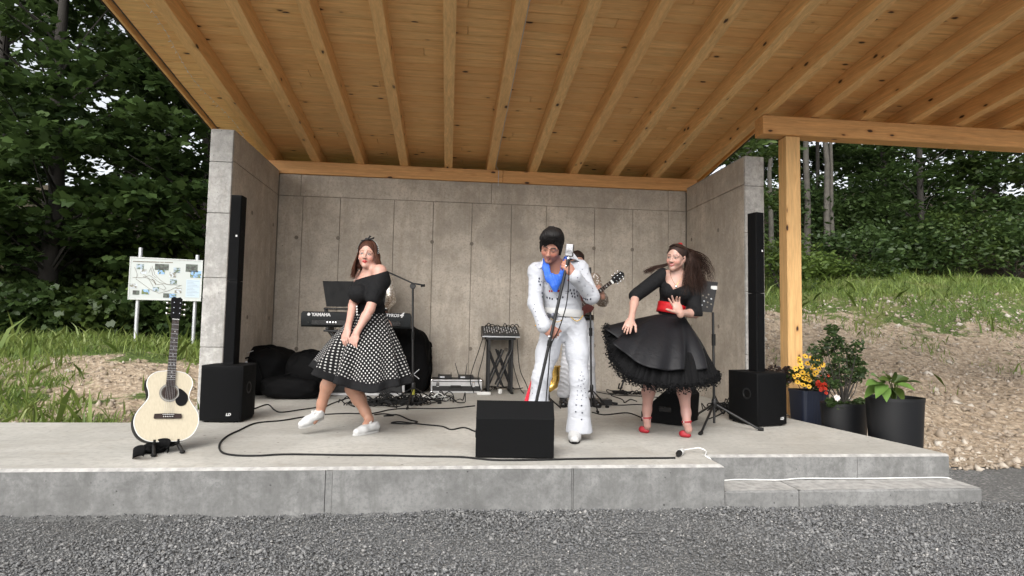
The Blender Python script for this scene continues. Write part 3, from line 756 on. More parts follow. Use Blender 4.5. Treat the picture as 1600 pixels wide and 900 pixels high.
# grass: nobody could count it
def grass(name, P, hh, seed, label, mat='grassblade'):
    r = np.random.default_rng(seed); n = len(P); a = r.uniform(0, 6.28, n); ln = r.normal(0, .45, (n, 2))
    w_ = hh*.055; s = np.stack([np.cos(a), np.sin(a), np.zeros(n)], -1)
    mid = P+np.stack([ln[:, 0]*.35*hh, ln[:, 1]*.35*hh, hh*.6], -1); tip = P+np.stack([ln[:, 0]*hh, ln[:, 1]*hh, hh*.95], -1)
    v = np.stack([P-s*w_[:, None], P+s*w_[:, None], mid+s*w_[:, None]*.7, tip, mid-s*w_[:, None]*.7], 1)
    o_ = obj(name, raw_mesh(name, v.reshape(-1, 3), np.arange(5)[None]+np.arange(n)[:, None]*5, mat)); return tag(o_, label, 'grass', kind='stuff')
n = 60000
gx = np.concatenate([NR.uniform(-11, -2.4, n), NR.uniform(3.4, 14, n)]); gy = np.concatenate([NR.uniform(5.6, 12.5, n), NR.uniform(6., 15, n)])
gn = grassiness(gx, gy)+NR.normal(0, .12, len(gx))+.2*np.sin(gx*2.3+gy*1.7)+.12*np.sin(gx*5.1-gy*4.3)
kp = (gn > .58)
gx, gy = gx[kp], gy[kp]
vis = (np.abs((gx-.75)/gy) < 1.05); gx, gy = gx[vis], gy[vis]
P = np.stack([gx, gy, hgt(gx, gy)-.01], -1)
grass('grass', P, np.exp(NR.normal(math.log(.065), .45, len(P)))*(1+.15*(gx < 0))*np.where(NR.random(len(P)) < .03, 2.2, 1), 9, 'meadow grass on the banks beside and behind the stage')
# ================================================================== things on the stage
def nrm(v): v = np.array(v, float); return v/np.linalg.norm(v)
def on(px, py, z=0.): return U(px, py, z=z)

def smooth_path(pts, n=12):
    P = [np.array(p, float) for p in pts]; P = [2*P[0]-P[1]]+P+[2*P[-1]-P[-2]]; out = []
    for i in range(1, len(P)-2):
        for s in np.linspace(0, 1, n, endpoint=False):
            p0, p1, p2, p3 = P[i-1], P[i], P[i+1], P[i+2]
            out.append(.5*(2*p1+(p2-p0)*s+(2*p0-5*p1+4*p2-p3)*s*s+(3*p1-p0-3*p2+p3)*s**3))
    return out+[P[-2]]

# --- column loudspeakers on their subwoofers
def column_speaker(pt, yaw, lean, label):
    t = thing('column_speaker', pt, label, 'loudspeaker', 'column loudspeakers')
    R = RZ(yaw); o = pt
    def P(x, y, z): return o+R@V(x, y, z)
    m_ = MB()          # cabinet: bowed front, chamfered rear
    w_, d_, h_ = .187, .46, .505
    poly = [(-w_, .03), (-w_*.6, .008), (0, 0), (w_*.6, .008), (w_, .03), (w_+.004, d_*.55), (w_*.72, d_), (-w_*.72, d_), (-w_-.004, d_*.55)]
    m_.prism(poly, P(0, 0, .012), R@V(1, 0, 0), R@V(0, 1, 0), h_-.012)
    cab = put('subwoofer', m_, 'speaker', t, 25)
    mod = cab.modifiers.new('b', 'BEVEL'); mod.width = .008; mod.segments = 2; mod.limit_method = 'ANGLE'
    g = MB(); gp = [(-w_*.93, .024), (-w_*.6, .0065), (0, -.003), (w_*.6, .0065), (w_*.93, .024)]
    g.prism(gp+[(x, y+.012) for x, y in gp[::-1]], P(0, -.002, .03), R@V(1, 0, 0), R@V(0, 1, 0), h_-.06)
    put('grille', g, 'grille', cab, 25)
    for sx in (-1, 1):
        for sy in (.06, .38): put('foot', MB().lathe([(.02, 0), (.02, .013)], P(sx*.13, sy, 0), (0, 0, 1), 10), 'rubber', t)
    for sx in (-1, 1): put('handle_recess', MB().lathe([(.055, 0), (.055, .003), (.04, .004), (.035, -.004)], P(sx*(w_+.001), .16, .30), R@V(sx, 0, 0), 20), 'black', cab, 40)
    text_mesh('LD', .034, P(.085, -.0055, .075), R@V(1, .03, 0), (0, 0, 1), 'print', 'logo', cab, shear=.25, bold=.0008)
    # two-piece column near the rear of the cabinet
    ls_ = lean
    for z0, z1, nm in ((h_, 1.275, 'column'), (1.28, 2.085, 'column')):
        c = MB(); poly = [(-.052, 0), (-.045, -.012), (.045, -.012), (.052, 0), (.052, .1), (.04, .115), (-.04, .115), (-.052, .1)]
        vs = []
        for z in (z0, z1):
            for (x, y) in poly: vs.append(P(x+ls_[0]*(z-h_)+ls_[2], y+.2+ls_[1]*(z-h_), z))
        k = len(poly)
        c.add(vs, [tuple(range(k))[::-1], tuple(range(k, 2*k))]+[(i, (i+1) % k, (i+1) % k+k, i+k) for i in range(k)])
        put(nm, c, 'speaker', t, 30)
        g = MB(); poly = [(-.044, -.0135), (.044, -.0135), (.044, -.012), (-.044, -.012)]; vs = []
        for z in (z0+.02, z1-.02):
            for (x, y) in poly: vs.append(P(x+ls_[0]*(z-h_)+ls_[2], y+.2+ls_[1]*(z-h_), z))
        g.add(vs, [(0, 1, 2, 3)[::-1], (4, 5, 6, 7)]+[(i, (i+1) % 4, (i+1) % 4+4, i+4) for i in range(4)])
        put('grille', g, 'grille', t)
    zl = 1.70
    put('logo', MB().box((-.008, -.001, -.009), (.008, .001, .009), R=R, o=P(.02+ls_[0]*(zl-h_)+ls_[2], .1855, zl)), 'print', t)
    return t
column_speaker(on(341, 661), math.radians(-4), (0, 0, -.02), 'black column loudspeaker on a subwoofer beside the acoustic guitar')
column_speaker(on(1211, 667), math.radians(17), (0, 0, .03), 'black column loudspeaker on a subwoofer beside the flower pots')

# --- stage wedges
def wedge(pt, yaw, s, label, wd=.545):
    t = thing('stage_monitor', pt, label, 'stage monitor', 'wedge monitors')
    R = RZ(yaw); m_ = MB(); w_ = wd/2*s
    prof = [(0, .008), (-.018, .275), (.085, .385), (.40, .10), (.40, .008)]
    vs = []
    for x, f in ((-w_*.97, 0), (-w_, .02), (w_, .02), (w_*.97, 0)):
        for (y, z) in prof: vs.append(pt+R@V(x, y*s, z*s))
    k = 5; fs = [tuple(range(k)), tuple(range(3*k, 4*k))[::-1]]
    for j in range(3):
        for i in range(k): fs.append((j*k+i, (j+1)*k+i, (j+1)*k+(i+1) % k, j*k+(i+1) % k))
    m_.add(vs, fs); cab = put('cabinet', m_, 'speaker', t, 20)
    md = cab.modifiers.new('b', 'BEVEL'); md.width = .01; md.segments = 2; md.limit_method = 'ANGLE'
    n_ = nrm((0, .285, .315)); a, b_ = V(0, .10, .372), V(0, .385, .115)
    g = MB(); e1 = V(1, 0, 0); e2 = nrm(b_-a)
    for sx in (1,):
        q = [pt+R@(s*(a+n_*.004)+V(-w_*.9, 0, 0)), pt+R@(s*(a+n_*.004)+V(w_*.9, 0, 0)), pt+R@(s*(b_+n_*.004)+V(w_*.9, 0, 0)), pt+R@(s*(b_+n_*.004)+V(-w_*.9, 0, 0))]
        g.add(q+[p-R@(n_*.008) for p in q], [(0, 1, 2, 3), (7, 6, 5, 4), (0, 4, 5, 1), (1, 5, 6, 2), (2, 6, 7, 3), (3, 7, 4, 0)])
    put('grille', g, 'grille', cab)
    for sx in (-1, 1): put('handle', MB().box((sx*w_-.004, .10*s, .12*s), (sx*w_+.004, .22*s, .17*s), R=R, o=pt, ch=.003), 'blackgloss', cab)
    return t
wedge(on(804, 717), math.radians(-5), 1., 'large black wedge monitor at the front edge of the stage')
wedge(on(1078, 662)+V(0, .0, 0), math.radians(48), 1., 'small black wedge monitor behind the dancer in the red belt', .46)

# --- acoustic guitar in its stand
def guitar_outline(n=64):
    pts = [(0, 0), (.10, .004), (.165, .045), (.198, .12), (.190, .19), (.150, .255), (.126, .30), (.130, .345), (.143, .39), (.135, .44), (.095, .478), (.04, .490), (0, .492)]
    P = np.array(pts); t = np.linspace(0, len(P)-1, n)
    def cr(t):
        i = np.clip(np.floor(t).astype(int), 0, len(P)-2); f = (t-i)[:, None]
        p0 = np.where((i == 0)[:, None], P[1]*[-1, 1], P[np.maximum(i-1, 0)]); p3 = np.where((i == len(P)-2)[:, None], P[-2]*[-1, 1], P[np.minimum(i+2, len(P)-1)])
        p1, p2 = P[i], P[i+1]
        return .5*((2*p1)+(-p0+p2)*f+(2*p0-5*p1+4*p2-p3)*f**2+(-p0+3*p1-3*p2+p3)*f**3)
    h = cr(t); return [tuple(p) for p in h]+[(-p[0], p[1]) for p in h[-2:0:-1]]
def top_mat():
    b = NB('spruce_top'); v = b.coord('OBJ', (60, 60, 2)); col = (.50, .445, .335)
    g = b.noise(v, 2, 4)
    b.set(col=b.mix(b.ramp(g, [(.3, 0.), (.7, 1.)]), mul(col, .93), mul(col, 1.06)), rough=.6, spec=.15); return b.m
MAT['top'] = top_mat()
MAT['fretboard'] = plain('rosewood', (.035, .024, .021), .6, .25, 40, spec=.2)
MAT['rosette'] = plain('rosette_ring', (.30, .29, .27), .6)
MAT['blacklacquer'] = plain('black_lacquer', (.004, .004, .0045), .5, .2, spec=.15)
MAT['steel'] = plain('nickel_steel', (.6, .6, .58), .3, .1, metal=1.)
GB = U(259, 690, z=.075)+V(0, .0, 0)
gq = nrm(U(268, 480, Y=GB[1]+.27)-U(251, 690, Y=GB[1]))          # axis of the guitar, leaning back
face_n = nrm(np.cross(np.cross(gq, V(.70, -1, .0)), gq))           # face normal, turned a little to the right
gx_ = nrm(np.cross(gq, face_n)); gx_ = gx_ if gx_[0] > 0 else -gx_
GS = 1.0
def GP(x, y, z): return GB+GS*(gx_*x+gq*y+face_n*z)
gt = thing('acoustic_guitar', GB, 'acoustic guitar with pale natural top and black sides in its stand', 'guitar')
ol = guitar_outline()
def ring(scale, z, cy=.23): return [GP(x*scale, cy+(y-cy)*scale, z) for x, y in ol]
k = len(ol)
body = MB(); rows = [ring(.985, -.1), ring(1., -.094), ring(1., -.004), ring(.992, 0)]
body.add([p for r_ in rows for p in r_], [tuple(range(k))[::-1]]+[(j*k+i, j*k+(i+1) % k, (j+1)*k+(i+1) % k, (j+1)*k+i) for j in range(3) for i in range(k)])
put('body', body, 'blacklacquer', gt, 40)
tp = MB(); hole = [GP(.048*math.sin(a), .335+.048*math.cos(a), .001) for a in np.linspace(0, 2*math.pi, 33)[:-1]]
outer = ring(.985, .001)
tm = MB(); tm.add(outer, [tuple(range(k))]); top_o = put('soundboard', tm, 'top', gt)
put('binding', MB().tube(ring(.992, -.001)+ring(.992, -.001)[:1], .0035, 5, False), 'white', gt, 60)
sh = MB(); sh.lathe([(.047, 0), (.047, .0015)], GP(0, .335, .0015), face_n, 32); put('sound_hole', sh, 'fretboard', gt)
for r0, r1, mt_ in ((.0485, .052, 'black'), (.0530, .0595, 'rosette'), (.0605, .062, 'black'), (.063, .0655, 'rosette')):
    rm = MB(); n_ = 40; vs = []
    for rr in (r0, r1):
        for i in range(n_): a = 2*math.pi*i/n_; vs.append(GP(rr*math.sin(a), .335+rr*math.cos(a), .0032))
    rm.add(vs, [(i, n_+i, n_+(i+1) % n_, (i+1) % n_) for i in range(n_)]); put('rosette', rm, mt_, gt)
pg = [(.055, .365), (.085, .352), (.112, .322), (.118, .285), (.10, .25), (.068, .243), (.045, .262), (.04, .29), (.06, .315)]
pg = [tuple(q[:2]) for q in (lambda P_: [.5*(2*P_[k]+(P_[(k+1)%9]-P_[k-1])*s+(2*P_[k-1]-5*P_[k]+4*P_[(k+1)%9]-P_[(k+2)%9])*s*s+(3*P_[k]-P_[k-1]-3*P_[(k+1)%9]+P_[(k+2)%9])*s**3) for k in range(9) for s in (0, .25, .5, .75)])([np.array((*q, 0.)) for q in pg])]
put('pickguard', MB().prism(pg, GP(0, 0, .0025), gx_, gq, .002), 'blacklacquer', gt)
br = [(-.082, .155), (.082, .155), (.086, .165), (.082, .187), (.03, .190), (-.03, .190), (-.082, .187), (-.086, .165)]
bo = put('bridge', MB().prism(br, GP(0, 0, .002), gx_, gq, .009), 'fretboard', gt)
put('saddle', MB().box((-.036, .181, .011), (.036, .184, .0155), R=np.stack([gx_, gq, face_n], 1), o=GB), 'white', bo)
pn = MB()
for i in range(6): pn.ball(GP(-.028+.0112*i, .168, .0125), .0036, 6, 4)
put('bridge_pins', pn, 'white', bo)
GR_ = np.stack([gx_, gq, face_n], 1)
nk = MB(); vs = []
for y, w_, d in ((.385, .0275, -.02), (.50, .0265, -.022), (.87, .0215, -.02)):
    vs += [GP(-w_, y, .007), GP(w_, y, .007), GP(w_*.75, y, d*.7), GP(0, y, d), GP(-w_*.75, y, d*.7)]
nk.add(vs, [(4, 3, 2, 1, 0), (10, 11, 12, 13, 14)]+[(j*5+i, j*5+(i+1) % 5, j*5+5+(i+1) % 5, j*5+5+i) for j in range(2) for i in range(5)])
neck = put('neck', nk, 'blacklacquer', gt, 40)
fb = MB(); vs = []
for y, w_ in ((.383, .028), (.87, .0222)):
    vs += [GP(-w_, y, .0072), GP(w_, y, .0072), GP(w_, y, .0125), GP(-w_, y, .0125)]
fb.add(vs, [(3, 2, 1, 0), (4, 5, 6, 7)]+[(i, (i+1) % 4, (i+1) % 4+4, i+4) for i in range(4)]); fbo = put('fretboard', fb, 'fretboard', neck)
sc = .635; y_sad = .183; nut = .87
for f in range(1, 19):
    y = nut-(nut-y_sad)*(1-2**(-f/12))
    if y < .39: break
    w_ = .028+(.0222-.028)*(y-.383)/(.87-.383)
    put('fret', MB().box((-w_, y-.0011, .0124), (w_, y+.0011, .0138), R=GR_, o=GB), 'steel', fbo)
for f, two in ((3, 0), (5, 0), (7, 0), (9, 0), (12, 1), (15, 0), (17, 0)):
    y = nut-(nut-y_sad)*(1-2**(-(f-.5)/12))
    for x in ((-.011, .011) if two else (0,)): put('inlay', MB().lathe([(.0038, 0), (.0038, .0006)], GP(x, y, .0125), face_n, 10), 'print', fbo)
put('nut', MB().box((-.0225, .868, .011), (.0225, .873, .0155), R=GR_, o=GB), 'white', neck)
hd = [(-.022, .872), (.022, .872), (.031, .895), (.037, 1.03), (.022, 1.045), (0, 1.038), (-.022, 1.045), (-.037, 1.03), (-.031, .895)]
ho = put('headstock', MB().prism(hd, GP(0, 0, -.006), gx_, gq, .014), 'blacklacquer', neck)
for sx in (-1, 1):
    for y in (.915, .955, .995):
        tm_ = MB(); tm_.tube([GP(sx*.034, y, -.004), GP(sx*.052, y, -.004)], .0025, 6); tm_.ball(GP(sx*.058, y, -.004), (.0085, .009, .009), 8, 5); tm_.lathe([(.004, 0), (.004, .016)], GP(sx*.02, y, .008), face_n, 8)
        put('tuner', tm_, 'chrome', ho, 50)
stn = MB()
for i in range(6):
    a = -.028+.0112*i; b_ = -.0175+.007*i
    stn.tube([GP(a, .172, .0165), GP(b_, .87, .0165)], .0007, 4)
put('strings', stn, 'steel', gt)
gs = thing('guitar_stand', (GB[0], GB[1]+.05, 0), 'low black folding stand under the acoustic guitar', 'instrument stand')
ls2 = MB()
for sx in (-1, 1):
    foot = V(*GP(sx*.085, -.02, .09)); foot[2] = .012
    rear = V(*GP(sx*.075, .12, -.20)); rear[2] = .012
    top_ = GP(sx*.05, .10, -.13)
    for q in (foot, rear):
        put('leg', MB().tube([top_, q], [.011, .013], 8), 'blackmetal', gs, 50)
        put('foot', MB().ball(q, (.02, .02, .012), 8, 5), 'rubber', gs, 60)
    put('cradle_arm', MB().tube([GP(sx*.06, -.014, -.12), GP(sx*.07, -.016, .0), GP(sx*.072, -.012, .02), GP(sx*.072, .012, .024)], .008, 8), 'rubber', gs, 60)
put('crossbar', MB().tube([GP(-.08, .0, -.12), GP(.08, .0, -.12)], .01, 8), 'blackmetal', gs, 60)
put('back_rest', MB().tube([GP(0, .0, -.12), GP(0, .30, -.118)], .012, 8), 'blackmetal', gs, 60)
# guitar strap lying in a heap by the stand
sp = thing('guitar_strap', on(238, 708), 'wide black strap folded in a heap under the pale guitar', 'strap')
def ribbon(name, pts, w_, mat, parent, th=.004):
    m_ = MB(); n_ = len(pts); vs = []
    for i, (p, s_) in enumerate(pts):
        p = np.array(p, float); s_ = nrm(s_); vs += [p-s_*w_/2, p+s_*w_/2]
    fs = [(2*i, 2*i+1, 2*i+3, 2*i+2) for i in range(n_-1)]
    o_ = put(name, m_.add(vs, fs), mat, parent, 80); md = o_.modifiers.new('s', 'SOLIDIFY'); md.thickness = th; md.offset = 0; return o_
sb = on(243, 708)
ribbon('loop', [(sb+V(.10*math.cos(a)*(1-.02*i), .05*math.sin(a)-.01*i, .045+.025*math.sin(a*1.5+.3)), (.15*math.cos(a+1), .1, 1)) for i, a in enumerate(np.linspace(-.5, 5.6, 22))], .065, 'bagcloth', sp)
ribbon('loop', [(sb+V(-.06+.010*i, -.03-.004*i*math.sin(i*.4), .03+.02*math.sin(i*.55)), (.1, .9, .35*math.sin(i*.5))) for i in range(16)], .065, 'bagcloth', sp)
put('strap_end', MB().box((-.03, -.03, 0), (.09, .035, .05), R=RZ(.2), o=sb+V(-.05, -.02, .002), ch=.02), 'bagcloth', sp, 60)

# --- keyboard on a stand, with laptop
KY = 7.15
kl, kr = U(470, 498, Y=KY), U(642, 500, Y=KY)
kw = kr[0]-kl[0]; kc = (kl+kr)/2; kz0 = U(560, 512, Y=KY)[2]; kz1 = U(560, 488, Y=KY)[2]
kb = thing('keyboard', (kc[0], KY+.2, kz0), 'long black electronic keyboard seen from behind, white lettering', 'keyboard')
prof = [(.03, .0), (.36, .0), (.44, .03), (.44, .07), (.10, kz1-kz0-.01), (.06, kz1-kz0), (.008, kz1-kz0), (0, kz1-kz0-.008), (0, (kz1-kz0)*.55), (.012, .02)]
m_ = MB(); vs = []
for x in (-kw/2, -kw/2+.015, kw/2-.015, kw/2):
    q = .88 if abs(abs(x)-kw/2) < .001 else 1.
    for (y, z) in prof: vs.append((kc[0]+x, KY+.02+(y-.02)*q, kz0+z*q))
k_ = len(prof); fs = [tuple(range(k_)), tuple(range(3*k_, 4*k_))[::-1]]
for j in range(3):
    for i in range(k_): fs.append((j*k_+i, (j+1)*k_+i, (j+1)*k_+(i+1) % k_, j*k_+(i+1) % k_))
m_.add(vs, fs); kbo = put('case', m_, plain('keyboard_case', (.009, .0105, .0115), .45, .15, spec=.25), kb, 30)
put('connector_panel', MB().box((kc[0]-kw/2+.12, KY-.004, kz0+.025), (kc[0]+kw/2-.12, KY+.02, kz0+.085), ch=.003), 'blackgloss', kb)
for i in range(4): put('jack', MB().lathe([(.011, 0), (.011, .006), (.006, .007)], (kc[0]-kw*.26+.032*i, KY-.004, kz0+.055), (0, -1, 0), 10), 'chrome', kb)
for dx in (-.54, -.46, -.43, .30, .36, .43, .5): put('jack', MB().lathe([(.008, 0), (.008, .005)], (kc[0]+dx*kw*.8, KY-.004, kz0+.055), (0, -1, 0), 8), 'blackmetal', kb)
zt = kz0+(kz1-kz0)*.78
put('emblem', MB().lathe([(.018, 0), (.018, .0015)], U(482.5, 491, Y=KY-.001), (0, -1, 0), 18), 'print', kb)
text_mesh('YAMAHA', .052, U(487, 491.4, Y=KY-.002), (1, 0, 0), (0, 0, 1), 'print', 'lettering', kb, bold=.0022, align='LEFT')
text_mesh('TYROS', .05, U(613, 493, Y=KY-.002), (1, 0, 0), (0, 0, 1), 'print', 'lettering', kb, bold=.001, shear=.2)
text_mesh('4', .085, U(626.5, 492.6, Y=KY-.002), (1, 0, 0), (0, 0, 1), 'print', 'lettering', kb, bold=.003, shear=.45)
wk = MB(); bk = MB()
for i in range(36): wk.box((kc[0]-kw*.44+i*kw*.88/36+.0008, KY+.29, kz0+.071), (kc[0]-kw*.44+(i+1)*kw*.88/36-.0008, KY+.43, kz0+.085))
put('keys', wk, 'white', kb)
ks = thing('keyboard_stand', (kc[0], KY+.2, 0), 'black X shaped stand carrying the keyboard', 'keyboard stand')
for sx in (-1, 1):
    for yy in (KY+.07, KY+.33):
        put('leg', MB().tube([(kc[0]+sx*.34, yy, kz0-.028), (kc[0]-sx*.36, yy, .02)], .019, 8), 'blackmetal', ks, 50)
    put('arm', MB().box((kc[0]+sx*.34-.02, KY+.02, kz0-.03), (kc[0]+sx*.34+.02, KY+.40, kz0-.002), ch=.004), 'blackmetal', ks)
    put('foot_bar', MB().tube([(kc[0]+sx*.36, KY, .02), (kc[0]+sx*.36, KY+.42, .02)], .019, 8), 'rubber', ks, 50)
put('shelf', MB().box((kc[0]-.38, KY+.03, kz0-.055), (kc[0]+.38, KY+.3, kz0-.031), ch=.004), 'blackmetal', ks)
lp = thing('laptop', (U(540, 480, Y=KY+.15)[0], KY+.15, kz1), 'black laptop with dark screen back standing above the keyboard', 'laptop')
LY = KY+.17
c0, c1 = U(510, 479, Y=LY), U(600, 480, Y=LY); a0, a1 = U(504, 439, Y=LY+.04), U(606, 440, Y=LY+.04)
m_ = MB(); q = [c0, c1, a1, a0]; th_ = V(0, .014, 0); m_.add(list(q)+[p+th_ for p in q], [(0, 1, 2, 3)[::-1], (4, 5, 6, 7), (0, 1, 5, 4), (1, 2, 6, 5), (2, 3, 7, 6), (3, 0, 4, 7)])
put('lid', m_, 'screen', lp)
put('base', MB().box((c0[0]-.03, LY-.02, c0[2]-.034), (c1[0]+.03, LY+.26, c0[2]-.012), ch=.005), 'blackgloss', lp)
for px in (508, 586): xx = U(px, 484, Y=LY)[0]; put('support', MB().prism([(-.02, 0), (.03, 0), (.012, c0[2]-.034-kz1+.02), (-.03, c0[2]-.034-kz1+.02)], (xx, LY+.1, kz1-.02), (1, 0, 0), (0, 0, 1), .02), 'blackmetal', lp)

# --- tripods
def tripod(parent, foot, top_, r=.0125, spread=.3, hub=.2, rot=0., rise=.02, straight=True):
    foot = np.array(foot, float)
    for i in range(3):
        a = rot+i*2*math.pi/3; q = foot+V(math.cos(a)*spread, math.sin(a)*spread, .012)
        put('leg', MB().tube([foot+V(0, 0, hub), q], [.008, .009], 8), 'blackmetal', parent, 50)
        put('foot', MB().tube([q-V(math.cos(a)*.03, math.sin(a)*.03, -.004), q+V(math.cos(a)*.012, math.sin(a)*.012, 0)], .013, 8), 'rubber', parent, 50)
    put('collar', MB().lathe([(.018, 0), (.022, .01), (.022, .07), (.016, .085)], foot+V(0, 0, hub-.03), (0, 0, 1), 12), 'blackmetal', parent, 40)
    put('pole', MB().tube([foot+V(0, 0, .03), np.array(top_)], r, 10), 'blackmetal', parent, 50)
    mid = foot+(np.array(top_)-foot)*.55
    put('clutch', MB().tube([mid, mid+V(0, 0, .09)], .019, 10), 'rubber', parent, 50)
# boom stand beside the keyboard player
bY = 6.75
bf = U(645, 628, Y=bY); bf[2] = 0
bt = U(645, 447, Y=bY)
ms = thing('boom_stand', bf, 'black boom microphone stand behind the dancer in the polka dot skirt', 'microphone stand')
tripod(ms, bf, bt, spread=.33, rot=.4)
put('boom_joint', MB().lathe([(.03, -.02), (.034, -.012), (.034, .012), (.03, .02)], bt, (0, 1, 0), 14), 'blackmetal', ms, 40)
bs_, be_ = U(664, 446, Y=bY), U(595, 420, Y=bY+.25)
put('boom', MB().tube([bs_, bt+V(0, -.03, .03), be_], .009, 8), 'blackmetal', ms, 50)
put('counterweight', MB().tube([bs_, bs_+(bt-bs_)*.35], .015, 8), 'rubber', ms, 50)
mic_d = nrm(be_-bt)
put('microphone', MB().tube([be_, be_+mic_d*.13, be_+mic_d*.14, be_+mic_d*.18, be_+mic_d*.195], [.011, .017, .024, .025, .012], 10), 'blackmetal', ms, 50)
put('warning_tag', MB().tube([bf+V(0, 0, .12), bf+V(0, 0, .22)], .021, 8), plain('yellow_tape', (.30, .29, .03), .5), ms, 50)
# straight stand behind the singer
sf = on(924, 640); sf2 = U(922, 432, Y=sf[1])
ss_ = thing('straight_microphone_stand', sf, 'thin straight black microphone stand between singer and guitarist', 'microphone stand')
tripod(ss_, sf, sf2, r=.0105, spread=.26, rot=.55, hub=.22)
d_ = V(.0, .0, 1.)
put('microphone', MB().tube([sf2, sf2+V(0, .02, .06), sf2+V(0, .03, .10)], [.012, .02, .02], 10), 'blackmetal', ss_, 50)
# music stand at the right
mf = on(1116, 668); mt_ = U(1114, 488, Y=mf[1]+.02)
mu = thing('music_stand', mf, 'black perforated music stand on a tripod beside the right subwoofer', 'music stand')
put('pole', MB().tube([mf+V(0, 0, .04), mt_], .012, 10), 'blackmetal', mu, 50)
put('clutch', MB().tube([U(1115, 540, Y=mf[1]), U(1115, 522, Y=mf[1])], .018, 10), 'rubber', mu, 50)
for px, py in ((1096, 679), (1184, 673), (1090, 650)):
    q = on(px, py); hub = mf+V(0, 0, .22)
    put('leg', MB().tube([hub, q+V(0, 0, .02)], .011, 8), 'blackmetal', mu, 50)
    put('foot', MB().tube([q+V(0, 0, .018), q+nrm(q-mf)*.05+V(0, 0, .014)], .017, 8), 'rubber', mu, 50)
put('collar', MB().lathe([(.02, 0), (.025, .01), (.025, .06), (.018, .075)], mf+V(0, 0, .19), (0, 0, 1), 12), 'blackmetal', mu, 40)
mY = mf[1]+.02
q = [U(1062, 484, Y=mY-.03), U(1113, 488, Y=mY-.03), U(1122, 441, Y=mY+.1), U(1076, 436, Y=mY+.1)]
n_ = nrm(np.cross(q[1]-q[0], q[3]-q[0]))
put('desk', MB().add(list(q)+[p-n_*.004 for p in q], [(0, 1, 2, 3), (7, 6, 5, 4), (0, 4, 5, 1), (1, 5, 6, 2), (2, 6, 7, 3), (3, 7, 4, 0)]), 'blackmetal', mu)
for i, (a, b_) in enumerate(((.62, .2), (.78, .3), (.7, .45), (.86, .42), (.58, .5), (.8, .15), (.66, .33), (.9, .25), (.74, .55))):
    p = q[0]+(q[1]-q[0])*a+(q[3]-q[0])*b_+n_*.001
    put('perforation', MB().lathe([(.009, 0), (.009, .001)], p, n_, 8), 'galv' if i % 3 == 0 else 'groove', mu)
p = q[0]+(q[1]-q[0])*.85+(q[3]-q[0])*.78+n_*.004
put('clip', MB().box((-.03, -.003, -.018), (.03, .003, .018), R=RZ(-.1), o=p, ch=.006), 'white', mu)
# small guitar stand by the wall
fs_ = on(968, 614)
ig = thing('small_instrument_stand', fs_, 'small empty black instrument stand with an open hook on the floor', 'instrument stand')
put('stem', MB().tube([fs_+V(0, 0, .01), U(977, 588, Y=fs_[1])], .013, 8), 'blackmetal', ig, 50)
put('hook', MB().tube([U(972, 606, Y=fs_[1]-.02), U(966, 607, Y=fs_[1]-.1), U(968, 599, Y=fs_[1]-.11)], .01, 8), 'rubber', ig, 50)
put('base', MB().box((-.1, -.03, 0), (.08, .04, .035), o=fs_, ch=.008), 'blackmetal', ig)
# effect pedal box
pd = on(941, 634)
pe = thing('effects_pedal', pd, 'flat black effects pedal box on the floor behind the singer', 'effects pedal')
put('housing', MB().box((-.12, 0, .004), (.12, .14, .07), R=RZ(-.05), o=pd, ch=.008), 'blackmetal', pe)
for i in range(3): put('switch', MB().lathe([(.013, 0), (.013, .018)], pd+V(-.075+.075*i, .05, .07), (0, 0, 1), 10), 'chrome', pe, 40)
put('plug', MB().tube([pd+V(.12, .04, .03), pd+V(.19, .02, .02)], .014, 8), 'rubber', pe, 50)
# saxophone on the floor behind the singer
sx_ = U(861, 606, Y=6.4)
sax = thing('saxophone', (sx_[0], 6.4, 0), 'golden brass saxophone standing behind the legs of the singer', 'saxophone')
def SP(px, py, dy=0): return U(px, py, Y=6.4+dy)
pth = [SP(846, 520), SP(848, 560), SP(850, 590), SP(853, 603), SP(859, 607), SP(865, 602), SP(867, 592), SP(866, 580), SP(865, 572)]
put('body', MB().tube(pth, [.016, .026, .034, .04, .044, .048, .054, .062, .078], 16), 'brass', sax, 60)
put('bell_rim', MB().tube([SP(865, 572)+.08*V(math.cos(a), math.sin(a), 0) for a in np.linspace(0, 6.283, 21)], .005, 6), 'brass', sax, 60)
for i in range(6): put('key', MB().lathe([(.014, 0), (.016, .006), (.01, .012)], SP(849+.4*i, 540+9*i, -.04), (0, -1, .1), 10), 'brass', sax, 50)
put('neck', MB().tube([SP(846, 520), SP(846, 512), SP(842, 507), SP(836, 509)], [.014, .012, .011, .009], 10), 'brass', sax, 60)
st_f = V(sx_[0], 6.42, 0)
sst = thing('saxophone_stand', st_f, 'low black tripod stand holding the golden saxophone', 'instrument stand')
for a in (.6, 2.7, 4.7): put('leg', MB().tube([st_f+V(0, .02, .12), st_f+V(.16*math.cos(a), .16*math.sin(a), .01)], .009, 6), 'blackmetal', sst)
put('stem', MB().tube([st_f+V(0, .06, .1), st_f+V(-.08, .08, .6)], .01, 8), 'blackmetal', sst)

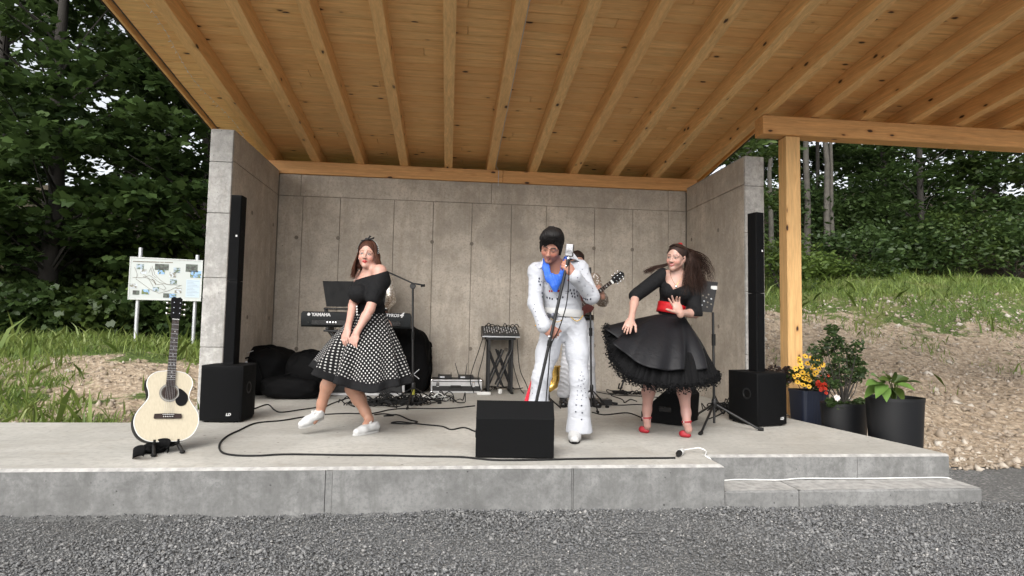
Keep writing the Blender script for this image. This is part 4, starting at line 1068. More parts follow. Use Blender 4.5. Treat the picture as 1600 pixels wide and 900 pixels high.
# --- flight case with two receivers
cY = 8.02
f0 = on(673, 613); f1 = on(752, 613)
f0[1] = f1[1] = 7.95
fc = thing('flight_case', ((f0[0]+f1[0])/2, 7.95, 0), 'flat black and silver flight case under two wireless receivers', 'flight case')
x0, x1 = f0[0], f1[0]; hz = .185
put('shell', MB().box((x0+.006, 7.956, .012), (x1-.006, 8.31, hz-.006)), 'black', fc)
put('lid_strip', MB().box((x0+.01, 7.952, .095), (x1-.01, 7.957, .125)), 'alu', fc)
for z in (.012, .132, hz-.02):
    put('edge_rail', MB().box((x0, 7.948, z-.008), (x1, 7.962, z+.016), ch=.003), 'alu', fc)
for x in (x0, x1-.022):
    put('edge_rail', MB().box((x, 7.9465, .004), (x+.022, 7.96, hz), ch=.003), 'alu', fc)
for x in (x0+.012, x1-.012):
    for z in (.016, hz-.016): put('corner', MB().ball((x, 7.955, z), (.024, .02, .022), 10, 6), 'chrome', fc, 60)
for px in (684, 740):
    xx = U(px, 600, Y=7.95)[0]; put('latch', MB().box((xx-.02, 7.94, .085), (xx+.02, 7.95, .15), ch=.006), 'chrome', fc)
xx = U(712, 600, Y=7.95)[0]
put('handle', MB().tube([(xx-.07, 7.945, .075), (xx-.065, 7.93, .095), (xx+.065, 7.93, .095), (xx+.07, 7.945, .075)], .011, 8), 'black', fc, 50)
def receiver(px0, px1, antennas, label):
    a, b_ = U(px0, 590, Y=8.0), U(px1, 590, Y=8.0); z0 = hz+.001
    t = thing('wireless_receiver', ((a[0]+b_[0])/2, 8.0, z0), label, 'receiver', 'receivers on the flight case')
    put('housing', MB().box((a[0], 7.99, z0), (b_[0], 8.2, z0+.042), ch=.004), 'blackmetal', t)
    put('display', MB().box((a[0]+.03, 7.988, z0+.012), (a[0]+.09, 7.991, z0+.032)), 'galv', t)
    for (p0, p1) in antennas: put('antenna', MB().tube([U(*p0, Y=8.15), U(*p1, Y=8.15)], [.007, .004], 6), 'black', t)
    return t
receiver(684, 706, (((686, 590), (686, 583)), ((704, 590), (705, 582))), 'small black wireless receiver at the left end of the flight case')
receiver(716, 740, (((717, 588), (711, 567)), ((727, 588), (730, 567))), 'black wireless receiver with two long antennas on the flight case')

# --- mixer on a folding stand
xY = 7.9
ml, mr = U(754, 527, Y=xY), U(812, 527, Y=xY); mz = ml[2]
xm = (ml[0]+mr[0])/2
mx = thing('mixing_console', (xm, xY, mz), 'black mixing console full of cables on its folding stand', 'mixing console')
m_ = MB(); w_ = (mr[0]-ml[0])/2; prof = [(0, 0), (0, .045), (.36, .15), (.42, .15), (.42, 0)]; vs = []
for x in (xm-w_, xm+w_): vs += [(x, xY+y, mz+z) for y, z in prof]
m_.add(vs, [(0, 1, 2, 3, 4), (9, 8, 7, 6, 5)]+[(i, i+5, (i+1) % 5+5, (i+1) % 5) for i in range(5)])
put('housing', m_, 'blackmetal', mx)
en = nrm((0, -.105, .36)); ee = nrm((0, .36, .105))
for i in range(14):
    x = xm-w_+.035+i*(2*w_-.07)/13
    p = V(x, xY, mz+.045)
    put('fader', MB().box((-.006, -.009, 0), (.006, .009, .016), R=np.stack([V(1, 0, 0), ee, en], 1), o=p+ee*(.05+.03*((i*7) % 3)), ch=.002), 'print' if i % 4 else 'galv', mx)
    for j in range(4): put('knob', MB().lathe([(.008, 0), (.007, .014)], p+ee*(.16+.045*j), en, 7), ('galv', 'white', 'black', 'galv')[(i+j) % 4], mx)
put('front_rail', MB().box((xm-w_-.004, xY-.006, mz+.002), (xm+w_+.004, xY-.001, mz+.02), ch=.002), 'galv', mx)
for i, (a, b_, hgt_) in enumerate(((759, 768, 16), (762, 775, 12), (772, 782, 9), (786, 792, 15), (789, 799, 9), (796, 806, 11), (803, 811, 12), (757, 764, 10))):
    p0, p1 = U(a, 512, Y=xY+.3), U(b_, 512, Y=xY+.33); mid = (p0+p1)/2+V(0, .02, hgt_/115*.9)
    cpts = [p0*(1-s)**2+2*mid*s*(1-s)*1.+p1*s*s for s in np.linspace(0, 1, 9)]
    put('patch_cable', MB().tube(cpts, .006, 6), 'rubber', mx, 60)
sm = thing('mixer_stand', (xm, xY+.2, 0), 'black scissor stand under the mixing console', 'stand')
zt = mz-.002
for yy in (xY+.05, xY+.36):
    for sx in (-1, 1):
        put('upright', MB().box((xm+sx*.155-.017, yy-.017, .0), (xm+sx*.155+.017, yy+.017, zt), ch=.004), 'blackmetal', sm)
        zq = .5; put('brace', MB().tube([(xm+sx*.155, yy-.02, .58), (xm-sx*.04, yy-.02, .09)], .014, 6), 'blackmetal', sm)
        put('brace', MB().tube([(xm+sx*.155, yy+.01, .1), (xm-sx*.04, yy+.01, .58)], .014, 6), 'blackmetal', sm)
    put('cross_rail', MB().box((xm-.2, yy-.02, zt-.03), (xm+.2, yy+.02, zt), ch=.004), 'blackmetal', sm)
for sx in (-1, 1): put('foot_bar', MB().box((xm+sx*.155-.02, xY-.03, 0), (xm+sx*.155+.02, xY+.42, .028), ch=.006), 'rubber', sm)

# --- power strip with white lead
p0, p1 = on(745, 617), on(764, 617)
pw = thing('power_strip', p0, 'white power strip on the floor in front of the mixer', 'power strip')
put('housing', MB().box((p0[0], p0[1]-.03, .001), (p1[0]+.02, p0[1]+.03, .04), ch=.006), 'white', pw)
for i in range(3): put('socket', MB().lathe([(.018, 0), (.018, .003)], (p0[0]+.035+.05*i, p0[1], .0405), (0, 0, 1), 12), 'galv', pw)
ad = on(781, 616)
tag(put('plug_adapter', MB().box((-.025, -.02, 0), (.025, .02, .06), R=RZ(.4)@RX(.2), o=ad+V(0, 0, .008), ch=.008), 'white'), 'white plug adapter lying at the feet of the mixer stand', 'adapter')

# --- bags and cases
def blob_bag(name, c, r3, label, seed, parts=(), sq=2.6, cat='bag'):
    """soft bag: super-ellipsoid sagging on the floor with creases"""
    t = thing(name, c, label, cat, 'bags and cases')
    n_, k_ = 22, 36; r = np.random.default_rng(seed); ph = r.uniform(0, 6.28, 8); vs = []; fs = []
    for i in range(n_+1):
        th = math.pi*i/n_-math.pi/2
        for j in range(k_):
            a = 2*math.pi*j/k_
            cs = lambda q, e: math.copysign(abs(q)**e, q)
            x = cs(math.cos(th), 2/sq)*cs(math.cos(a), 2/sq); y = cs(math.cos(th), 2/sq)*cs(math.sin(a), 2/sq); z = cs(math.sin(th), 2/sq)
            w_ = 1+.035*math.sin(5*a+ph[0]+3*z)+.03*math.sin(9*a+ph[1]-5*z)+.03*math.sin(7*z+3*a+ph[2])+.02*math.sin(15*z+6*a)
            vs.append((c[0]+r3[0]*x*w_, c[1]+r3[1]*y*w_, max(.002, c[2]+r3[2]+r3[2]*z*(w_ if z > 0 else 1)-.10*r3[2]*x*math.sin(ph[3]))))
    for i in range(n_):
        for j in range(k_): fs.append((i*k_+j, i*k_+(j+1) % k_, (i+1)*k_+(j+1) % k_, (i+1)*k_+j))
    put('bag_body', MB().add(vs, fs), 'bagcloth', t, 70)
    for q in (-.35, .35):
        zt_ = c[2]+2*r3[2]*.95; yq = c[1]+q*r3[1]
        put('grab_handle', MB().tube(smooth_path([(c[0]-.09, yq, zt_-.03), (c[0]-.07, yq, zt_+.03), (c[0], yq, zt_+.05), (c[0]+.07, yq, zt_+.03), (c[0]+.09, yq, zt_-.03)], 4), .011, 6), 'bagcloth', t, 60)
    return t
b1 = on(398, 622); 
t = blob_bag('gig_bag', V(b1[0]-.02, b1[1]+.45, 0), (.36, .42, .29), 'black rounded gig bag in the corner behind the left subwoofer', 1)
put('zip', MB().tube([U(383, 553, Y=b1[1]+.05), U(390, 550, Y=b1[1]+.05), U(396, 548, Y=b1[1]+.06)], .005, 5), 'galv', t)
put('buckle', MB().box((-.02, -.01, -.02), (.02, .01, .02), R=RZ(.3)@RX(.4), o=U(384, 567, Y=b1[1]-.0), ch=.004), 'galv', t)
put('carry_strap', MB().tube([U(376, 562, Y=b1[1]), U(390, 558, Y=b1[1]-.02), U(402, 566, Y=b1[1]), U(410, 590, Y=b1[1]-.03)], .012, 6), 'bagcloth', t, 60)
t = blob_bag('soft_bag', V(U(436, 600, Y=7.75)[0], 7.85, 0), (.30, .26, .20), 'flat black soft bag with a green tag against the back wall', 2, sq=3.6)
put('green_tag', MB().box((-.024, -.004, -.05), (.024, .004, .05), o=U(457, 572, Y=7.56), ch=.002), plain('green_tape', (.05, .22, .14), .5), t)
put('white_tag', MB().box((-.024, -.004, -.008), (.024, .004, .008), o=U(441, 567, Y=7.56), ch=.002), 'print', t)
put('carry_strap', MB().tube([U(430, 578, Y=7.56), U(440, 588, Y=7.52), U(455, 584, Y=7.52), U(466, 578, Y=7.56)], .01, 6), 'bagcloth', t, 60)
blob_bag('soft_bag', V(U(477, 600, Y=7.4)[0], 7.55, 0), (.24, .3, .27), 'bulging black soft bag left of the polka dot skirt', 3, sq=3.0)
blob_bag('soft_bag', V(U(452, 605, Y=7.2)[0], 7.35, 0), (.34, .22, .13), 'low black soft bag lying in front of the tagged bag', 4, sq=3.2)
bpk = blob_bag('backpack', V(U(641, 600, Y=7.85)[0], 7.98, 0), (.24, .2, .42), 'tall black backpack with crossed light straps by the boom stand', 5, sq=2.9)
for a, b_, c_ in (((635, 578), (643, 585), (635, 593)), ((655, 577), (646, 585), (655, 592))):
    put('cross_mark', MB().tube([U(*a, Y=7.755), U(*b_, Y=7.75), U(*c_, Y=7.755)], .006, 5), 'galv', bpk)
put('grab_loop', MB().tube([U(668, 560, Y=7.9), U(673, 575, Y=7.88), U(671, 586, Y=7.9)], .014, 6), 'bagcloth', bpk, 60)
blob_bag('round_bag', V(U(622, 600, Y=8.05)[0], 8.12, 0), (.27, .14, .46), 'big round black bag leaning on the wall behind the backpack', 6, sq=2.3)
blob_bag('small_backpack', V(U(662, 600, Y=8.05)[0], 8.17, 0), (.10, .11, .33), 'narrow black bag standing right of the backpack', 8, sq=3)
# amp case with metal edges behind the skirt
e0, e1 = U(490, 612, Y=7.62), U(632, 612, Y=7.62); ez = U(560, 556, Y=7.62)[2]
ac = thing('rack_case', ((e0[0]+e1[0])/2, 7.62, 0), 'black rack case with metal edges half hidden by the polka dot skirt', 'flight case')
put('shell', MB().box((e0[0]+.01, 7.63, .01), (e1[0]-.01, 8.0, ez-.01)), 'black', ac)
for a, b_ in (((e0[0], 7.62, .0), (e0[0]+.035, 7.66, ez)), ((e1[0]-.035, 7.62, 0), (e1[0], 7.66, ez)), ((e0[0]+.036, 7.621, ez-.035), (e1[0]-.036, 7.66, ez-.001)), ((e0[0]+.036, 7.621, .001), (e1[0]-.036, 7.66, .035))):
    put('edge_rail', MB().box(a, b_, ch=.004), 'alu', ac)
for x in (e0[0]+.018, e1[0]-.018):
    for z in (.022, ez-.018): put('corner', MB().ball((x, 7.63, z), (.03, .025, .03), 10, 6), 'chrome', ac, 60)
# black box under the boom on the right by the wall
bb = on(1090, 612)
tag(put('stage_box', MB().box((-.14, 0, .003), (.14, .18, .15), o=bb+V(0, -.1, 0), ch=.01), 'blackmetal'), 'small black stage box on the floor near the right side wall', 'stage box')
# wall socket behind the music stand
ws = U(1088, 492, Y=8.355)
so_ = thing('wall_socket', ws, 'white wall socket with dangling leads behind the music stand', 'socket')
put('cover', MB().box((-.06, -.03, -.07), (.06, .0, .07), o=ws, ch=.008), 'white', so_)
for dx, py in ((0, 600), (.03, 604)):
    put('lead', MB().tube([ws+V(dx, -.03, -.06), ws+V(dx+.04, -.06, -.4), ws+V(dx+.12, -.1, -.9), V(ws[0]+.2+dx, 8.2, .01)], .007, 6), 'rubber', so_, 60)

# ------------------------------------------------------------------ cables on the floor
def cable(px, label, r=.0065, mat='rubber', z=None, name='cable', group='cables on the stage floor'):
    pts = [on(a, b_, r*1.02) for a, b_ in px]
    pts = [p+V(0, 0, 0) for p in pts]
    o_ = put(name, MB().tube(smooth_path(pts, 8), r, 6), mat, None, 60)
    return tag(o_, label, 'cable', group)
cable([(470, 652), (440, 657), (400, 661), (374, 672), (354, 682), (343, 694), (346, 706), (365, 711), (400, 712), (440, 710), (480, 710), (540, 711), (600, 711.5), (660, 713), (720, 714), (770, 718.5), (830, 718.6), (900, 717), (980, 716), (1055, 715.5)], 'long black cable looping along the front edge of the stage', .007)
cable([(396, 639), (418, 632), (428, 640), (440, 644), (470, 640), (500, 636)], 'black cable leaving the left subwoofer with a small kink')
cable([(470, 652), (500, 648), (540, 646), (580, 646), (610, 640), (640, 638), (700, 638), (742, 634)], 'black cable running behind the dancer with white shoes')
cable([(585, 648), (600, 646.5), (615, 649), (600, 650), (620, 648), (640, 656), (652, 659), (640, 662), (612, 661), (625, 659), (660, 663), (690, 666), (705, 671), (725, 668), (742, 674)], 'black cable with flat loops left of the front wedge monitor')
cable([(500, 640), (520, 630), (545, 622), (560, 625)], 'black cable curving under the keyboard')
cable([(925, 644), (945, 648), (980, 645), (1005, 653), (1030, 656), (1040, 650)], 'thin black cable between the two red shoes')
cable([(930, 612), (960, 617), (1000, 619), (1045, 622)], 'black cable along the floor near the back wall')
cable([(925, 627), (950, 632), (970, 633), (1000, 632), (1020, 637), (1045, 638)], 'black cable behind the dancer in the black dress')
cable([(955, 618), (972, 624), (976, 629), (985, 624), (995, 627)], 'short squiggled black cable end by the pedal')
cable([(1135, 620), (1150, 628), (1170, 636), (1140, 640), (1120, 650), (1105, 655)], 'black cable around the foot of the music stand')
def tangle(cx, cy, rx, ry, n_, label, seed, mats=('rubber',)):
    r = np.random.default_rng(seed); c = on(cx, cy)
    t = thing('cable_tangle', c, label, 'cables', 'cable tangles')
    for i in range(n_):
        o_ = c+V(r.normal(0, rx*.45), r.normal(0, ry*.45), 0); pts = []
        a = r.uniform(0, 6.28); R_ = r.uniform(.06, .2); el = r.uniform(.4, 1); ro = r.uniform(0, 3.14)
        for q in np.linspace(0, r.uniform(3, 9), 12):
            u_, v_ = R_*math.cos(a+q)*(1+.12*q), R_*el*math.sin(a+q)
            pts.append(o_+V(u_*math.cos(ro)-v_*math.sin(ro), (u_*math.sin(ro)+v_*math.cos(ro))*.8, .008+abs(r.normal(0, .03))*(1 if r.random() < .8 else 2.)))
        pts[0][2] = pts[-1][2] = .008
        put('cable', MB().tube(smooth_path(pts, 4), .0062, 5), mats[i % len(mats)], t, 60)
    return t
tangle(590, 632, .28, .22, 16, 'dense black cable tangle under the keyboard', 1)
tangle(640, 630, .34, .24, 24, 'dense black cable tangle around the boom stand foot', 2)
tangle(686, 626, .26, .16, 10, 'black and white cable tangle in front of the flight case', 3, ('rubber', 'rubber', 'white'))
tangle(762, 608, .3, .12, 10, 'black cables heaped around the feet of the mixer stand', 4)
tangle(755, 592, .14, .06, 6, 'black cables beside the right end of the flight case', 6)
tangle(1135, 640, .26, .26, 16, 'black cable tangle between the music stand and the right subwoofer', 5)
tangle(985, 616, .4, .1, 6, 'loose black cable loops near the small instrument stand', 7)
for i, (a, b_, c_) in enumerate((((757, 520), (749, 545), (735, 590)), ((760, 530), (754, 560), (747, 590)), ((808, 530), (812, 575), (822, 600)), ((797, 530), (802, 570), (812, 605)))):
    pts = [U(*a, Y=8.0), U(*b_, Y=8.02), U(*c_, Y=7.95)]; q = pts[-1].copy(); q[2] = .008; pts.append(q+V(.05, -.05, 0))
    tag(put('hanging_cable', MB().tube(smooth_path(pts, 8), .006, 6), 'rubber', None, 60), ['black cable sagging from the mixer to the receivers', 'black cable bundle dropping left of the mixer stand', 'black cable dropping right of the mixer stand', 'black cable dropping inside the mixer stand'][i], 'cable', 'cables hanging from the mixer')
# the plug coupling with white lead at the front
cp = on(1060, 714)
dr = nrm(on(1077, 702)-cp)
co = thing('plug_coupling', cp, 'black plug joined to a white socket at the stage edge', 'plug')
put('plug', MB().tube([cp-dr*.03+V(0, 0, .016), cp+V(0, 0, .02), cp+dr*.035+V(0, 0, .024)], [.009, .02, .021], 12), 'rubber', co, 50)
put('socket', MB().tube([cp+dr*.036+V(0, 0, .024), cp+dr*.1+V(0, 0, .026), cp+dr*.125+V(0, 0, .028)], [.023, .021, .010], 12), 'white', co, 50)
wl = [cp+dr*.12+V(0, 0, .028), on(1082, 701, .03), on(1093, 700, .035), on(1103, 705, .02), V(XS-.02, 4.12, .006), V(XS+.012, 4.10, -.02), V(XS+.02, 4.10, -.1), V(XS+.06, 4.125, -.168), V(2.1, 4.14, -.168), V(2.4, 4.12, -.168), V(2.6, 4.14, -.164), V(3.0, 4.14, -.168), V(3.4, 4.142, -.168), V(3.72, 4.14, -.168), V(3.82, 4.2, -.2), V(3.83, 4.5, -.285), V(3.8, 4.8, -.285)]
tag(put('white_lead', MB().tube(smooth_path(wl, 8), .0048, 8), 'white', None, 60), 'white power lead running down and along the concrete step', 'cable')

# ------------------------------------------------------------------ information board
BY = 10.9
q = [U(200.5, 467, Y=BY), U(313, 470, Y=BY+.35), U(316.5, 411, Y=BY+.35), U(201, 402, Y=BY)]
e1 = nrm(q[1]-q[0]); wB = np.linalg.norm(q[1]-q[0]); hB = np.linalg.norm(q[3]-q[0]); e2 = V(0, 0, 1); nB = np.cross(e1, e2)
ib = thing('information_board', (q[0]+q[1])/2*V(1, 1, 0)+V(0, 0, float(hgt(q[0][0], BY))), 'white information board with map and photographs on two metal posts', 'sign')
oB = q[0]+V(0, 0, .0)
MAT['panel'] = plain('printed_panel', (.47, .50, .485), .45, .04, 3)
MAT['panelframe'] = plain('panel_frame', (.5, .52, .50), .5, .05)
R_ = np.stack([e1, e2, nB], 1)
# board frame: x to the right, y up, z toward the viewer
slant = (q[1][2]-q[0][2])/wB
put('panel', MB().box((0, 0, -.02), (wB, hB, 0), R=R_, o=oB, ch=.004), 'panel', ib)
for a, b_ in (((-.012, -.012), (wB+.012, .008)), ((-.012, hB-.008), (wB+.012, hB+.012)), ((-.012, .009), (.008, hB-.009)), ((wB-.008, .009), (wB+.012, hB-.009))):
    put('frame_bar', MB().box((*a, -.024), (*b_, .006), R=R_, o=oB, ch=.003), 'panelframe', ib)
def photo_mat(i):
    b = NB('printed_photo'); v = b.coord('OBJ', (1, 1, 1)); r = np.random.default_rng(i)
    top_c = [(.35, .42, .5), (.55, .6, .65), (.10, .12, .10), (.25, .42, .75)][i % 4]; low = [(.08, .11, .05), (.13, .16, .05), (.05, .05, .045), (.20, .19, .15)][(i*3) % 4]
    n = b.noise(v, 22, 3); b.set(col=b.mix(b.ramp(n, [(.42, 0.), (.58, 1.)]), low, top_c), rough=.4); return b.m
PM = [photo_mat(i) for i in range(8)]
def bp(cx, cy):  # crop pixel (969x900 of 200..340 x 370..500) -> board coordinates
    px, py = 200+cx*140/969, 370+cy*130/900
    u_ = (px-200.5)/(315-200.5); topy = 402+u_*9; boty = 467+u_*3
    return u_*wB, (boty-py)/(boty-topy)*hB
for i, (cx0, cy0, cx1, cy1) in enumerate(((70, 300, 148, 350), (115, 358, 180, 400), (268, 308, 420, 362), (303, 362, 380, 408), (475, 348, 550, 398), (433, 395, 507, 445), (610, 320, 745, 390), (665, 388, 797, 452), (442, 468, 518, 516), (10, 508, 90, 557), (45, 582, 117, 625), (140, 572, 222, 622), (257, 548, 327, 590), (500, 562, 575, 610), (376, 614, 443, 658), (444, 618, 520, 662))):
    a, b_ = bp(cx0, cy1); c_, d_ = bp(cx1, cy0)
    put('photo', MB().box((a, b_, 0), (c_, d_, .003), R=R_, o=oB), PM[(i*5) % 8], ib)
a, b_ = bp(625, 655); c_, d_ = bp(780, 480)
put('text_block', MB().box((a, b_, 0), (c_, d_, .002), R=R_, o=oB), plain('pale_blue_print', (.46, .55, .62), .5, .02), ib)
tl = MB()
for i in range(11):
    y = d_-.02-i*(d_-b_-.03)/11; tl.box((a+.012, y-.004, .002), (c_-.012-.03*((i*7) % 4), y, .0035), R=R_, o=oB)
put('text_lines', tl, plain('grey_print', (.2, .22, .26), .5), ib)
ln = MB()
def bline(pts, r=.003): ln.tube([oB+R_@V(*bp(*p), .003) for p in pts], r, 4)
bline([(35, 440), (140, 445), (215, 420), (330, 500), (420, 520), (570, 530), (420, 590), (330, 612), (230, 570), (70, 455)])
bline([(150, 410), (260, 490), (300, 520), (360, 515), (400, 560), (380, 580), (340, 560)])
bline([(235, 320), (270, 410), (330, 470), (400, 515)]); bline([(205, 390), (225, 340), (250, 420), (290, 450)]); bline([(145, 430), (210, 460), (260, 540)])
bline([(50, 330), (80, 400), (80, 440)]); bline([(240, 460), (270, 480), (285, 520)], .007)
put('map_lines', ln, 'groove', ib)
tt = MB(); x = 30; r = np.random.default_rng(4)
while x < 455:
    w_ = r.uniform(7, 12); a, b_ = bp(x, 272+(x-30)*.055); tt.box((a, b_, 0), (a+w_*wB/800, b_+.02*r.uniform(.8, 1.), .003), R=R_, o=oB); x += w_+(10 if r.random() < .12 else 2.5)
put('title', tt, 'groove', ib)
for cx, ytop in ((100, 386), (735, 395)):
    u_, _ = bp(cx, 300); p = oB+R_@V(u_, 0, -.05); g_ = float(hgt(p[0], p[1]))
    zt_ = U(210 if cx < 400 else 306, ytop, Y=BY)[2]
    put('post', MB().tube([V(p[0], p[1], g_-.3), V(p[0], p[1], zt_)], .032, 12), 'galv', ib, 50)

# ------------------------------------------------------------------ planters and flowers
def pot_mat(name, col, ribs):
    b = NB(name); v = b.coord('OBJ'); b.set(col=col, rough=.5, spec=.4)
    w_ = b.n('ShaderNodeTexWave', wave_type='BANDS'); w_.inputs['Scale'].default_value = ribs; b.l(v, w_.inputs[0]); b.bump(w_.outputs[0], .5, .004); return b.m
MAT['bluepot'] = pot_mat('woven_blue_resin', (.010, .014, .028), 9); MAT['ribpot'] = pot_mat('ribbed_resin', (.0042, .0046, .0058), 1); MAT['soil'] = plain('potting_soil', (.03, .022, .016), .95, .4, 40, bump=1, bscale=60)
def planter(c, z0, z1, rx, ry, mat, label, square=False, n=40, ribs=0, taper=.86):
    t = thing('planter', (c[0], c[1], z0), label, 'planter', 'flower planters')
    def outline(s, rib=1):
        out = []
        for i in range(n):
            a = 2*math.pi*i/n
            if square: x, y = [math.copysign(abs(q)**.28, q) for q in (math.cos(a), math.sin(a))]
            else: x, y = math.cos(a), math.sin(a)
            f = 1+(.018 if ribs and i % 2 else 0)*rib
            out.append((c[0]+rx*x*s*f, c[1]+ry*y*s*f))
        return out
    rows = [(taper, z0, 1), (1., z1-.03, 1), (1.035, z1-.03, 0), (1.035, z1, 0), (.95, z1, 0), (.93, z1-.05, 0)]
    vs = [(x, y, z) for s, z, rb in rows for x, y in outline(s, rb)]
    m_ = MB().add(vs, [tuple(range(n))[::-1]]+[(j*n+i, j*n+(i+1) % n, (j+1)*n+(i+1) % n, (j+1)*n+i) for j in range(len(rows)-1) for i in range(n)])
    put('pot', m_, mat, t, 35)
    put('soil', MB().add([(x, y, z1-.045) for x, y in outline(.935, 0)], [tuple(range(n))]), 'soil', t)
    return t
def z_at(py, Y, px=1300): return U(px, py, Y=Y)[2]
Y1, Y2, Y3 = 6.02, 5.45, 4.98
c1 = U(1261, 640, Y=Y1); c2 = U(1316, 650, Y=Y2); c3 = U(1392, 650, Y=Y3)
p1_ = (c1[0]+.02, Y1); p2_ = (c2[0]+.02, Y2); p3_ = (c3[0]+.04, Y3)
planter(p1_, -.29, z_at(611, Y1-.12), .155, .15, 'bluepot', 'dark blue woven square planter with yellow flowers beside the post', True)
planter(p2_, -.29, z_at(631, Y2-.12), .22, .16, 'ribpot', 'dark grey ribbed planter with a tall green shrub', False, 60, ribs=1)
planter(p3_, -.29, z_at(622, Y3-.12), .24, .2, 'ribpot', 'black ribbed planter with large leafed plant at the right rim', False, 60, ribs=1)
MAT['petyellow'] = leaf_mat('yellow_petal', (.75, .40, .03), (.80, .48, .04), (.85, .55, .08), .2); MAT['petred'] = leaf_mat('red_petal', (.62, .03, .015), (.7, .045, .02), (.8, .08, .04), .2)
MAT['petwhite'] = leaf_mat('pale_petal', (.72, .66, .64), (.78, .72, .70), (.8, .76, .72), .25); MAT['hosta'] = leaf_mat('broad_leaf', (.07, .14, .03), (.11, .20, .045), (.16, .27, .07), .3); MAT['flowereye'] = plain('flower_eye', (.06, .03, .012), .8)
def flower(parent, c, r_, n_pet, mat, nrm_, eye='flowereye', cup=.3):
    m_ = MB(); nrm_ = nrm(nrm_); ref = V(1, 0, 0) if abs(nrm_[0]) < .8 else V(0, 0, 1); a1 = nrm(np.cross(nrm_, ref)); a2 = np.cross(nrm_, a1)
    for i in range(n_pet):
        a = 2*math.pi*i/n_pet+rnd.uniform(-.1, .1); d = a1*math.cos(a)+a2*math.sin(a); s_ = np.cross(nrm_, d)*r_*.34
        m_.add([c+d*r_*.15, c+d*r_*.6+s_+nrm_*r_*cup*.6, c+d*r_+nrm_*r_*cup*rnd.uniform(.2, .9), c+d*r_*.6-s_+nrm_*r_*cup*.6], [(0, 1, 2, 3)])
    o_ = put('flower', m_, mat, parent)
    put('eye', MB().ball(c+nrm_*r_*.12, r_*.24, 7, 5), eye, o_, 70)
def leafy(parent, name, base, blobs, n_, ls_, shape, mat, seed, up=.4, stems=8, stem_r=.004):
    r = np.random.default_rng(seed); st = MB()
    for (p, q) in blobs[:stems]: st.tube([base, (np.array(base)+p)/2+r.normal(0, .02, 3), p], [stem_r*1.6, stem_r, stem_r*.5], 5)
    put('stems', st, 'bark', parent, 60)
    P = spray_points([b[0] for b in blobs], [b[1] for b in blobs], n_, r, 1.)
    v, f = leaves(P, ls_*r.uniform(.6, 1.3, n_), shape, r, up=up); obj(name, raw_mesh(name, v, f, mat), parent)
zt1 = z_at(611, Y1-.12)
ye = thing('yellow_flower_plant', (p1_[0], p1_[1], zt1-.05), 'mound of yellow daisy like flowers in the blue planter', 'plant')
r = np.random.default_rng(3)
leafy(ye, 'foliage', V(p1_[0], p1_[1], zt1-.05), [(V(p1_[0]+r.normal(0, .09), p1_[1]+r.normal(0, .07), zt1+r.uniform(.02, .2)), .07) for _ in range(16)], 900, .045, 'oval', 'leafdark', 4)
for px, py in ((1243, 576), (1250, 566), (1258, 557), (1262, 568), (1268, 560), (1254, 582), (1262, 580), (1270, 574), (1276, 566), (1280, 576), (1272, 584), (1256, 592), (1247, 587), (1264, 594), (1246, 597), (1255, 602), (1274, 572), (1279, 562), (1285, 570), (1240, 589), (1268, 578), (1252, 573), (1264, 604), (1261, 587), (1276, 582), (1248, 561)):
    flower(ye, U(px, py, Y=Y1-.12+r.uniform(-.05, .08)), .028+r.uniform(0, .008), 9, 'petyellow', (r.normal(-.2, .35), -1, r.normal(.6, .3)))
re_ = thing('red_flower_plant', (p1_[0]+.17, p1_[1]-.05, zt1-.05), 'cluster of bright red flowers at the rim of the blue planter', 'plant')
leafy(re_, 'foliage', V(p1_[0]+.15, p1_[1]-.08, zt1-.05), [(V(p1_[0]+.17+r.normal(0, .03), p1_[1]-.1, zt1+.06), .05) for _ in range(5)], 200, .04, 'oval', 'leafdark', 6)
for i in range(30):
    flower(re_, U(1286+r.normal(0, 4.6), 600+r.normal(0, 6.5), Y=Y1-.2+r.uniform(-.04, .04)), .022, 6, 'petred', (r.normal(0, .4), -1, r.normal(.3, .4)), eye='petred')
zt2 = z_at(631, Y2-.12)
sh_ = thing('potted_shrub', (p2_[0], p2_[1], zt2-.05), 'tall airy green shrub growing in the grey ribbed planter', 'shrub')
bl = []
for px, py in ((1290, 535), (1300, 515), (1303, 528), (1285, 550), (1275, 565), (1297, 548), (1310, 560), (1322, 545), (1335, 555), (1343, 570), (1330, 575), (1317, 580), (1300, 575), (1290, 590), (1305, 600), (1322, 595), (1338, 590), (1345, 582), (1312, 535), (1328, 562), (1340, 540), (1272, 548)):
    bl.append((U(px, py, Y=Y2+r.uniform(-.12, .2)), .065))
leafy(sh_, 'foliage', V(p2_[0], p2_[1], zt2-.05), bl, 1700, .042, 'oval', 'leafdark', 8, stems=22, stem_r=.0045)
ro = thing('pale_rose_plant', (p2_[0]-.08, p2_[1]-.1, zt2-.05), 'low plant with one pale pink rose in the ribbed planter', 'plant')
bl = [(U(px, py, Y=Y2-.1), .045) for px, py in ((1298, 628), (1312, 633), (1325, 630), (1338, 631), (1346, 628), (1305, 626))]
leafy(ro, 'foliage', V(p2_[0], p2_[1]-.05, zt2-.05), bl, 240, .05, 'oval', 'leafdark', 9, up=.6)
for rr, n_ in ((.034, 8), (.024, 6), (.014, 5)): flower(ro, U(1307, 622, Y=Y2-.16), rr, n_, 'petwhite', (-.2, -1, .3), eye='petwhite', cup=.8)
zt3 = z_at(622, Y3-.12)
hs_ = thing('broad_leaf_plant', (p3_[0], p3_[1], zt3-.05), 'broad leafed bright green plant in the black planter', 'plant')
hb = V(p3_[0], p3_[1], zt3-.06)
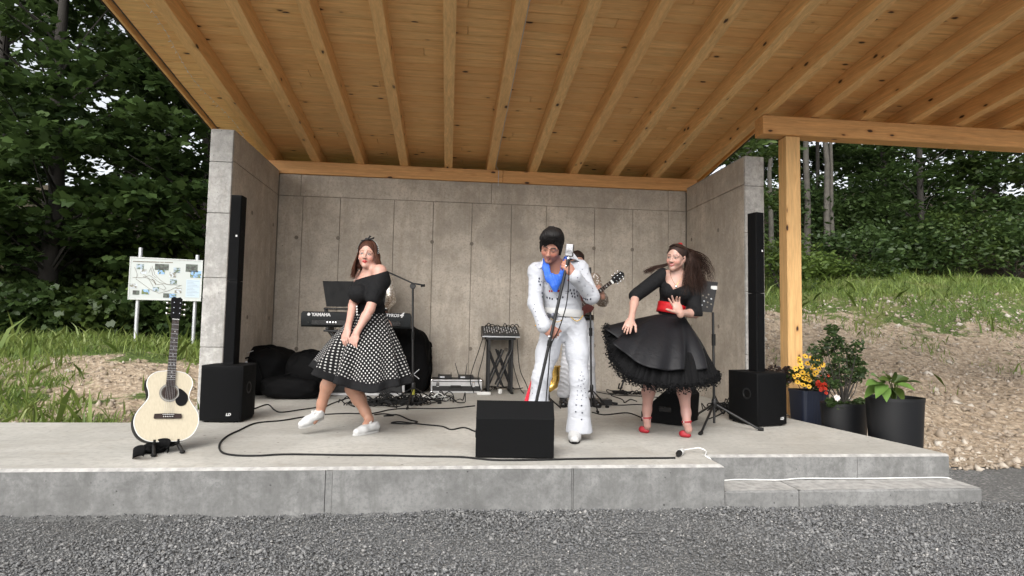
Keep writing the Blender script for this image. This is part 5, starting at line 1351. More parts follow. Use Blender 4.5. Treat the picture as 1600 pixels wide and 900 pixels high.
def big_leaf(parent, base, tip, wd, mat, sag=.06):
    base = np.array(base, float); tip = np.array(tip, float); ax = tip-base; L = np.linalg.norm(ax); ax = ax/L; sd_ = nrm(np.cross(ax, V(0, -.5, 1))); up_ = np.cross(sd_, ax); vs = []; n_ = 8
    for i in range(n_+1):
        s = i/n_; c = base+ax*L*s-V(0, 0, 1)*sag*s*s; w_ = wd*(math.sin(math.pi*min(1, .06+s*.94)**.75))**.9
        vs += [c-sd_*w_+up_*w_*.35, c-sd_*w_*.5+up_*w_*.08, c, c+sd_*w_*.5+up_*w_*.08, c+sd_*w_+up_*w_*.35]
    fs = [(i*5+j, i*5+j+1, i*5+j+6, i*5+j+5) for i in range(n_) for j in range(4)]
    o_ = put('leaf', MB().add(vs, fs), mat, parent, 80)
for (bx, by), (tx, ty), wd, mt_ in (((1375, 600), (1352, 592), .05, 'hosta'), ((1378, 598), (1360, 575), .055, 'hosta'), ((1376, 602), (1350, 612), .05, 'hosta'), ((1380, 604), (1385, 618), .05, 'hosta'), ((1382, 600), (1368, 612), .05, 'hosta'), ((1388, 592), (1378, 572), .05, 'leafbright'), ((1398, 600), (1372, 583), .055, 'leafbright'), ((1400, 598), (1420, 580), .055, 'leafmid'), ((1398, 602), (1430, 600), .055, 'hosta'), ((1396, 606), (1412, 618), .05, 'leafbright'), ((1393, 598), (1398, 570), .05, 'leafmid'), ((1403, 600), (1440, 588), .05, 'leafmid'), ((1390, 606), (1398, 624), .045, 'hosta')):
    a = U(bx, by, Y=Y3-.02+r.uniform(-.08, .05)); b_ = U(tx, ty, Y=Y3-.14+r.uniform(-.14, .14))
    put('stalk', MB().tube([hb, (hb+a)/2+V(0, 0, .03), a], .0045, 5), 'leafbright', hs_, 60); big_leaf(hs_, a, b_, wd, mt_)
dk = thing('dark_leaf_plant', (p1_[0]-.42, 6.2, -.25), 'low dark purple leaved plant behind the right subwoofer', 'plant')
MAT['leafpurple'] = leaf_mat('purple_leaf', (.018, .012, .013), (.03, .018, .016), (.045, .03, .02), .2)
bl = [(U(px, py, Y=6.05), .06) for px, py in ((1186, 578), (1180, 583), (1210, 576), (1218, 580), (1226, 584), (1232, 578), (1200, 580), (1222, 590), (1234, 592))]
leafy(dk, 'foliage', V(p1_[0]-.42, 6.1, -.25), bl, 420, .045, 'oval', 'leafpurple', 12)
# ================================================================== people: smooth-union fields -> one continuous skin
class Field:
    def __init__(s): s.p = []
    def _add(s, fn, lo, hi, k, op): s.p.append((fn, np.minimum(lo, hi), np.maximum(lo, hi), k, op)); return s
    def cap(s, a, b, ra, rb, k=.02, op='u', flat=None):
        a = np.array(a, float); b = np.array(b, float); ab = b-a; L2 = ab@ab+1e-12; rm = max(ra, rb)
        def fn(X, Y, Z):
            x, y, z = X-a[0], Y-a[1], Z-a[2]
            if flat is not None:
                n, q = flat; n = np.array(n)/np.linalg.norm(n); t0 = x*n[0]+y*n[1]+z*n[2]
                h0 = np.clip((x*ab[0]+y*ab[1]+z*ab[2])/L2, 0, 1); t0 = t0-h0*(ab@n); e = (1/q-1)*t0
                x, y, z = x+e*n[0], y+e*n[1], z+e*n[2]
            h = np.clip((x*ab[0]+y*ab[1]+z*ab[2])/L2, 0, 1)
            d = np.sqrt((x-h*ab[0])**2+(y-h*ab[1])**2+(z-h*ab[2])**2)-(ra+(rb-ra)*h)
            return d*(min(1., flat[1]) if flat is not None else 1.)
        q = max(1., flat[1] if flat is not None else 1.)
        return s._add(fn, np.minimum(a, b)-rm*q, np.maximum(a, b)+rm*q, k, op)
    def chain(s, pts, rs, k=.02, op='u', flat=None):
        for i in range(len(pts)-1): s.cap(pts[i], pts[i+1], rs[i], rs[i+1], k, op, flat)
        return s
    def ell(s, c, r, R=None, k=.02, op='u'):
        c = np.array(c, float); r = np.array(r, float); R = np.eye(3) if R is None else np.array(R)
        def fn(X, Y, Z):
            x, y, z = X-c[0], Y-c[1], Z-c[2]
            q = [(x*R[0, i]+y*R[1, i]+z*R[2, i]) for i in range(3)]
            k0 = np.sqrt(sum((q[i]/r[i])**2 for i in range(3))); k1 = np.sqrt(sum((q[i]/r[i]**2)**2 for i in range(3)))+1e-9
            return k0*(k0-1)/k1
        ext = np.sqrt(((R*r[None])**2).sum(1))
        return s._add(fn, c-ext, c+ext, k, op)
    def plane(s, c, n, k=.01):
        """cut away everything on the +n side of c"""
        c = np.array(c, float); n = np.array(n, float); n /= np.linalg.norm(n)
        return s._add(lambda X, Y, Z: -((X-c[0])*n[0]+(Y-c[1])*n[1]+(Z-c[2])*n[2]), V(-99, -99, -99), V(99, 99, 99), k, 's')
    def custom(s, fn, lo, hi, k=.01, op='u'): return s._add(fn, np.array(lo, float), np.array(hi, float), k, op)
    def bounds(s):
        u = [p for p in s.p if p[4] == 'u']; return np.min([p[1] for p in u], 0), np.max([p[2] for p in u], 0)
    def mesh(s, h, lo=None, hi=None, disp=None):
        l2, h2 = s.bounds(); lo = l2-3*h if lo is None else np.array(lo, float); hi = h2+3*h if hi is None else np.array(hi, float)
        n = np.ceil((hi-lo)/h).astype(int)+1
        ax = [(lo[i]+h*np.arange(n[i])).astype(np.float32) for i in range(3)]
        F = np.full(n, 1., np.float32)
        for fn, a, b, k, op in s.p:
            m_ = k+3.2*h
            i0 = np.clip(np.floor((a-m_-lo)/h).astype(int), 0, n); i1 = np.clip(np.ceil((b+m_-lo)/h).astype(int)+1, 0, n)
            if np.any(i1 <= i0): continue
            sl = tuple(slice(i0[q], i1[q]) for q in range(3))
            d = fn(ax[0][sl[0], None, None], ax[1][None, sl[1], None], ax[2][None, None, sl[2]]).astype(np.float32)
            f = F[sl]
            if op == 'u': hh = np.maximum(k-np.abs(f-d), 0)/k; F[sl] = np.minimum(f, d)-hh*hh*k*.25
            else: d = -d; hh = np.maximum(k-np.abs(f-d), 0)/k; F[sl] = np.maximum(f, d)+hh*hh*k*.25
        if disp is not None: F = F+disp(ax[0][:, None, None], ax[1][None, :, None], ax[2][None, None, :]).astype(np.float32)
        return surface_nets(F, lo, h)
def surface_nets(F, lo, h):
    S = F < 0; nx, ny, nz = F.shape
    cs = [(i, j, k) for i in (0, 1) for j in (0, 1) for k in (0, 1)]
    cnt = sum(S[i:nx-1+i, j:ny-1+j, k:nz-1+k].astype(np.int8) for i, j, k in cs)
    mask = (cnt > 0) & (cnt < 8); I = np.argwhere(mask); idx = np.full(mask.shape, -1, np.int64); idx[mask] = np.arange(len(I))
    if len(I) == 0: return np.zeros((0, 3)), np.zeros((0, 4), int)
    val = {c: F[I[:, 0]+c[0], I[:, 1]+c[1], I[:, 2]+c[2]] for c in cs}
    acc = np.zeros((len(I), 3)); num = np.zeros(len(I))
    for a in cs:
        for ax in range(3):
            if a[ax] == 1: continue
            b = list(a); b[ax] = 1; b = tuple(b); fa, fb = val[a], val[b]; x = (fa < 0) != (fb < 0)
            t = np.where(x, fa/np.where(x, fa-fb, 1), 0); p = np.tile(np.array(a, float), (len(I), 1)); p[:, ax] += t
            acc += p*x[:, None]; num += x
    vs = lo+h*(I+acc/num[:, None])
    quads = []
    for ax, offs in ((0, ((0, -1, -1), (0, 0, -1), (0, 0, 0), (0, -1, 0))), (1, ((-1, 0, -1), (-1, 0, 0), (0, 0, 0), (0, 0, -1))), (2, ((-1, -1, 0), (0, -1, 0), (0, 0, 0), (-1, 0, 0)))):
        sa = [slice(None)]*3; sb = [slice(None)]*3; sa[ax] = slice(0, -1); sb[ax] = slice(1, None)
        A, B = S[tuple(sa)], S[tuple(sb)]; E_ = np.argwhere(A != B)
        o = [q for q in range(3) if q != ax]
        ok = (E_[:, o[0]] >= 1) & (E_[:, o[1]] >= 1) & (E_[:, o[0]] <= F.shape[o[0]]-2) & (E_[:, o[1]] <= F.shape[o[1]]-2); E_ = E_[ok]
        q = np.stack([idx[E_[:, 0]+d[0], E_[:, 1]+d[1], E_[:, 2]+d[2]] for d in offs], 1)
        ins = A[E_[:, 0], E_[:, 1], E_[:, 2]]; q[~ins] = q[~ins][:, ::-1]; quads.append(q)
    q = np.concatenate(quads); q = q[(q >= 0).all(1)]
    return vs, q
def sdf_obj(name, fld, h, mat, parent, disp=None, smooth_it=0):
    v, f = fld.mesh(h, disp=disp); return obj(name, raw_mesh(name, v, f, mat, True), parent)
def frame(f, u):
    f = nrm(f); u = np.array(u, float); u = nrm(u-f*(u@f)); return np.stack([np.cross(u, f), f, u], 1)     # columns: viewer-right, forward, up
def face_frame(yaw, pitch, roll):
    f = V(-math.sin(yaw)*math.cos(pitch), -math.cos(yaw)*math.cos(pitch), -math.sin(pitch))
    R = frame(f, (0, 0, 1)); c, s_ = math.cos(roll), math.sin(roll)
    return np.stack([R[:, 0]*c+R[:, 2]*s_, R[:, 1], -R[:, 0]*s_+R[:, 2]*c], 1)
def head(F, o, R, s=1., fem=True, smile=0., jaw=1.):
    """o = middle of the head (between the eyes' height), R = face frame"""
    P = lambda x, y, z: np.array(o)+R@(V(x, y, z)*s)
    e = lambda c, r, k=.012, op='u': F.ell(P(*c), np.array(r)*s, R, k*s, op)
    e((0, -.014, .032), (.074, .094, .084), .02)
    e((0, .022, -.03), (.060*jaw, .066, .082), .03)
    for x in (-1, 1):
        F.cap(P(x*.050*jaw, -.004, -.052), P(0, .058, -.097), .020*s, .019*s, .022*s)
        e((x*.036, .056, -.034), (.024, .024, .024), .022)
        F.cap(P(x*.048, .066, .019), P(x*.012, .082, .021), .009*s, .008*s, .014*s)
        e((x*.030, .098, .000), (.017, .016, .012), .014, 's')
        e((x*.030, .0735, .000), (.0145, .0125, .0125), .004)
        e((x*.076, -.014, -.012), (.009, .021, .031), .010)
        e((x*.074, -.006, -.010), (.006, .010, .017), .006, 's')
        e((x*.0105, .0965, -.0345), (.0085, .009, .007), .008)
    e((0, .062, -.098), (.019, .018, .016), .016)
    F.cap(P(0, .083, .010), P(0, .1045, -.030), .0075*s, .0115*s, .012*s)
    w_ = .021+.006*smile; dz = .007*smile
    F.chain([P(-w_, .074, -.062+dz), P(-.008, .0865, -.0585), P(0, .0865, -.060), P(.008, .0865, -.0585), P(w_, .074, -.062+dz)], [.0035*s, .0055*s, .0052*s, .0055*s, .0035*s], .004*s)
    F.chain([P(-w_*.9, .074, -.0655+dz), P(0, .085, -.0705), P(w_*.9, .074, -.0655+dz)], [.0035*s, .0068*s, .0035*s], .004*s)
    return P
def head_colours(v, col, o, R, s, skin, fem, lip, smile, brow, iris, closed=0., cheek=(1.08, .86, .84)):
    q = (v-np.array(o))@R/s; x, y, z = q[:, 0], q[:, 1], q[:, 2]; near = (np.abs(x) < .1) & (y > .02) & (np.abs(z) < .13)
    w_ = .021+.004*smile; zc_ = -.0645+.007*smile*(x/w_)**2
    m_ = near & (y > .066) & (np.abs(x) < w_) & (np.abs(z-zc_) < .0115*(1-(np.abs(x)/w_)**2*.75)); col[m_] = lip
    m_ = near & (y > .06) & (np.abs(x) < w_*.78) & (np.abs(z-zc_-.0008) < (.0016 if smile < .7 else .0028)); col[m_] = (.55, .5, .47) if smile > .7 else mul(lip, .4)
    ax = np.abs(x)
    for sgn in (-1, 1):
        dx = x-sgn*.030; op = .0052*(1-closed)+.001
        el = (dx/.0125)**2+((z+.0005)/op)**2
        m_ = near & (y > .06) & (el < 1); col[m_] = (.42, .38, .36)
        m_ = m_ & (dx**2+(z)**2 < .0066**2); col[m_] = iris
        m_ = near & (y > .05) & ((dx/.0150)**2+((z-.0012)/(op+.0022))**2 < 1) & (el >= 1) & (z > .0006); col[m_] = mul(skin, .16) if fem else mul(skin, .3)
        arch = .0235+.004*(1-((dx)/.018)**2)
        m_ = near & (np.abs(dx) < .020) & (np.abs(z-arch) < (.0026 if fem else .0045)); col[m_] = brow
    m_ = near & (((ax-.040)/.022)**2+((z+.034)/.018)**2 < 1) & (y > .03); col[m_] = np.clip(col[m_]*np.array(cheek), 0, 1)
    m_ = near & (ax > .004) & (ax < .0135) & (y > .088) & (z < -.0375) & (z > -.046); col[m_] = mul(skin, .35)
    return col
def hand(F, wrist, d, n, t, curls, s=1., spread=.0, thumb=(.75, .55, .25), tcurl=.5):
    """d fingers, n palm faces, t thumb side; returns box"""
    d = nrm(d); n = np.array(n, float); n = nrm(n-d*(n@d)); t = np.array(t, float); t = nrm(t-d*(t@d)-n*(t@n)); w_ = np.array(wrist, float)
    P = lambda a, b, c: w_+s*(d*a+t*b+n*c)
    R = np.stack([d, t, n], 1)
    F.ell(P(.05, 0, .001), np.array((.050, .041, .0165))*s, R, .012*s)
    F.cap(P(-.02, 0, 0), P(.03, 0, 0), .026*s, .024*s, .02*s, flat=(n, .75))
    F.cap(P(.02, .02, .008), P(.05, .03, .01), .015*s, .013*s, .014*s)
    tips = []
    for i, (b, L, r0) in enumerate(((.029, .072, .0088), (.0095, .080, .009), (-.0105, .074, .0086), (-.029, .059, .0076))):
        cu = curls[i] if hasattr(curls[0], '__len__') else curls
        p = P(.086-.006*abs(i-1.2), b, .0); a = 0.; sp = spread*(1.5-i)
        pts = [P(.06, b*.9, 0), p]
        for seg, c in zip((.45, .31, .24), cu):
            a += c; dd = d*math.cos(a)+n*math.sin(a); dd = nrm(dd+t*sp*(1 if a < 1.2 else .3)); p = p+dd*L*seg*s; pts.append(p)
        F.chain(pts, [r0*1.05*s, r0*1.05*s, r0*s, r0*.9*s, r0*.75*s], .0035*s); tips.append(pts)
    a_, b_, c_ = thumb; dv = nrm(d*a_+t*b_+n*c_); p0 = P(.018, .026, .006); p1 = p0+dv*.045*s; dv2 = nrm(dv*math.cos(tcurl)+(n*.5+d*.7-t*.3)*math.sin(tcurl)); p2 = p1+dv2*.034*s; p3 = p2+nrm(dv2+(n*.3)*tcurl)*.022*s
    F.chain([p0, p1, p2, p3], [.0145*s, .0115*s, .0100*s, .0080*s], .006*s)
    return tips
MAT_SKIN = {}
def skin_mat():
    b = NB('skin'); at = b.n('ShaderNodeAttribute', attribute_name='Col').outputs['Color']; v = b.coord('POS')
    n = b.noise(v, 26, 4); c = b.mix(b.math('MULTIPLY', b.ramp(n, [(.4, 0.), (.7, 1.)]), .12), at, (.55, .24, .17))
    b.set(col=c, rough=.46, spec=.4, sss=.12); b.p.inputs['Subsurface Radius'].default_value = (.5, .2, .1); b.p.inputs['Subsurface Scale'].default_value = .012
    b.bump(b.noise(v, 260, 3), .08, .002); return b.m
MAT['skin'] = skin_mat()
def skin_obj(F, parent, boxes, skin, colour=None, h=.0105, hf=.0038):
    """coarse body, fine boxes for head and hands, one mesh"""
    v, f = F.mesh(h); V_, F_ = [], []; n = 0
    inside = np.zeros(len(v), bool)
    for lo, hi in boxes: inside |= ((v > np.array(lo)+.6*h) & (v < np.array(hi)-.6*h)).all(1)
    f = f[~inside[f].all(1)]; V_.append(v); F_.append(f); n = len(v)
    for lo, hi in boxes:
        v2, f2 = F.mesh(hf, lo, hi); V_.append(v2); F_.append(f2+n); n += len(v2)
    v = np.concatenate(V_); f = np.concatenate(F_)
    me = raw_mesh('body', v, f, 'skin', True)
    col = np.tile(np.array(skin, float), (len(v), 1))
    if colour is not None: col = colour(v, col)
    at = me.attributes.new('Col', 'FLOAT_COLOR', 'POINT'); at.data.foreach_set('color', np.concatenate([col, np.ones((len(col), 1))], 1).astype(np.float32).ravel())
    return obj('body', me, parent)
def strands(name, paths, r0, mat, parent, taper=.25, sides=4):
    m_ = MB()
    for p in paths:
        n = len(p); m_.tube(p, [r0*(1-(1-taper)*(i/(n-1))**1.5) for i in range(n)], sides, False)
    return put(name, m_, mat, parent, 80)
def hair_mat(name, a, b_):
    b = NB(name); isl = b.n('ShaderNodeNewGeometry').outputs['Random Per Island']; v = b.coord('POS', (1, 1, .25))
    c = b.mix(isl, a, b_); c = b.mix(b.ramp(b.noise(v, 60, 3), [(.4, .5), (.6, 0.)]), c, mul(a, .6))
    b.set(col=c, rough=.6, spec=.22); b.bump(b.noise(v, 160, 2), .4, .005); return b.m
def fabric(name, col, rough=.8, bump=.2, bscale=900, sheen=.0, var=.06):
    b = NB(name); v = b.coord('POS'); f = b.noise(v, 9, 4)
    b.set(col=b.mix(b.ramp(f, [(.3, 0.), (.7, 1.)]), mul(col, 1-var), mul(col, 1+var)), rough=rough, spec=.2, sheen=sheen)
    cr = b.math('ABSOLUTE', b.math('SUBTRACT', b.noise(b.coord('POS', (1, 1, 1.6), (.5, .3, .2)), 11, 3, .5, .8), .5))
    b.bump(b.math('ADD', b.math('MULTIPLY', b.noise(v, bscale, 2), .12), b.math('MULTIPLY', cr, -3.2)), bump*1.6, .012); return b.m
def folds(amp, spec):
    """spec: list of (direction, frequency, warp direction, warp frequency, centre, radius)"""
    def fn(X, Y, Z):
        t = 0
        for d, w_, e, q, c, r in spec:
            g = np.exp(-(((X-c[0])**2+(Y-c[1])**2+(Z-c[2])**2)/r**2)) if c is not None else 1.
            t = t+g*(np.abs(np.sin(.5*w_*(X*d[0]+Y*d[1]+Z*d[2])+1.3*np.sin(q*(X*e[0]+Y*e[1]+Z*e[2]))))**.75*2-1.25)
        return amp*t*(.55+.45*np.sin(9*X+6*Z+1)*np.sin(7*Y-11*Z+2))
    return fn
def loop_pts(ctrl, n):
    P = [np.array(p) for p in ctrl]; m_ = len(P); out = []
    for i in range(n):
        t = i/n*m_; k = int(t); s = t-k; p0, p1, p2, p3 = P[(k-1) % m_], P[k % m_], P[(k+1) % m_], P[(k+2) % m_]
        out.append(.5*(2*p1+(p2-p0)*s+(2*p0-5*p1+4*p2-p3)*s*s+(3*p1-p0-3*p2+p3)*s**3))
    return np.array(out)
def skirt_surface(waist_c, wax, way, wr, hem, n, v0, v1, rows, amp, freq, seed, bulge=.12, sagv=.0, off=0., wob=.02, zamp=.0, power=1.):
    """surface between a waist ellipse and a hem loop, with gathered folds growing toward the hem"""
    r = np.random.default_rng(seed); H = loop_pts(hem, n); cc = H.mean(0)
    rel = H-cc; ang = np.unwrap(np.arctan2(rel@way, rel@wax)); rad = rel/np.linalg.norm(rel, axis=1)[:, None]
    W = np.array([waist_c+wr[0]*math.cos(a)*wax+wr[1]*math.sin(a)*way for a in ang])
    seglen = np.linalg.norm(np.roll(H, -1, 0)-H, axis=1); arc = np.concatenate([[0], np.cumsum(seglen)[:-1]])/seglen.sum()
    t = 2*math.pi*arc; wave = np.zeros(n)
    for k in range(3): wave += np.sin((freq+[-3, 0, 4][k])*t+r.uniform(0, 6.28))*[.45, .7, .4][k]
    vs = []; uv = []
    for i in range(rows):
        v_ = v0+(v1-v0)*i/(rows-1); s = v_**power
        base = W*(1-s)+H*s; bl = bulge*math.sin(math.pi*min(v_, 1))
        horiz = rad*np.array([1, 1, 0])
        p = base+horiz*(bl+off)+horiz*(amp*v_**1.3*wave)[:, None]+np.array([0, 0, 1])*(zamp*v_**4*wave)[:, None]
        vs.append(p); L = np.linalg.norm(H-W, axis=1).mean(); rr = .16+v_*L
        uv.append(np.stack([rr*np.cos(ang*.72), rr*np.sin(ang*.72)], -1))
    V_ = np.concatenate(vs); UVs = np.concatenate(uv)
    f = np.array([(i*n+j, (i+1)*n+j, (i+1)*n+(j+1) % n, i*n+(j+1) % n) for i in range(rows-1) for j in range(n)])
    return V_, f, UVs, H
def uv_obj(name, v, f, uv, mat, parent, solid=.004):
    me = raw_mesh(name, v, f, mat, True); ul = me.uv_layers.new(name='UVMap')
    ul.data.foreach_set('uv', uv[f.reshape(-1)].astype(np.float32).ravel()); o_ = obj(name, me, parent)
    if solid: md = o_.modifiers.new('s', 'SOLIDIFY'); md.thickness = solid; md.offset = 0
    return o_
def box_of(c, r): c = np.array(c); r = np.array(r) if hasattr(r, '__len__') else V(r, r, r); return c-r, c+r
def scalp_strands(o, R, s, n, seed, path, jitter=.006):
    r = np.random.default_rng(seed); out = []
    for i in range(n):
        pts = path(r, i/n)
        out.append([np.array(o)+R@(np.array(p)*s) for p in pts])
    return out
SK = (.075, .098, .087)   # scalp radii
def scalp(az, el, k=1.04):
    """az 0 = face, + = viewer right; el 90 = top"""
    return V(math.sin(az)*math.cos(el)*SK[0]*k, -.014+math.cos(az)*math.cos(el)*SK[1]*k, .034+math.sin(el)*SK[2]*k)
def shoe(parent, heel, toe, up, mat, sole_mat, name='shoe', wd=1., heel_h=0., trainer=True, s=1.):
    """foot-shaped shoe from heel point to toe point (points at sole level)"""
    heel = np.array(heel, float); toe = np.array(toe, float); ax = nrm(toe-heel); up = np.array(up, float); up = nrm(up-ax*(up@ax)); sd_ = np.cross(ax, up); L = np.linalg.norm(toe-heel)
    P = lambda a, b, c: heel+ax*a*L+sd_*b+up*c
    F = Field(); q = wd*s
    F.chain([P(.14, 0, .045*s), P(.32, 0, .05*s), P(.62, 0, .036*s), P(.86, 0, .026*s)], [.036*q, .037*q, .040*q, .032*q], .02, flat=(up, .92))
    if trainer: F.cap(P(.16, 0, .06*s), P(.22, 0, .085*s), .034*q, .036*q, .02)
    F.plane(P(0, 0, .010*s), -up, .004)
    F.plane(P(.2, 0, .088*s), up+ax*.12, .006)
    sh = sdf_obj(name, F, .005, mat, parent)
    m_ = MB(); ol = []
    for a in np.linspace(0, 2*math.pi, 26)[:-1]:
        x = math.cos(a); y = math.sin(a); w_ = (.031+.011*(x*.5+.5)**.8 if True else 0)*q*(1-.08*(x > .8))
        ol.append((.5*L+x*.515*L, y*w_))
    m_.prism(ol, heel-up*.0, ax, sd_, .016*s if np.cross(ax, sd_)@up > 0 else -.016*s)
    put('sole', m_, sole_mat, sh, 40)
    return sh, P
# ------------------------------------------------------------------ dancer in the polka dot skirt
MAT['whiteleather'] = plain('white_leather', (.45, .45, .445), .45, .04, 30, bump=.15, bscale=200)
MAT['whitesole'] = plain('white_rubber', (.42, .42, .41), .6, .05)
MAT['blackcotton'] = fabric('black_cotton', (.0065, .0065, .0072), .85, .25)
MAT['brownhair'] = hair_mat('auburn_hair', (.05, .019, .012), (.15, .062, .036))
MAT['darkhair'] = hair_mat('dark_brown_hair', (.018, .010, .008), (.055, .028, .019))
MAT['blackhair'] = hair_mat('black_hair', (.008, .007, .007), (.022, .019, .018))
def polka_mat():
    b = NB('polka_dot_cotton'); uv = b.n('ShaderNodeTexCoord').outputs['UV']; sc = b.n('ShaderNodeVectorMath', operation='SCALE'); sc.inputs['Scale'].default_value = 1/.0275; b.l(uv, sc.inputs[0])
    fr = b.n('ShaderNodeVectorMath', operation='FRACTION'); b.l(sc.outputs[0], fr.inputs[0]); sb = b.n('ShaderNodeVectorMath', operation='SUBTRACT'); sb.inputs[1].default_value = (.5, .5, 0); b.l(fr.outputs[0], sb.inputs[0])
    sx = b.n('ShaderNodeSeparateXYZ'); b.l(sb.outputs[0], sx.inputs[0]); d = b.math('SQRT', b.math('ADD', b.math('MULTIPLY', sx.outputs[0], sx.outputs[0]), b.math('MULTIPLY', sx.outputs[1], sx.outputs[1])))
    b.set(col=b.mix(b.ramp(d, [(.215, 1.), (.245, 0.)]), (.006, .006, .0065), (.43, .42, .41)), rough=.85, spec=.2); b.bump(b.noise(b.coord('POS'), 500, 2), .15, .002); return b.m
MAT['polka'] = polka_mat()
D1 = 5.08
def A(px, py, dy=0.): return U(px, py, Y=D1+dy)
d1 = thing('person', A(560, 672)*V(1, 1, 0), 'dancing woman in black off shoulder top and white dotted black skirt', 'person', 'performers on the stage')
skin1 = (.46, .265, .21)
tan = (.35, .19, .13)
F = Field()
ho = A(574.5, 398, .02); hR = face_frame(math.radians(6), math.radians(2), math.radians(-4)); hs_ = .98
head(F, ho, hR, hs_, True, .15)
nb_, sL, sR = A(580, 424, .06), A(595, 424, -.04), A(566, 431, .2)       # neck base, near shoulder, far shoulder
F.cap(ho+hR@V(0, -.03, -.06), nb_, .047, .052, .025)
F.cap(nb_, sL+V(-.02, 0, .0), .05, .055, .05); F.cap(nb_, sR, .05, .05, .04)
ch = A(574, 452, .08); wa = A(580, 485, .08); pe = A(583, 512, .08)
tw = nrm(sL-sR)
F.ell(ch, (.15, .105, .15), frame(nrm(np.cross(tw, V(0, 0, 1))), (0, 0, 1)), .05); F.ell(wa, (.105, .095, .12), None, .05); F.ell(pe, (.16, .13, .12), None, .05)
eL, wLp, hLp = A(578, 483, -.16), A(556.5, 521, -.22), A(552, 532, -.24)
F.chain([sL, (sL+eL)/2+V(.005, 0, 0), eL], [.052, .047, .038], .025); F.chain([eL, eL+(wLp-eL)*.3, wLp], [.038, .037, .024], .02)
hand(F, wLp, A(549, 546, -.25)-wLp, V(.35, .9, -.1), V(-.7, -.1, .2), ((.12, .15, .1), (.15, .18, .12), (.2, .22, .15), (.28, .25, .2)), .96, .05, thumb=(.85, .35, .2), tcurl=.2)
eR, wR = A(551.5, 478, -.02), A(543.5, 513, -.16)
F.chain([sR, A(556, 455, .14), eR], [.05, .045, .037], .025); F.chain([eR, wR], [.036, .024], .02)
hand(F, wR, A(540, 527, -.2)-wR, V(.5, .8, -.2), V(-.6, -.3, .2), (.35, .4, .3), .95, .02)
hpL, hpR = A(590, 520, .06), A(574, 520, .14)
kF, aF = A(523, 580, -.10), A(500.5, 643, -.02)       # forward leg (viewer left), heel lifted
kB, aB = A(551, 607, .02), A(577, 655, .0)           # supporting leg
F.chain([hpR, kF], [.085, .056], .04); F.chain([kF, A(512, 602, -.08), A(503, 630, -.03), aF], [.055, .054, .038, .034], .03)
F.chain([hpL, kB], [.095, .06], .04); F.chain([kB, A(560, 622, .03), A(571, 643, .02), aB], [.058, .057, .040, .034], .03)
F.chain([aF, A(490, 658, -.07)], [.034, .03], .02); F.chain([aB, A(571, 665, -.05)], [.034, .03], .02)
def colour1(v, col):
    z = v[:, 2]; m_ = z < A(520, 560)[2]; col[m_] = tan
    return head_colours(v, col, ho, hR, hs_, skin1, True, (.48, .045, .045), .2, (.13, .06, .035), (.05, .06, .06), .15)
skin_obj(F, d1, [box_of(ho+V(0, 0, -.005), (.12, .13, .15)), box_of(A(551, 538, -.24), (.07, .1, .115)), box_of(A(541, 524, -.2), (.07, .1, .1))], skin1, colour1)
# top
T = Field()
up3 = frame(nrm(np.cross(tw, V(0, 0, 1))), (0, 0, 1)); fw = up3[:, 1]
T.ell(ch+V(.01, 0, -.01), (.150, .112, .15), up3, .05); T.ell(wa, (.118, .108, .15), None, .05)
bu = A(556, 458, -.06); T.ell(bu, (.062, .07, .068), None, .06); T.ell(A(564, 459, -.08), (.066, .066, .068), None, .06)
T.chain([sL+V(.004, 0, -.03), (sL+eL)/2+V(.004, 0, 0), eL+(sL-eL)*.26], [.066, .066, .058], .03)
T.chain([A(564, 440, .2), A(556, 455, .14), A(552, 470, .05)], [.058, .055, .048], .03)
T.cap(A(594, 446, -.04), A(588, 470, -.06), .062, .05, .04); T.chain([A(600, 440, -.03), A(580, 441, -.03), A(563, 446, .08)], [.055, .06, .055], .04); nl = A(590, 427, -.02); T.plane(A(584, 429, .0), nrm(V(-.30, -.12, .94)), .010)
T.plane(eL+(sL-eL)*.20, nrm(eL-sL), .006) if False else None
T.plane(A(580, 492, .05), (0, 0, -1), .006)
sdf_obj('top', T, .006, 'blackcotton', d1, folds(.0035, [((.5, .2, .8), 55, (1, .4, 0), 25, A(575, 478), .16), ((1, 0, .9), 70, (0, 1, .5), 30, A(590, 462, -.1), .1)]))
# skirt
wx, wy = V(1, 0, 0), V(0, 1, 0)
wc = A(580, 490, .07)
hem1 = [A(634, 597, .0), A(626, 601, -.25), A(607, 604, -.36), A(583, 612, -.42), A(558, 607, -.42), A(533, 600, -.38), A(508, 591, -.30), A(489, 574, -.14), A(494, 571, .14), A(525, 574, .38), A(570, 580, .52), A(612, 588, .42), A(632, 592, .2)]
vv, ff, uu, H1 = skirt_surface(wc, wx, wy, (.122, .112), hem1, 320, 0., .915, 30, .052, 12, 5, .03, zamp=.014)
uv_obj('skirt', vv, ff, uu, 'polka', d1)
vv, ff, uu, _ = skirt_surface(wc, wx, wy, (.122, .112), hem1, 320, .912, 1.02, 5, .052, 12, 5, .03, off=.003, zamp=.014)
uv_obj('hem_band', vv, ff, uu, 'blackcotton', d1)
bt = MB()
for i in range(4): bt.ball(A(557.5+.2*i, 479+4.2*i, -.075), (.008, .006, .008), 8, 5)
put('buttons', bt, 'white', d1, 60)
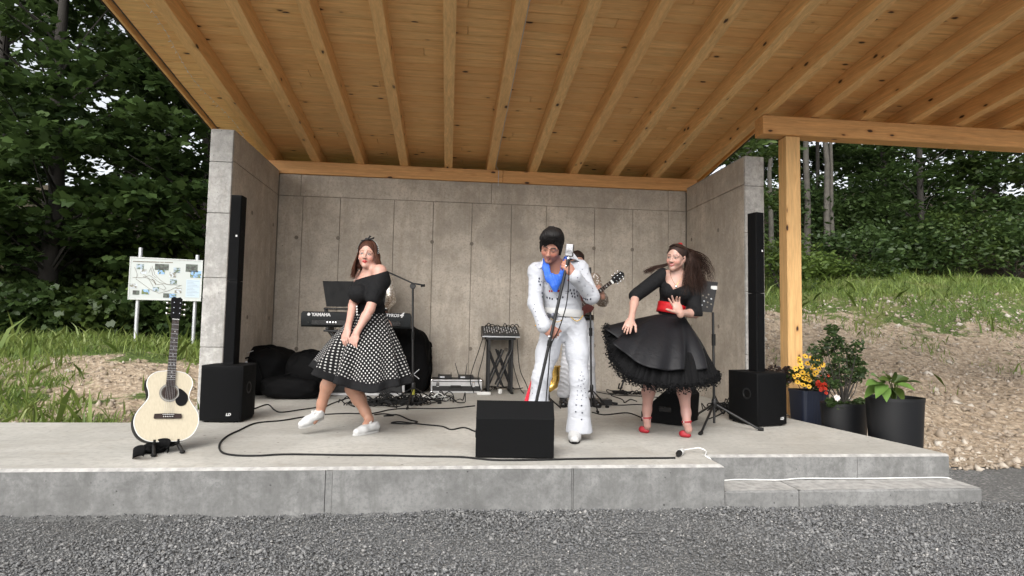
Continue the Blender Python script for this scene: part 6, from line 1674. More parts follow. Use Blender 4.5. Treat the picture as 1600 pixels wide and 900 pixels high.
# hair, bandana
HC = Field(); LP = lambda x, y, z: ho+hR@(V(x, y, z)*hs_)
HC.ell(LP(0, -.02, .036), np.array((.082, .1, .09))*hs_, hR, .01); HC.ell(LP(0, .10, -.035), np.array((.064, .085, .108))*hs_, hR, .012, 's')
for x in (-1, 1): HC.cap(LP(x*.075, -.035, .0), LP(x*.078, -.045, -.1), .028, .03, .02)
HC.ell(LP(0, -.06, -.05), np.array((.075, .045, .09))*hs_, hR, .02)
hair1 = sdf_obj('hair', HC, .005, 'brownhair', d1)
def h1(r, u):
    az = r.uniform(math.radians(58), math.radians(302)); az = az if az < math.pi else az-2*math.pi
    sgn = 1 if az > 0 else -1; wv = r.uniform(0, 6.28); L = r.uniform(.15, .22)*(1.15 if sgn < 0 else .9); out = []
    for e in np.linspace(math.radians(86), math.radians(-4), 7): out.append(scalp(az, e, 1.07+r.uniform(-.01, .02)))
    e0 = out[-1]; fl = r.uniform(.2, .75)
    for q in np.linspace(.12, 1, 8): out.append(e0+V(sgn*(.018*math.sin(q*2.6)+fl*.06*q*q)*(1 if abs(az) < 2.2 else .3), -.012*q+.006*math.sin(wv+5*q), -L*q))
    return out
strands('strands', scalp_strands(ho, hR, hs_, 850, 1, h1), .0027, 'brownhair', hair1, .25, 3)
bd = MB(); band = []
for e in np.linspace(-25, 205, 26):
    a = math.radians(e); band.append(LP(math.cos(a)*.086, -.004-.03*math.sin(a)*0, .034+math.sin(a)*.098))
MAT['bandana'] = polka_mat(); 
bnd = []
for i, p in enumerate(band): bnd.append((p, hR@V(0, 1, .25)))
ribbon('bandana', bnd, .035, plain('bandana_cotton', (.012, .012, .013), .8), d1, .005)
dots = MB()
for i in range(2, 24):
    for q in (-.010, .008): dots.ball(band[i]+hR@V(0, q, 0)+nrm(band[i]-LP(0, 0, .03))*.003, .0042, 6, 4)
put('bandana_dots', dots, 'white', d1)
kn = MB(); kt = LP(-.015, .01, .133)
kn.ball(kt, (.02, .014, .014), 8, 6); kn.add([kt, kt+V(.06, 0, .022), kt+V(.055, .01, .008)], [(0, 1, 2)]); kn.add([kt, kt+V(.02, 0, .034), kt+V(.032, .01, .026)], [(0, 1, 2)]); kn.add([kt, kt+V(-.05, 0, -.012), kt+V(-.04, .01, -.026)], [(0, 1, 2)])
o_ = put('bandana_knot', kn, plain('bandana_knot_cotton', (.012, .012, .013), .8), d1, 60); o_.modifiers.new('s', 'SOLIDIFY').thickness = .006
put('earring', MB().ball(LP(.081, -.006, -.04), .0055, 8, 5), 'chrome', d1, 60)
put('earring', MB().ball(LP(-.074, .012, -.045), .0055, 8, 5), 'chrome', d1, 60)
# shoes
tF, hF = A(467, 669, -.12), A(506, 652, .0)
shoe(d1, hF-V(0, 0, .008), tF, V(.35, -.1, 1), 'whiteleather', 'whitesole')
tB, hB_ = A(552, 675, -.16), A(592, 668, .03); tB[2] = .002; hB_[2] = .002
shoe(d1, hB_, tB, V(0, 0, 1), 'whiteleather', 'whitesole')
lc = MB()
for (h0, t0, up_) in ((hF-V(0, 0, .008), tF, V(.35, -.1, 1)), (hB_, tB, V(0, 0, 1))):
    ax = nrm(t0-h0); u_ = nrm(up_-ax*(up_@ax)); s_ = np.cross(ax, u_); L = np.linalg.norm(t0-h0)
    for j in range(4):
        a = .40+.075*j; z = .084-.017*j; lc.tube([h0+ax*a*L+s_*.02+u_*(z-.008), h0+ax*a*L+u_*(z+.003), h0+ax*a*L-s_*.02+u_*(z-.008)], .003, 5)
    for k in (-1, 1): lc.tube([h0+ax*.4*L+u_*.088, h0+ax*.36*L+s_*k*.016+u_*.10, h0+ax*.40*L+s_*k*.03+u_*.094, h0+ax*.42*L+u_*.085], .0026, 5)
put('laces', lc, 'white', d1, 60)

# ------------------------------------------------------------------ dancer in the black dress
D2 = 4.97
def B(px, py, dy=0.): return U(px, py, Y=D2+dy)
d2 = thing('person', B(1045, 680)*V(1, 1, 0), 'dancing woman in black dress with red belt and red shoes', 'person', 'performers on the stage')
skin2 = (.41, .25, .20)
F = Field()
ho2 = B(1056, 402, -.02); hR2 = face_frame(math.radians(44), math.radians(8), math.radians(-8)); q2 = .97
head(F, ho2, hR2, q2, True, .8)
nb2, sL2, sR2 = B(1060, 430, .06), B(1083, 434, .05), B(1033, 430, .03)
F.cap(ho2+hR2@V(0, -.03, -.06), nb2, .044, .050, .025)
F.cap(nb2, sL2, .045, .05, .04); F.cap(nb2, sR2, .045, .05, .04)
ch2, wa2, pe2 = B(1057, 452, .05), B(1048, 482, .05), B(1045, 510, .06)
F.ell(ch2, (.14, .098, .14), None, .05); F.ell(wa2, (.10, .085, .1), None, .05); F.ell(pe2, (.155, .12, .12), None, .05)
eR2, wR2 = B(993, 462, -.04), B(986, 499, -.22)
F.chain([sR2, eR2], [.048, .038], .025); F.chain([eR2, eR2+(wR2-eR2)*.35, wR2], [.037, .035, .023], .02)
hand(F, wR2, B(980, 512, -.29)-wR2, V(.3, .9, -.3), V(.8, -.3, .2), ((.15, .3, .3), (.2, .35, .3), (.25, .4, .3), (.3, .4, .3)), .96, .07, thumb=(.7, .6, .1))
eL2, wL2 = B(1086, 490, -.08), B(1062, 489, -.26)
F.chain([sL2, eL2], [.048, .039], .025); F.chain([eL2, eL2+(wL2-eL2)*.35, wL2], [.038, .036, .024], .02)
hand(F, wL2, B(1055.5, 473, -.26)-wL2, V(-.12, -.95, .25), V(-.9, -.1, -.1), ((.05, .12, .1), (.15, .25, .2), (.30, .45, .35), (.25, .35, .25)), .98, .16, thumb=(.5, .8, .2), tcurl=.15)
kl2, al2 = B(1018, 585, -.02), B(1010.5, 655, .04)
kr2, ar2 = B(1066, 588, -.14), B(1073, 661, -.16)
F.chain([B(1034, 525, .06), kl2], [.09, .06], .04); F.chain([kl2, B(1013, 612, .03), B(1011, 640, .05), al2], [.056, .054, .037, .032], .03)
F.chain([B(1057, 525, .04), kr2], [.09, .06], .04); F.chain([kr2, B(1068.5, 612, -.11), B(1072, 645, -.12), ar2], [.056, .054, .037, .032], .03)
def foot2(a, toe):
    heel = np.array(a)+V(0, .05, 0); F.chain([a, np.array(toe)*.45+np.array(a)*.55+V(0, 0, .005), np.array(toe)+V(0, .05, .012)], [.032, .028, .024], .02)
tl2, tr2 = B(1013.5, 678, -.12), B(1080, 685, -.30); tl2 = on(1013, 677.5); tr2 = on(1079, 684.5)
foot2(al2, tl2); foot2(ar2, tr2)
def colour2(v, col):
    col[v[:, 2] < B(1040, 570)[2]] = (.345, .20, .17)
    return head_colours(v, col, ho2, hR2, q2, skin2, True, (.46, .055, .055), .9, (.035, .018, .012), (.03, .02, .015), .25)
skin_obj(F, d2, [box_of(ho2, (.12, .13, .15)), box_of(B(1055.5, 474, -.27), (.11, .1, .13)), box_of(B(983, 510, -.27), (.09, .11, .11))], skin2, colour2)
T = Field()
T.ell(ch2+V(0, 0, -.01), (.152, .112, .15), None, .05); T.ell(wa2, (.112, .098, .13), None, .05)
T.ell(B(1047, 455, -.04), (.075, .07, .075), None, .045); T.ell(B(1069, 457, -.04), (.075, .07, .075), None, .045)
T.chain([sR2+V(.015, 0, .0), eR2+(sR2-eR2)*.0], [.066, .058], .03); T.chain([sL2+V(-.01, 0, 0), eL2], [.066, .060], .03)
T.chain([eL2, eL2+(wL2-eL2)*.22], [.058, .056], .02)
# sweetheart neckline: cut a wedge out of the front
np_, nl_, nr_ = B(1055.5, 453, -.15), B(1038, 433, -.15), B(1073, 443, -.15)
def neck_cut(X, Y, Z):
    # distance to a V-shaped prism running along Y
    xs = [np_[0], B(1038, 436)[0], B(1041, 420)[0], B(1075, 420)[0], B(1073.5, 443)[0]]; zs = [np_[2], B(1038, 436)[2], B(1041, 412)[2], B(1075, 412)[2], B(1073.5, 443)[2]]
    d = None; n = len(xs); cx, cz = sum(xs)/n, sum(zs)/n
    for i in range(n):
        x0, z0, x1, z1 = xs[i], zs[i], xs[(i+1) % n], zs[(i+1) % n]; ex, ez = x1-x0, z1-z0; L = math.hypot(ex, ez); nx, nz = ez/L, -ex/L
        if nx*(cx-x0)+nz*(cz-z0) > 0: nx, nz = -nx, -nz
        e_ = nx*(X-x0)+nz*(Z-z0); d = e_ if d is None else np.maximum(d, e_)
    return np.maximum(d, Y-(D2+.02))+0*X
T.custom(neck_cut, B(1030, 460, -.4), B(1080, 400, .3), .008, 's')
T.plane(B(1047, 494, .05), (0, 0, -1), .006)
sdf_obj('dress_top', T, .006, 'blackcotton', d2, folds(.003, [((.6, .2, .8), 60, (1, .4, 0), 25, B(1050, 470), .14), ((1, 0, .9), 70, (0, 1, .5), 30, eR2, .1), ((1, 0, .9), 70, (0, 1, .5), 30, eL2, .1)]))
# red belt
MAT['redsatin'] = fabric('red_satin', (.36, .008, .012), .5, .15)
bl = [B(1021, 474.5), B(1064, 492)]
bm = MB(); bx = nrm(B(1072, 490)-B(1022, 478)); bz = nrm(np.cross(bx, V(0, 1, 0))*-1); bz = bz if bz[2] > 0 else -bz; by = np.cross(bz, bx); vs = []
for hh, k in ((-.045, 1.0), (-.02, .985), (.02, .985), (.045, 1.0)):
    for i in range(40): a = 2*math.pi*i/40; vs.append(wa2+V(0, 0, -.005)+bx*(.124*k*math.cos(a)+.003)+by*.112*k*math.sin(a)+bz*hh)
bm.add(vs, [(j*40+i, j*40+(i+1) % 40, (j+1)*40+(i+1) % 40, (j+1)*40+i) for j in range(3) for i in range(40)])
o_ = put('belt', bm, 'redsatin', d2, 80); o_.modifiers.new('s', 'SOLIDIFY').thickness = .005
# skirt and petticoat
MAT['blacksatin'] = fabric('black_satin', (.0075, .0075, .009), .5, .12)
MAT['tulle'] = fabric('black_tulle', (.003, .003, .0035), .9, .3, 300)
wc2 = B(1047, 492, .05)
hem2 = [B(1108, 577, .05), B(1100, 579, -.2), B(1070, 579, -.36), B(1035, 578, -.42), B(1003, 570, -.40), B(978, 553, -.33), B(960, 533, -.22), B(951, 516, -.08), B(958, 512, .1), B(985, 540, .34), B(1030, 558, .5), B(1080, 566, .42), B(1104, 572, .25)]
vv, ff, uu, H2 = skirt_surface(wc2, wx, wy, (.118, .106), hem2, 300, 0., 1., 30, .046, 11, 8, .045, zamp=.014, power=.9)
uv_obj('skirt', vv, ff, uu, 'blacksatin', d2)
hemp = [B(1121, 588, .05), B(1112, 597, -.22), B(1080, 605, -.38), B(1040, 606, -.42), B(1002, 600, -.40), B(972, 585, -.33), B(955, 560, -.22), B(951, 532, -.08), B(956, 528, .1), B(985, 560, .34), B(1030, 585, .5), B(1085, 590, .42), B(1115, 588, .25)]
for k, (v0, v1, am, fq) in enumerate(((.5, .98, .014, 34), (.55, 1.0, .02, 47))):
    vv, ff, uu, H3 = skirt_surface(wc2, wx, wy, (.10, .09), hemp, 420, v0, v1, 14, am, fq, 20+k, .03, off=-.008*k, zamp=.012, power=.92)
    uv_obj('petticoat_layer', vv, ff, uu, 'tulle', d2, .002)
r = np.random.default_rng(5); n = 5200; H3 = loop_pts(hemp, 600); ii = r.integers(0, 600, n)
cc = H3.mean(0); out = (H3-cc); out /= np.linalg.norm(out, axis=1)[:, None]
P = H3[ii]+out[ii]*r.normal(.002, .012, n)[:, None]+np.stack([r.normal(0, .01, n), r.normal(0, .01, n), r.normal(.004, .02, n)], -1)
v, f = leaves(P, r.uniform(.010, .024, n), 'kite', r, up=.2); obj('ruffle', raw_mesh('ruffle', v, f, 'tulle'), d2)
ii = r.integers(320, 380, 900); P = H3[ii]+out[ii]*r.normal(0, .02, 900)[:, None]+np.stack([r.normal(-.005, .015, 900), r.normal(0, .02, 900), r.uniform(0, .10, 900)], -1)
v, f = leaves(P, r.uniform(.012, .026, 900), 'kite', r, up=.2); obj('ruffle', raw_mesh('ruffle', v, f, 'tulle'), d2)
# hair
LP2 = lambda x, y, z: ho2+hR2@(V(x, y, z)*q2)
HC = Field(); HC.ell(LP2(0, -.02, .036), np.array((.080, .098, .089))*q2, hR2, .01); HC.ell(LP2(0, .105, -.032), np.array((.066, .086, .105))*q2, hR2, .012, 's')
HC.ell(LP2(.02, -.10, .05), np.array((.045, .05, .05))*q2, hR2, .03); HC.plane(LP2(0, 0, -.045), hR2@V(0, .3, -1), .01)
hair2 = sdf_obj('hair', HC, .005, 'darkhair', d2)
r = np.random.default_rng(2); tie_ = LP2(.03, -.125, .055); paths = []
for i in range(1050):
    ty = 408+54*r.beta(2.2, 1.2); tx = 1080+(ty-408)*.22+r.normal(0, 6.5)
    if r.random() < .1: tx, ty = r.uniform(1100, 1116), r.uniform(418, 448)
    e = B(tx, ty, r.uniform(-.12, .12)); m1 = B(r.uniform(1076, 1094), r.uniform(386, 402), r.uniform(-.04, .16)); m2 = B(tx+r.uniform(-6, 4), ty-18-r.uniform(0, 8), r.uniform(-.08, .12)); w_ = r.uniform(0, 6.28)
    P0 = tie_+r.normal(0, .012, 3); pts = []
    for s in np.linspace(0, 1, 14): pts.append(P0*(1-s)**3+3*m1*s*(1-s)**2+3*m2*s*s*(1-s)+e*s**3+V(.018*math.sin(w_+6*s), .014*math.cos(w_+5*s), .006*math.sin(w_+8*s))*s)
    paths.append(pts)
for i in range(420):   # hair falling behind the neck and along the far shoulder
    tx, ty = r.uniform(1064, 1090), r.uniform(440, 462); e = B(tx, ty, r.uniform(-.16, -.06) if r.random() < .6 else .1); P0 = LP2(.05+r.uniform(-.01, .03), -.08+r.uniform(-.02, .02), .02+r.uniform(-.02, .03)); m1 = B(r.uniform(1070, 1082), r.uniform(405, 418), r.uniform(-.02, .12)); pts = []
    for s in np.linspace(0, 1, 12): pts.append(P0*(1-s)**2+2*m1*s*(1-s)+e*s*s)
    paths.append(pts)
for i in range(150):    # lock swinging out over the other shoulder
    j = r.normal(0, 1.2); P0 = LP2(-.03+r.uniform(-.02, .02), -.09, -.02); m1 = B(1036, 420+j, .08); m2 = B(1020, 415+j*1.2, .04); e = B(1004+r.uniform(0, 14), 428+j*1.5-r.uniform(0, 4), 0); pts = []
    for s in np.linspace(0, 1, 12): pts.append(P0*(1-s)**3+3*m1*s*(1-s)**2+3*m2*s*s*(1-s)+e*s**3)
    paths.append(pts)
for i in range(420):    # combed back over the scalp
    az = r.uniform(-2.2, 2.2); pts = []
    for s in np.linspace(0, 1, 9):
        e0 = scalp(az, math.radians(52-abs(az)*14), 1.09); e1 = V(.03, -.125, .055); el = math.radians(52-abs(az)*14)*(1-s)+math.radians(25)*s; aa = az*(1-s)+(math.pi*.93 if az > 0 else -math.pi*.93)*s
        pts.append(LP2(*(scalp(aa, el+math.sin(s*math.pi)*.5*(1-abs(az)/3), 1.095)*(1-s**3)+e1*s**3)))
    paths.append(pts)
strands('strands', paths, .0023, 'darkhair', hair2, .2, 3)
fl = MB(); r = np.random.default_rng(7)
for i in range(14): d = nrm(r.normal(0, 1, 3)); fl.ball(LP2(.01, -.06, .118)+d*.010, (.012, .010, .009), 7, 5)
put('hair_flower', fl, 'redsatin', d2, 60)
# necklace
nk = MB(); nk.tube(smooth_path([B(1047, 425, -.03), B(1048.5, 432, -.085), B(1052, 440, -.105), B(1056.5, 446, -.115), B(1061, 440, -.105), B(1065.5, 432, -.08), B(1067, 426, -.03)], 6), .0016, 5)
nko = put('necklace', nk, 'brass', d2, 60); put('pendant', MB().ball(B(1056.8, 448, -.118), (.011, .006, .012), 10, 6), 'chrome', nko, 60)
put('bracelet', MB().tube([wR2+.027*V(math.cos(a), .9*math.sin(a), .1*math.cos(a)) for a in np.linspace(0, 6.283, 17)], .003, 5), 'chrome', d2, 60)
# red T-strap shoes
MAT['redleather'] = plain('red_suede', (.27, .007, .015), .6, .1, 40)
def tstrap(ank, toe, nm):
    heel = np.array(ank)+V(.0, .055, 0); heel[2] = .052; toe = np.array(toe); toe[2] = .004
    ax = toe-heel; L = np.linalg.norm(ax[:2]); d = nrm(ax*V(1, 1, 0)); s_ = np.cross(d, V(0, 0, 1))
    F = Field(); ball = toe-d*.06+V(0, 0, .022)
    F.chain([heel+V(0, 0, .018), heel*.5+ball*.5+V(0, 0, .004), ball, toe-d*.028+V(0, 0, .018)], [.032, .028, .037, .029], .02, flat=((0, 0, 1), .8))
    F.plane(heel+V(0, 0, .034), V(0, 0, 1), .004); F.cap(heel+d*.055+V(0, 0, .035), ball-d*.012+V(0, 0, .04), .026, .030, .01, 's'); F.plane(V(0, 0, .002), V(0, 0, -1), .002)
    sh = sdf_obj('shoe', F, .0045, 'redleather', d2)
    put('heel', MB().lathe([(.012, 0), (.014, .02), (.024, .05)], V(heel[0], heel[1], .002), (0, 0, 1), 10), 'redleather', sh, 50)
    instep = (np.array(ank)*.35+ball*.65)+V(0, 0, .03)
    tp_ = np.array(ank)+d*.032+V(0, 0, .006)
    put('strap', MB().tube([ball+d*.012+V(0, 0, .022), instep+d*.018+V(0, 0, -.002), tp_+d*.004], [.008, .006, .006], 6), 'redleather', sh, 60)
    put('strap', MB().tube([np.array(ank)+d*(.036*math.cos(a))+s_*.040*math.sin(a)+V(0, 0, .012+.004*math.cos(a)) for a in np.linspace(0, 6.283, 21)], .0065, 6), 'redleather', sh, 60)
    put('buckle', MB().ball(np.array(ank)+s_*.042+V(0, 0, .012), .007, 6, 5), 'chrome', sh, 60)
tstrap(al2, tl2, 'shoe'); tstrap(ar2, tr2, 'shoe')
# ------------------------------------------------------------------ singer in the white jumpsuit
D3 = 4.80
def S(px, py, dy=0.): return U(px, py, Y=D3+dy)
s1 = thing('person', S(880, 688)*V(1, 1, 0), 'singer in white studded jumpsuit with blue scarf holding the microphone stand', 'person', 'performers on the stage')
skin3 = (.37, .18, .13)
MAT['jumpsuit'] = fabric('white_gabardine', (.41, .422, .455), .72, .22, 700, .1, .03)
F = Field()
ho3 = S(861.5, 385, -.11); hR3 = face_frame(math.radians(24), math.radians(32), math.radians(-13)); q3 = 1.04
head(F, ho3, hR3, q3, False, .55, 1.1)
nb3, sR3, sL3 = S(868, 418, .03), S(839, 424, .0), S(905, 420, .04)
F.cap(ho3+hR3@V(0, -.03, -.06), nb3, .058, .062, .03); F.cap(nb3, sR3, .055, .058, .05); F.cap(nb3, sL3, .055, .058, .05)
ch3, ab3, pe3 = S(874, 448, .05), S(880, 478, .05), S(881, 503, .06)
F.ell(ch3, (.155, .105, .15), None, .06); F.ell(ab3, (.14, .11, .13), None, .06); F.ell(pe3, (.15, .11, .11), None, .06)
eR3, wR3 = S(836, 474, -.06), S(851, 512, -.22)
F.chain([sR3, eR3], [.052, .042], .03); F.chain([eR3, wR3], [.042, .029], .03)
eL3, wL3 = S(924, 463, -.12), S(895, 429, -.27)
F.chain([sL3, eL3], [.052, .042], .03); F.chain([eL3, wL3], [.042, .029], .03)
kR3, aR3 = S(846, 590, -.04), S(835, 672, .0)
kL3, aL3 = S(905, 592, -.06), S(902, 676, -.02)
F.chain([S(866, 512, .06), kR3, aR3], [.078, .05, .036], .04); F.chain([S(897, 512, .06), kL3, aL3], [.078, .05, .036], .04)
# microphone stand line
mt3, mg3 = S(889, 399, -.29), S(861.5, 522, -.27)
dst = nrm(mg3-mt3); mb3 = mt3+dst*((mt3[2]-.03)/-dst[2])
hand(F, wR3, V(.78, -.12, -.5), V(.1, 1, .0), V(.45, -.2, .85), ((.75, 1.15, .8), (.85, 1.2, .8), (.9, 1.2, .8), (.95, 1.2, .8)), 1.1, 0, thumb=(.9, .25, .25), tcurl=.4)
hand(F, wL3, V(-.55, -.12, .75), V(-.35, .95, -.1), V(.55, -.1, .7), ((.75, 1.2, .9), (.8, 1.2, .9), (.85, 1.25, .9), (.9, 1.25, .9)), 1.08, 0, thumb=(.95, .2, .3), tcurl=.3)
def colour3(v, col): return head_colours(v, col, ho3, hR3, q3, skin3, False, (.36, .13, .11), .6, (.03, .02, .017), (.03, .02, .015), .8)
skin_obj(F, s1, [box_of(ho3, (.13, .14, .16)), box_of(S(861, 521, -.23), (.1, .11, .1)), box_of(S(889, 412, -.28), (.09, .11, .12))], skin3, colour3)
J = Field()
J.ell(ch3, (.180, .132, .165), None, .06); J.ell(ab3, (.158, .13, .14), None, .06); J.ell(pe3, (.172, .135, .12), None, .06)
J.cap(nb3+V(-.03, 0, -.02), sR3, .062, .074, .05); J.cap(nb3+V(.03, 0, -.02), sL3, .062, .074, .05)
J.chain([sR3, eR3, wR3+(eR3-wR3)*.10], [.069, .057, .046], .03); J.chain([sL3, eL3, wL3+(eL3-wL3)*.12], [.071, .062, .047], .03)
J.cap(wR3+(eR3-wR3)*.3, wR3+(eR3-wR3)*.06, .050, .058, .02); J.cap(wL3+(eL3-wL3)*.3, wL3+(eL3-wL3)*.10, .050, .060, .02)
hmR, hmL = S(831, 705, -.0), S(904.5, 700, -.03)
for hp, kn, hm in ((S(864, 514, .06), kR3, hmR), (S(899, 514, .06), kL3, hmL)):
    J.chain([hp, (hp+kn)/2, kn], [.102, .088, .071], .05); J.chain([kn, kn*.6+hm*.4, hm], [.070, .079, .132], .05)
J.plane(V(0, 0, .058), (0, 0, -1), .003)
# V neck
def vcut(X, Y, Z):
    pts = [(868.5, 452), (852, 415), (849, 398), (886, 398), (884, 415)]; P2 = [S(a, b, -.1) for a, b in pts]; xs = [p[0] for p in P2]; zs = [p[2] for p in P2]; n = len(xs); cx, cz = sum(xs)/n, sum(zs)/n; d = None
    for i in range(n):
        x0, z0, x1, z1 = xs[i], zs[i], xs[(i+1) % n], zs[(i+1) % n]; ex, ez = x1-x0, z1-z0; L = math.hypot(ex, ez); nx, nz = ez/L, -ex/L
        if nx*(cx-x0)+nz*(cz-z0) > 0: nx, nz = -nx, -nz
        e_ = nx*(X-x0)+nz*(Z-z0); d = e_ if d is None else np.maximum(d, e_)
    return np.maximum(d, Y-(D3+.02))+0*X
J.custom(vcut, S(840, 460, -.5), S(890, 390, .3), .008, 's')
jd = folds(.0045, [((.4, .1, .9), 150, (1, .3, 0), 16, S(836, 470, -.05), .13), ((.8, .2, .6), 150, (.2, 1, .4), 20, eL3, .15), ((.75, 0, .65), 120, (.3, .3, 1), 14, S(893, 520, -.03), .13), ((-.75, 0, .65), 120, (.3, .3, 1), 14, S(866, 520, -.03), .13), ((.2, .1, 1), 100, (1, .3, 0), 12, S(876, 478, -.06), .14), ((.35, .1, .9), 110, (1, .2, .3), 14, kL3, .16), ((.5, .1, .8), 110, (1, .2, .3), 14, kR3, .16), ((1, .4, .1), 70, (.2, .2, 1), 6, hmL, .28), ((1, .4, .1), 70, (.2, .2, 1), 6, hmR, .28), ((.7, .2, -.7), 130, (.2, 1, 0), 15, sL3, .13), ((.7, .2, .7), 130, (.2, 1, 0), 15, sR3, .12)])
jv, jf = J.mesh(.0078, disp=jd)
js = obj('jumpsuit', raw_mesh('jumpsuit', jv, jf, 'jumpsuit', True), s1)
bvh = BVHTree.FromPolygons(jv.tolist(), jf.tolist())
def cast(px, py):
    d = FWD+RIGHT*(px-800)/FPX+UP*(450-py)/FPX; hit = bvh.ray_cast(Vector(EYE), Vector(d))
    return (np.array(hit[0]), np.array(hit[1])) if hit[0] is not None else None
def stud(mb, px, py, rx, rz, star=False):
    rx, rz = rx*.82, rz*.82
    h = cast(px, py)
    if h is None: return
    p, n = h; n = n if n@(EYE-p) > 0 else -n; a1 = nrm(np.cross(V(0, 0, 1), n)); a2 = np.cross(n, a1)
    k = 10 if not star else 10; vs = []; 
    for i in range(k):
        a = 2*math.pi*i/k+math.pi/2; q = (1 if not star or i % 2 == 0 else .42); vs.append(p+a1*rx*q*math.cos(a)+a2*rz*q*math.sin(a)+n*.001)
    vs += [p+(q-p)*.6+n*.004 for q in vs[:k]]
    mb.add(vs, [(i, (i+1) % k, (i+1) % k+k, i+k) for i in range(k)]+[tuple(range(k, 2*k))])
dark, red, silv = MB(), MB(), MB()
sc_ = 1/6.92
ov = lambda x, y: (810+x*sc_, 340+y*sc_)
for x, y in ((310, 865), (340, 872), (366, 880), (420, 880), (480, 862), (560, 785), (600, 785), (630, 800), (575, 820), (605, 822), (637, 845), (582, 852), (610, 858), (225, 660), (222, 690), (255, 815), (258, 855), (705, 870), (725, 880), (780, 880), (235, 725), (745, 885)):
    stud(dark, *ov(x, y), .008, .0125)
for x, y in ((338, 795), (360, 795), (430, 795), (540, 680), (445, 790)): stud(red, *ov(x, y), .008, .011)
for x, y in ((265, 705), (285, 690), (270, 740), (300, 715), (245, 690), (240, 470), (270, 450), (262, 485), (605, 400), (640, 650), (655, 690), (715, 655), (760, 700), (800, 765), (805, 795), (570, 718), (690, 790), (720, 740), (750, 830), (345, 770), (370, 770), (415, 845), (515, 800), (530, 800), (545, 800), (515, 820), (530, 820), (690, 560), (745, 610)): stud(silv, *ov(x, y), .005, .005)
le = lambda x, y: (810+x/3.747, 460+y/3.75)
for x, y in ((370, 455), (362, 475), (378, 478), (355, 500), (372, 505), (385, 495), (350, 535), (366, 540), (382, 525), (388, 550), (345, 565), (368, 565), (345, 590), (375, 590), (342, 615), (370, 617), (392, 575), (395, 605), (60, 440), (52, 460), (66, 470), (50, 490), (64, 500), (52, 520), (68, 525), (83, 548), (60, 550), (66, 575), (84, 580), (48, 478), (100, 100), (115, 155), (120, 225), (95, 60), (90, 85), (104, 130), (128, 200), (118, 178)): stud(silv, *le(x, y), .0055, .0055)
for x, y in ((338, 648), (370, 652), (336, 688), (374, 694), (370, 733)): stud(dark, *le(x, y), .012, .012, True)
for x, y in ((160, 125), (180, 120), (265, 120), (275, 135), (300, 105), (325, 100), (350, 95)): stud(silv, *le(x, y), .006, .005)
MAT['gem'] = plain('black_gem', (.012, .014, .03), .12, .2); MAT['redgem'] = plain('red_gem', (.35, .008, .02), .12, .2); MAT['stud'] = plain('dull_stud', (.12, .125, .15), .3, .2, metal=.6)
for nm, mb_, mt in (('dark_gems', dark, 'gem'), ('red_gems', red, 'redgem'), ('studs', silv, 'stud')): put(nm, mb_, mt, js)['kind'] = 'stuff'
# belt with buckle and chain
bc = S(880, 489, .05)
bl = MB(); vs = []
for hh, k in ((-.05, 1.), (-.045, 1.02), (.045, 1.0), (.05, .98)):
    for i in range(48): a = 2*math.pi*i/48; vs.append(bc+V(.167*k*math.cos(a), .137*k*math.sin(a), hh*.66-.018*math.sin(a)*0-.01*math.cos(a)))
bl.add(vs, [(j*48+i, j*48+(i+1) % 48, (j+1)*48+(i+1) % 48, (j+1)*48+i) for j in range(3) for i in range(48)])
bo3 = put('belt', bl, 'whiteleather', s1, 60); bo3.modifiers.new('s', 'SOLIDIFY').thickness = .006
def bp3(px, py, lift=.004):
    p = S(px, py, -.1); x = p[0]-bc[0]; y = -.140*math.sqrt(max(.05, 1-(x/.19)**2))
    return V(p[0], bc[1]+y-lift, p[2])
bk3 = MB(); c = bp3(865, 493); bk3.ball(c, (.018, .006, .024), 10, 6)
for sx in (-1, 1):
    for j in range(4): bk3.tube([c+V(sx*.01, 0, .008-.006*j), bp3(865+sx*(7-j), 490+j*2)+V(0, 0, .006), bp3(865+sx*(10-1.5*j), 492+2.5*j)], [.004, .004, .002], 5)
put('buckle_emblem', bk3, 'stud', bo3, 60)
chn = MB()
for i in range(26):
    t = i/25; px = 893+20*t; py = 496+7*math.sin(math.pi*t)-3*t; chn.ball(bp3(px, py, .008), .0045, 6, 4)
put('chain', chn, 'brass', bo3, 60); chn = MB()
for i in range(16): t = i/15; chn.ball(bp3(872-2*t*0-10+18*t, 498+5*math.sin(math.pi*t), .008), .004, 6, 4)
put('chain', chn, 'brass', bo3, 60)
# scarf and collar
MAT['scarf'] = fabric('blue_satin', (.035, .12, .52), .42, .2, 600)
C_ = Field()
for a in ([(852, 404, -.02), (853, 418, -.10), (858, 434, -.145), (865.5, 447, -.16)], [(884, 404, -.02), (882, 418, -.10), (877, 434, -.145), (869, 446, -.16)]):
    C_.chain([S(*q) for q in a], [.020, .028, .029, .020], .015, flat=((0, 1, .3), .5))
C_.chain([S(865, 436, -.15), S(868, 454, -.155)], [.036, .014], .02, flat=((0, 1, 0), .5))
sdf_obj('scarf', C_, .0045, 'scarf', s1, folds(.003, [((1, 0, .3), 260, (0, 1, 1), 14, None, 1)]))
for a, nm in (([(850, 401, .02), (846, 408, -.04), (836, 413, -.07), (842, 420, -.08), (852, 414, -.10), (855, 407, -.06)], 'collar'), ([(886, 392, .03), (887, 402, -.05), (896, 404, -.07), (906, 408, -.02), (896, 395, .02)], 'collar')):
    m_ = MB().add([S(*q) for q in a], [tuple(range(len(a)))]); o_ = put(nm, m_, 'jumpsuit', s1); o_.modifiers.new('s', 'SOLIDIFY').thickness = .006
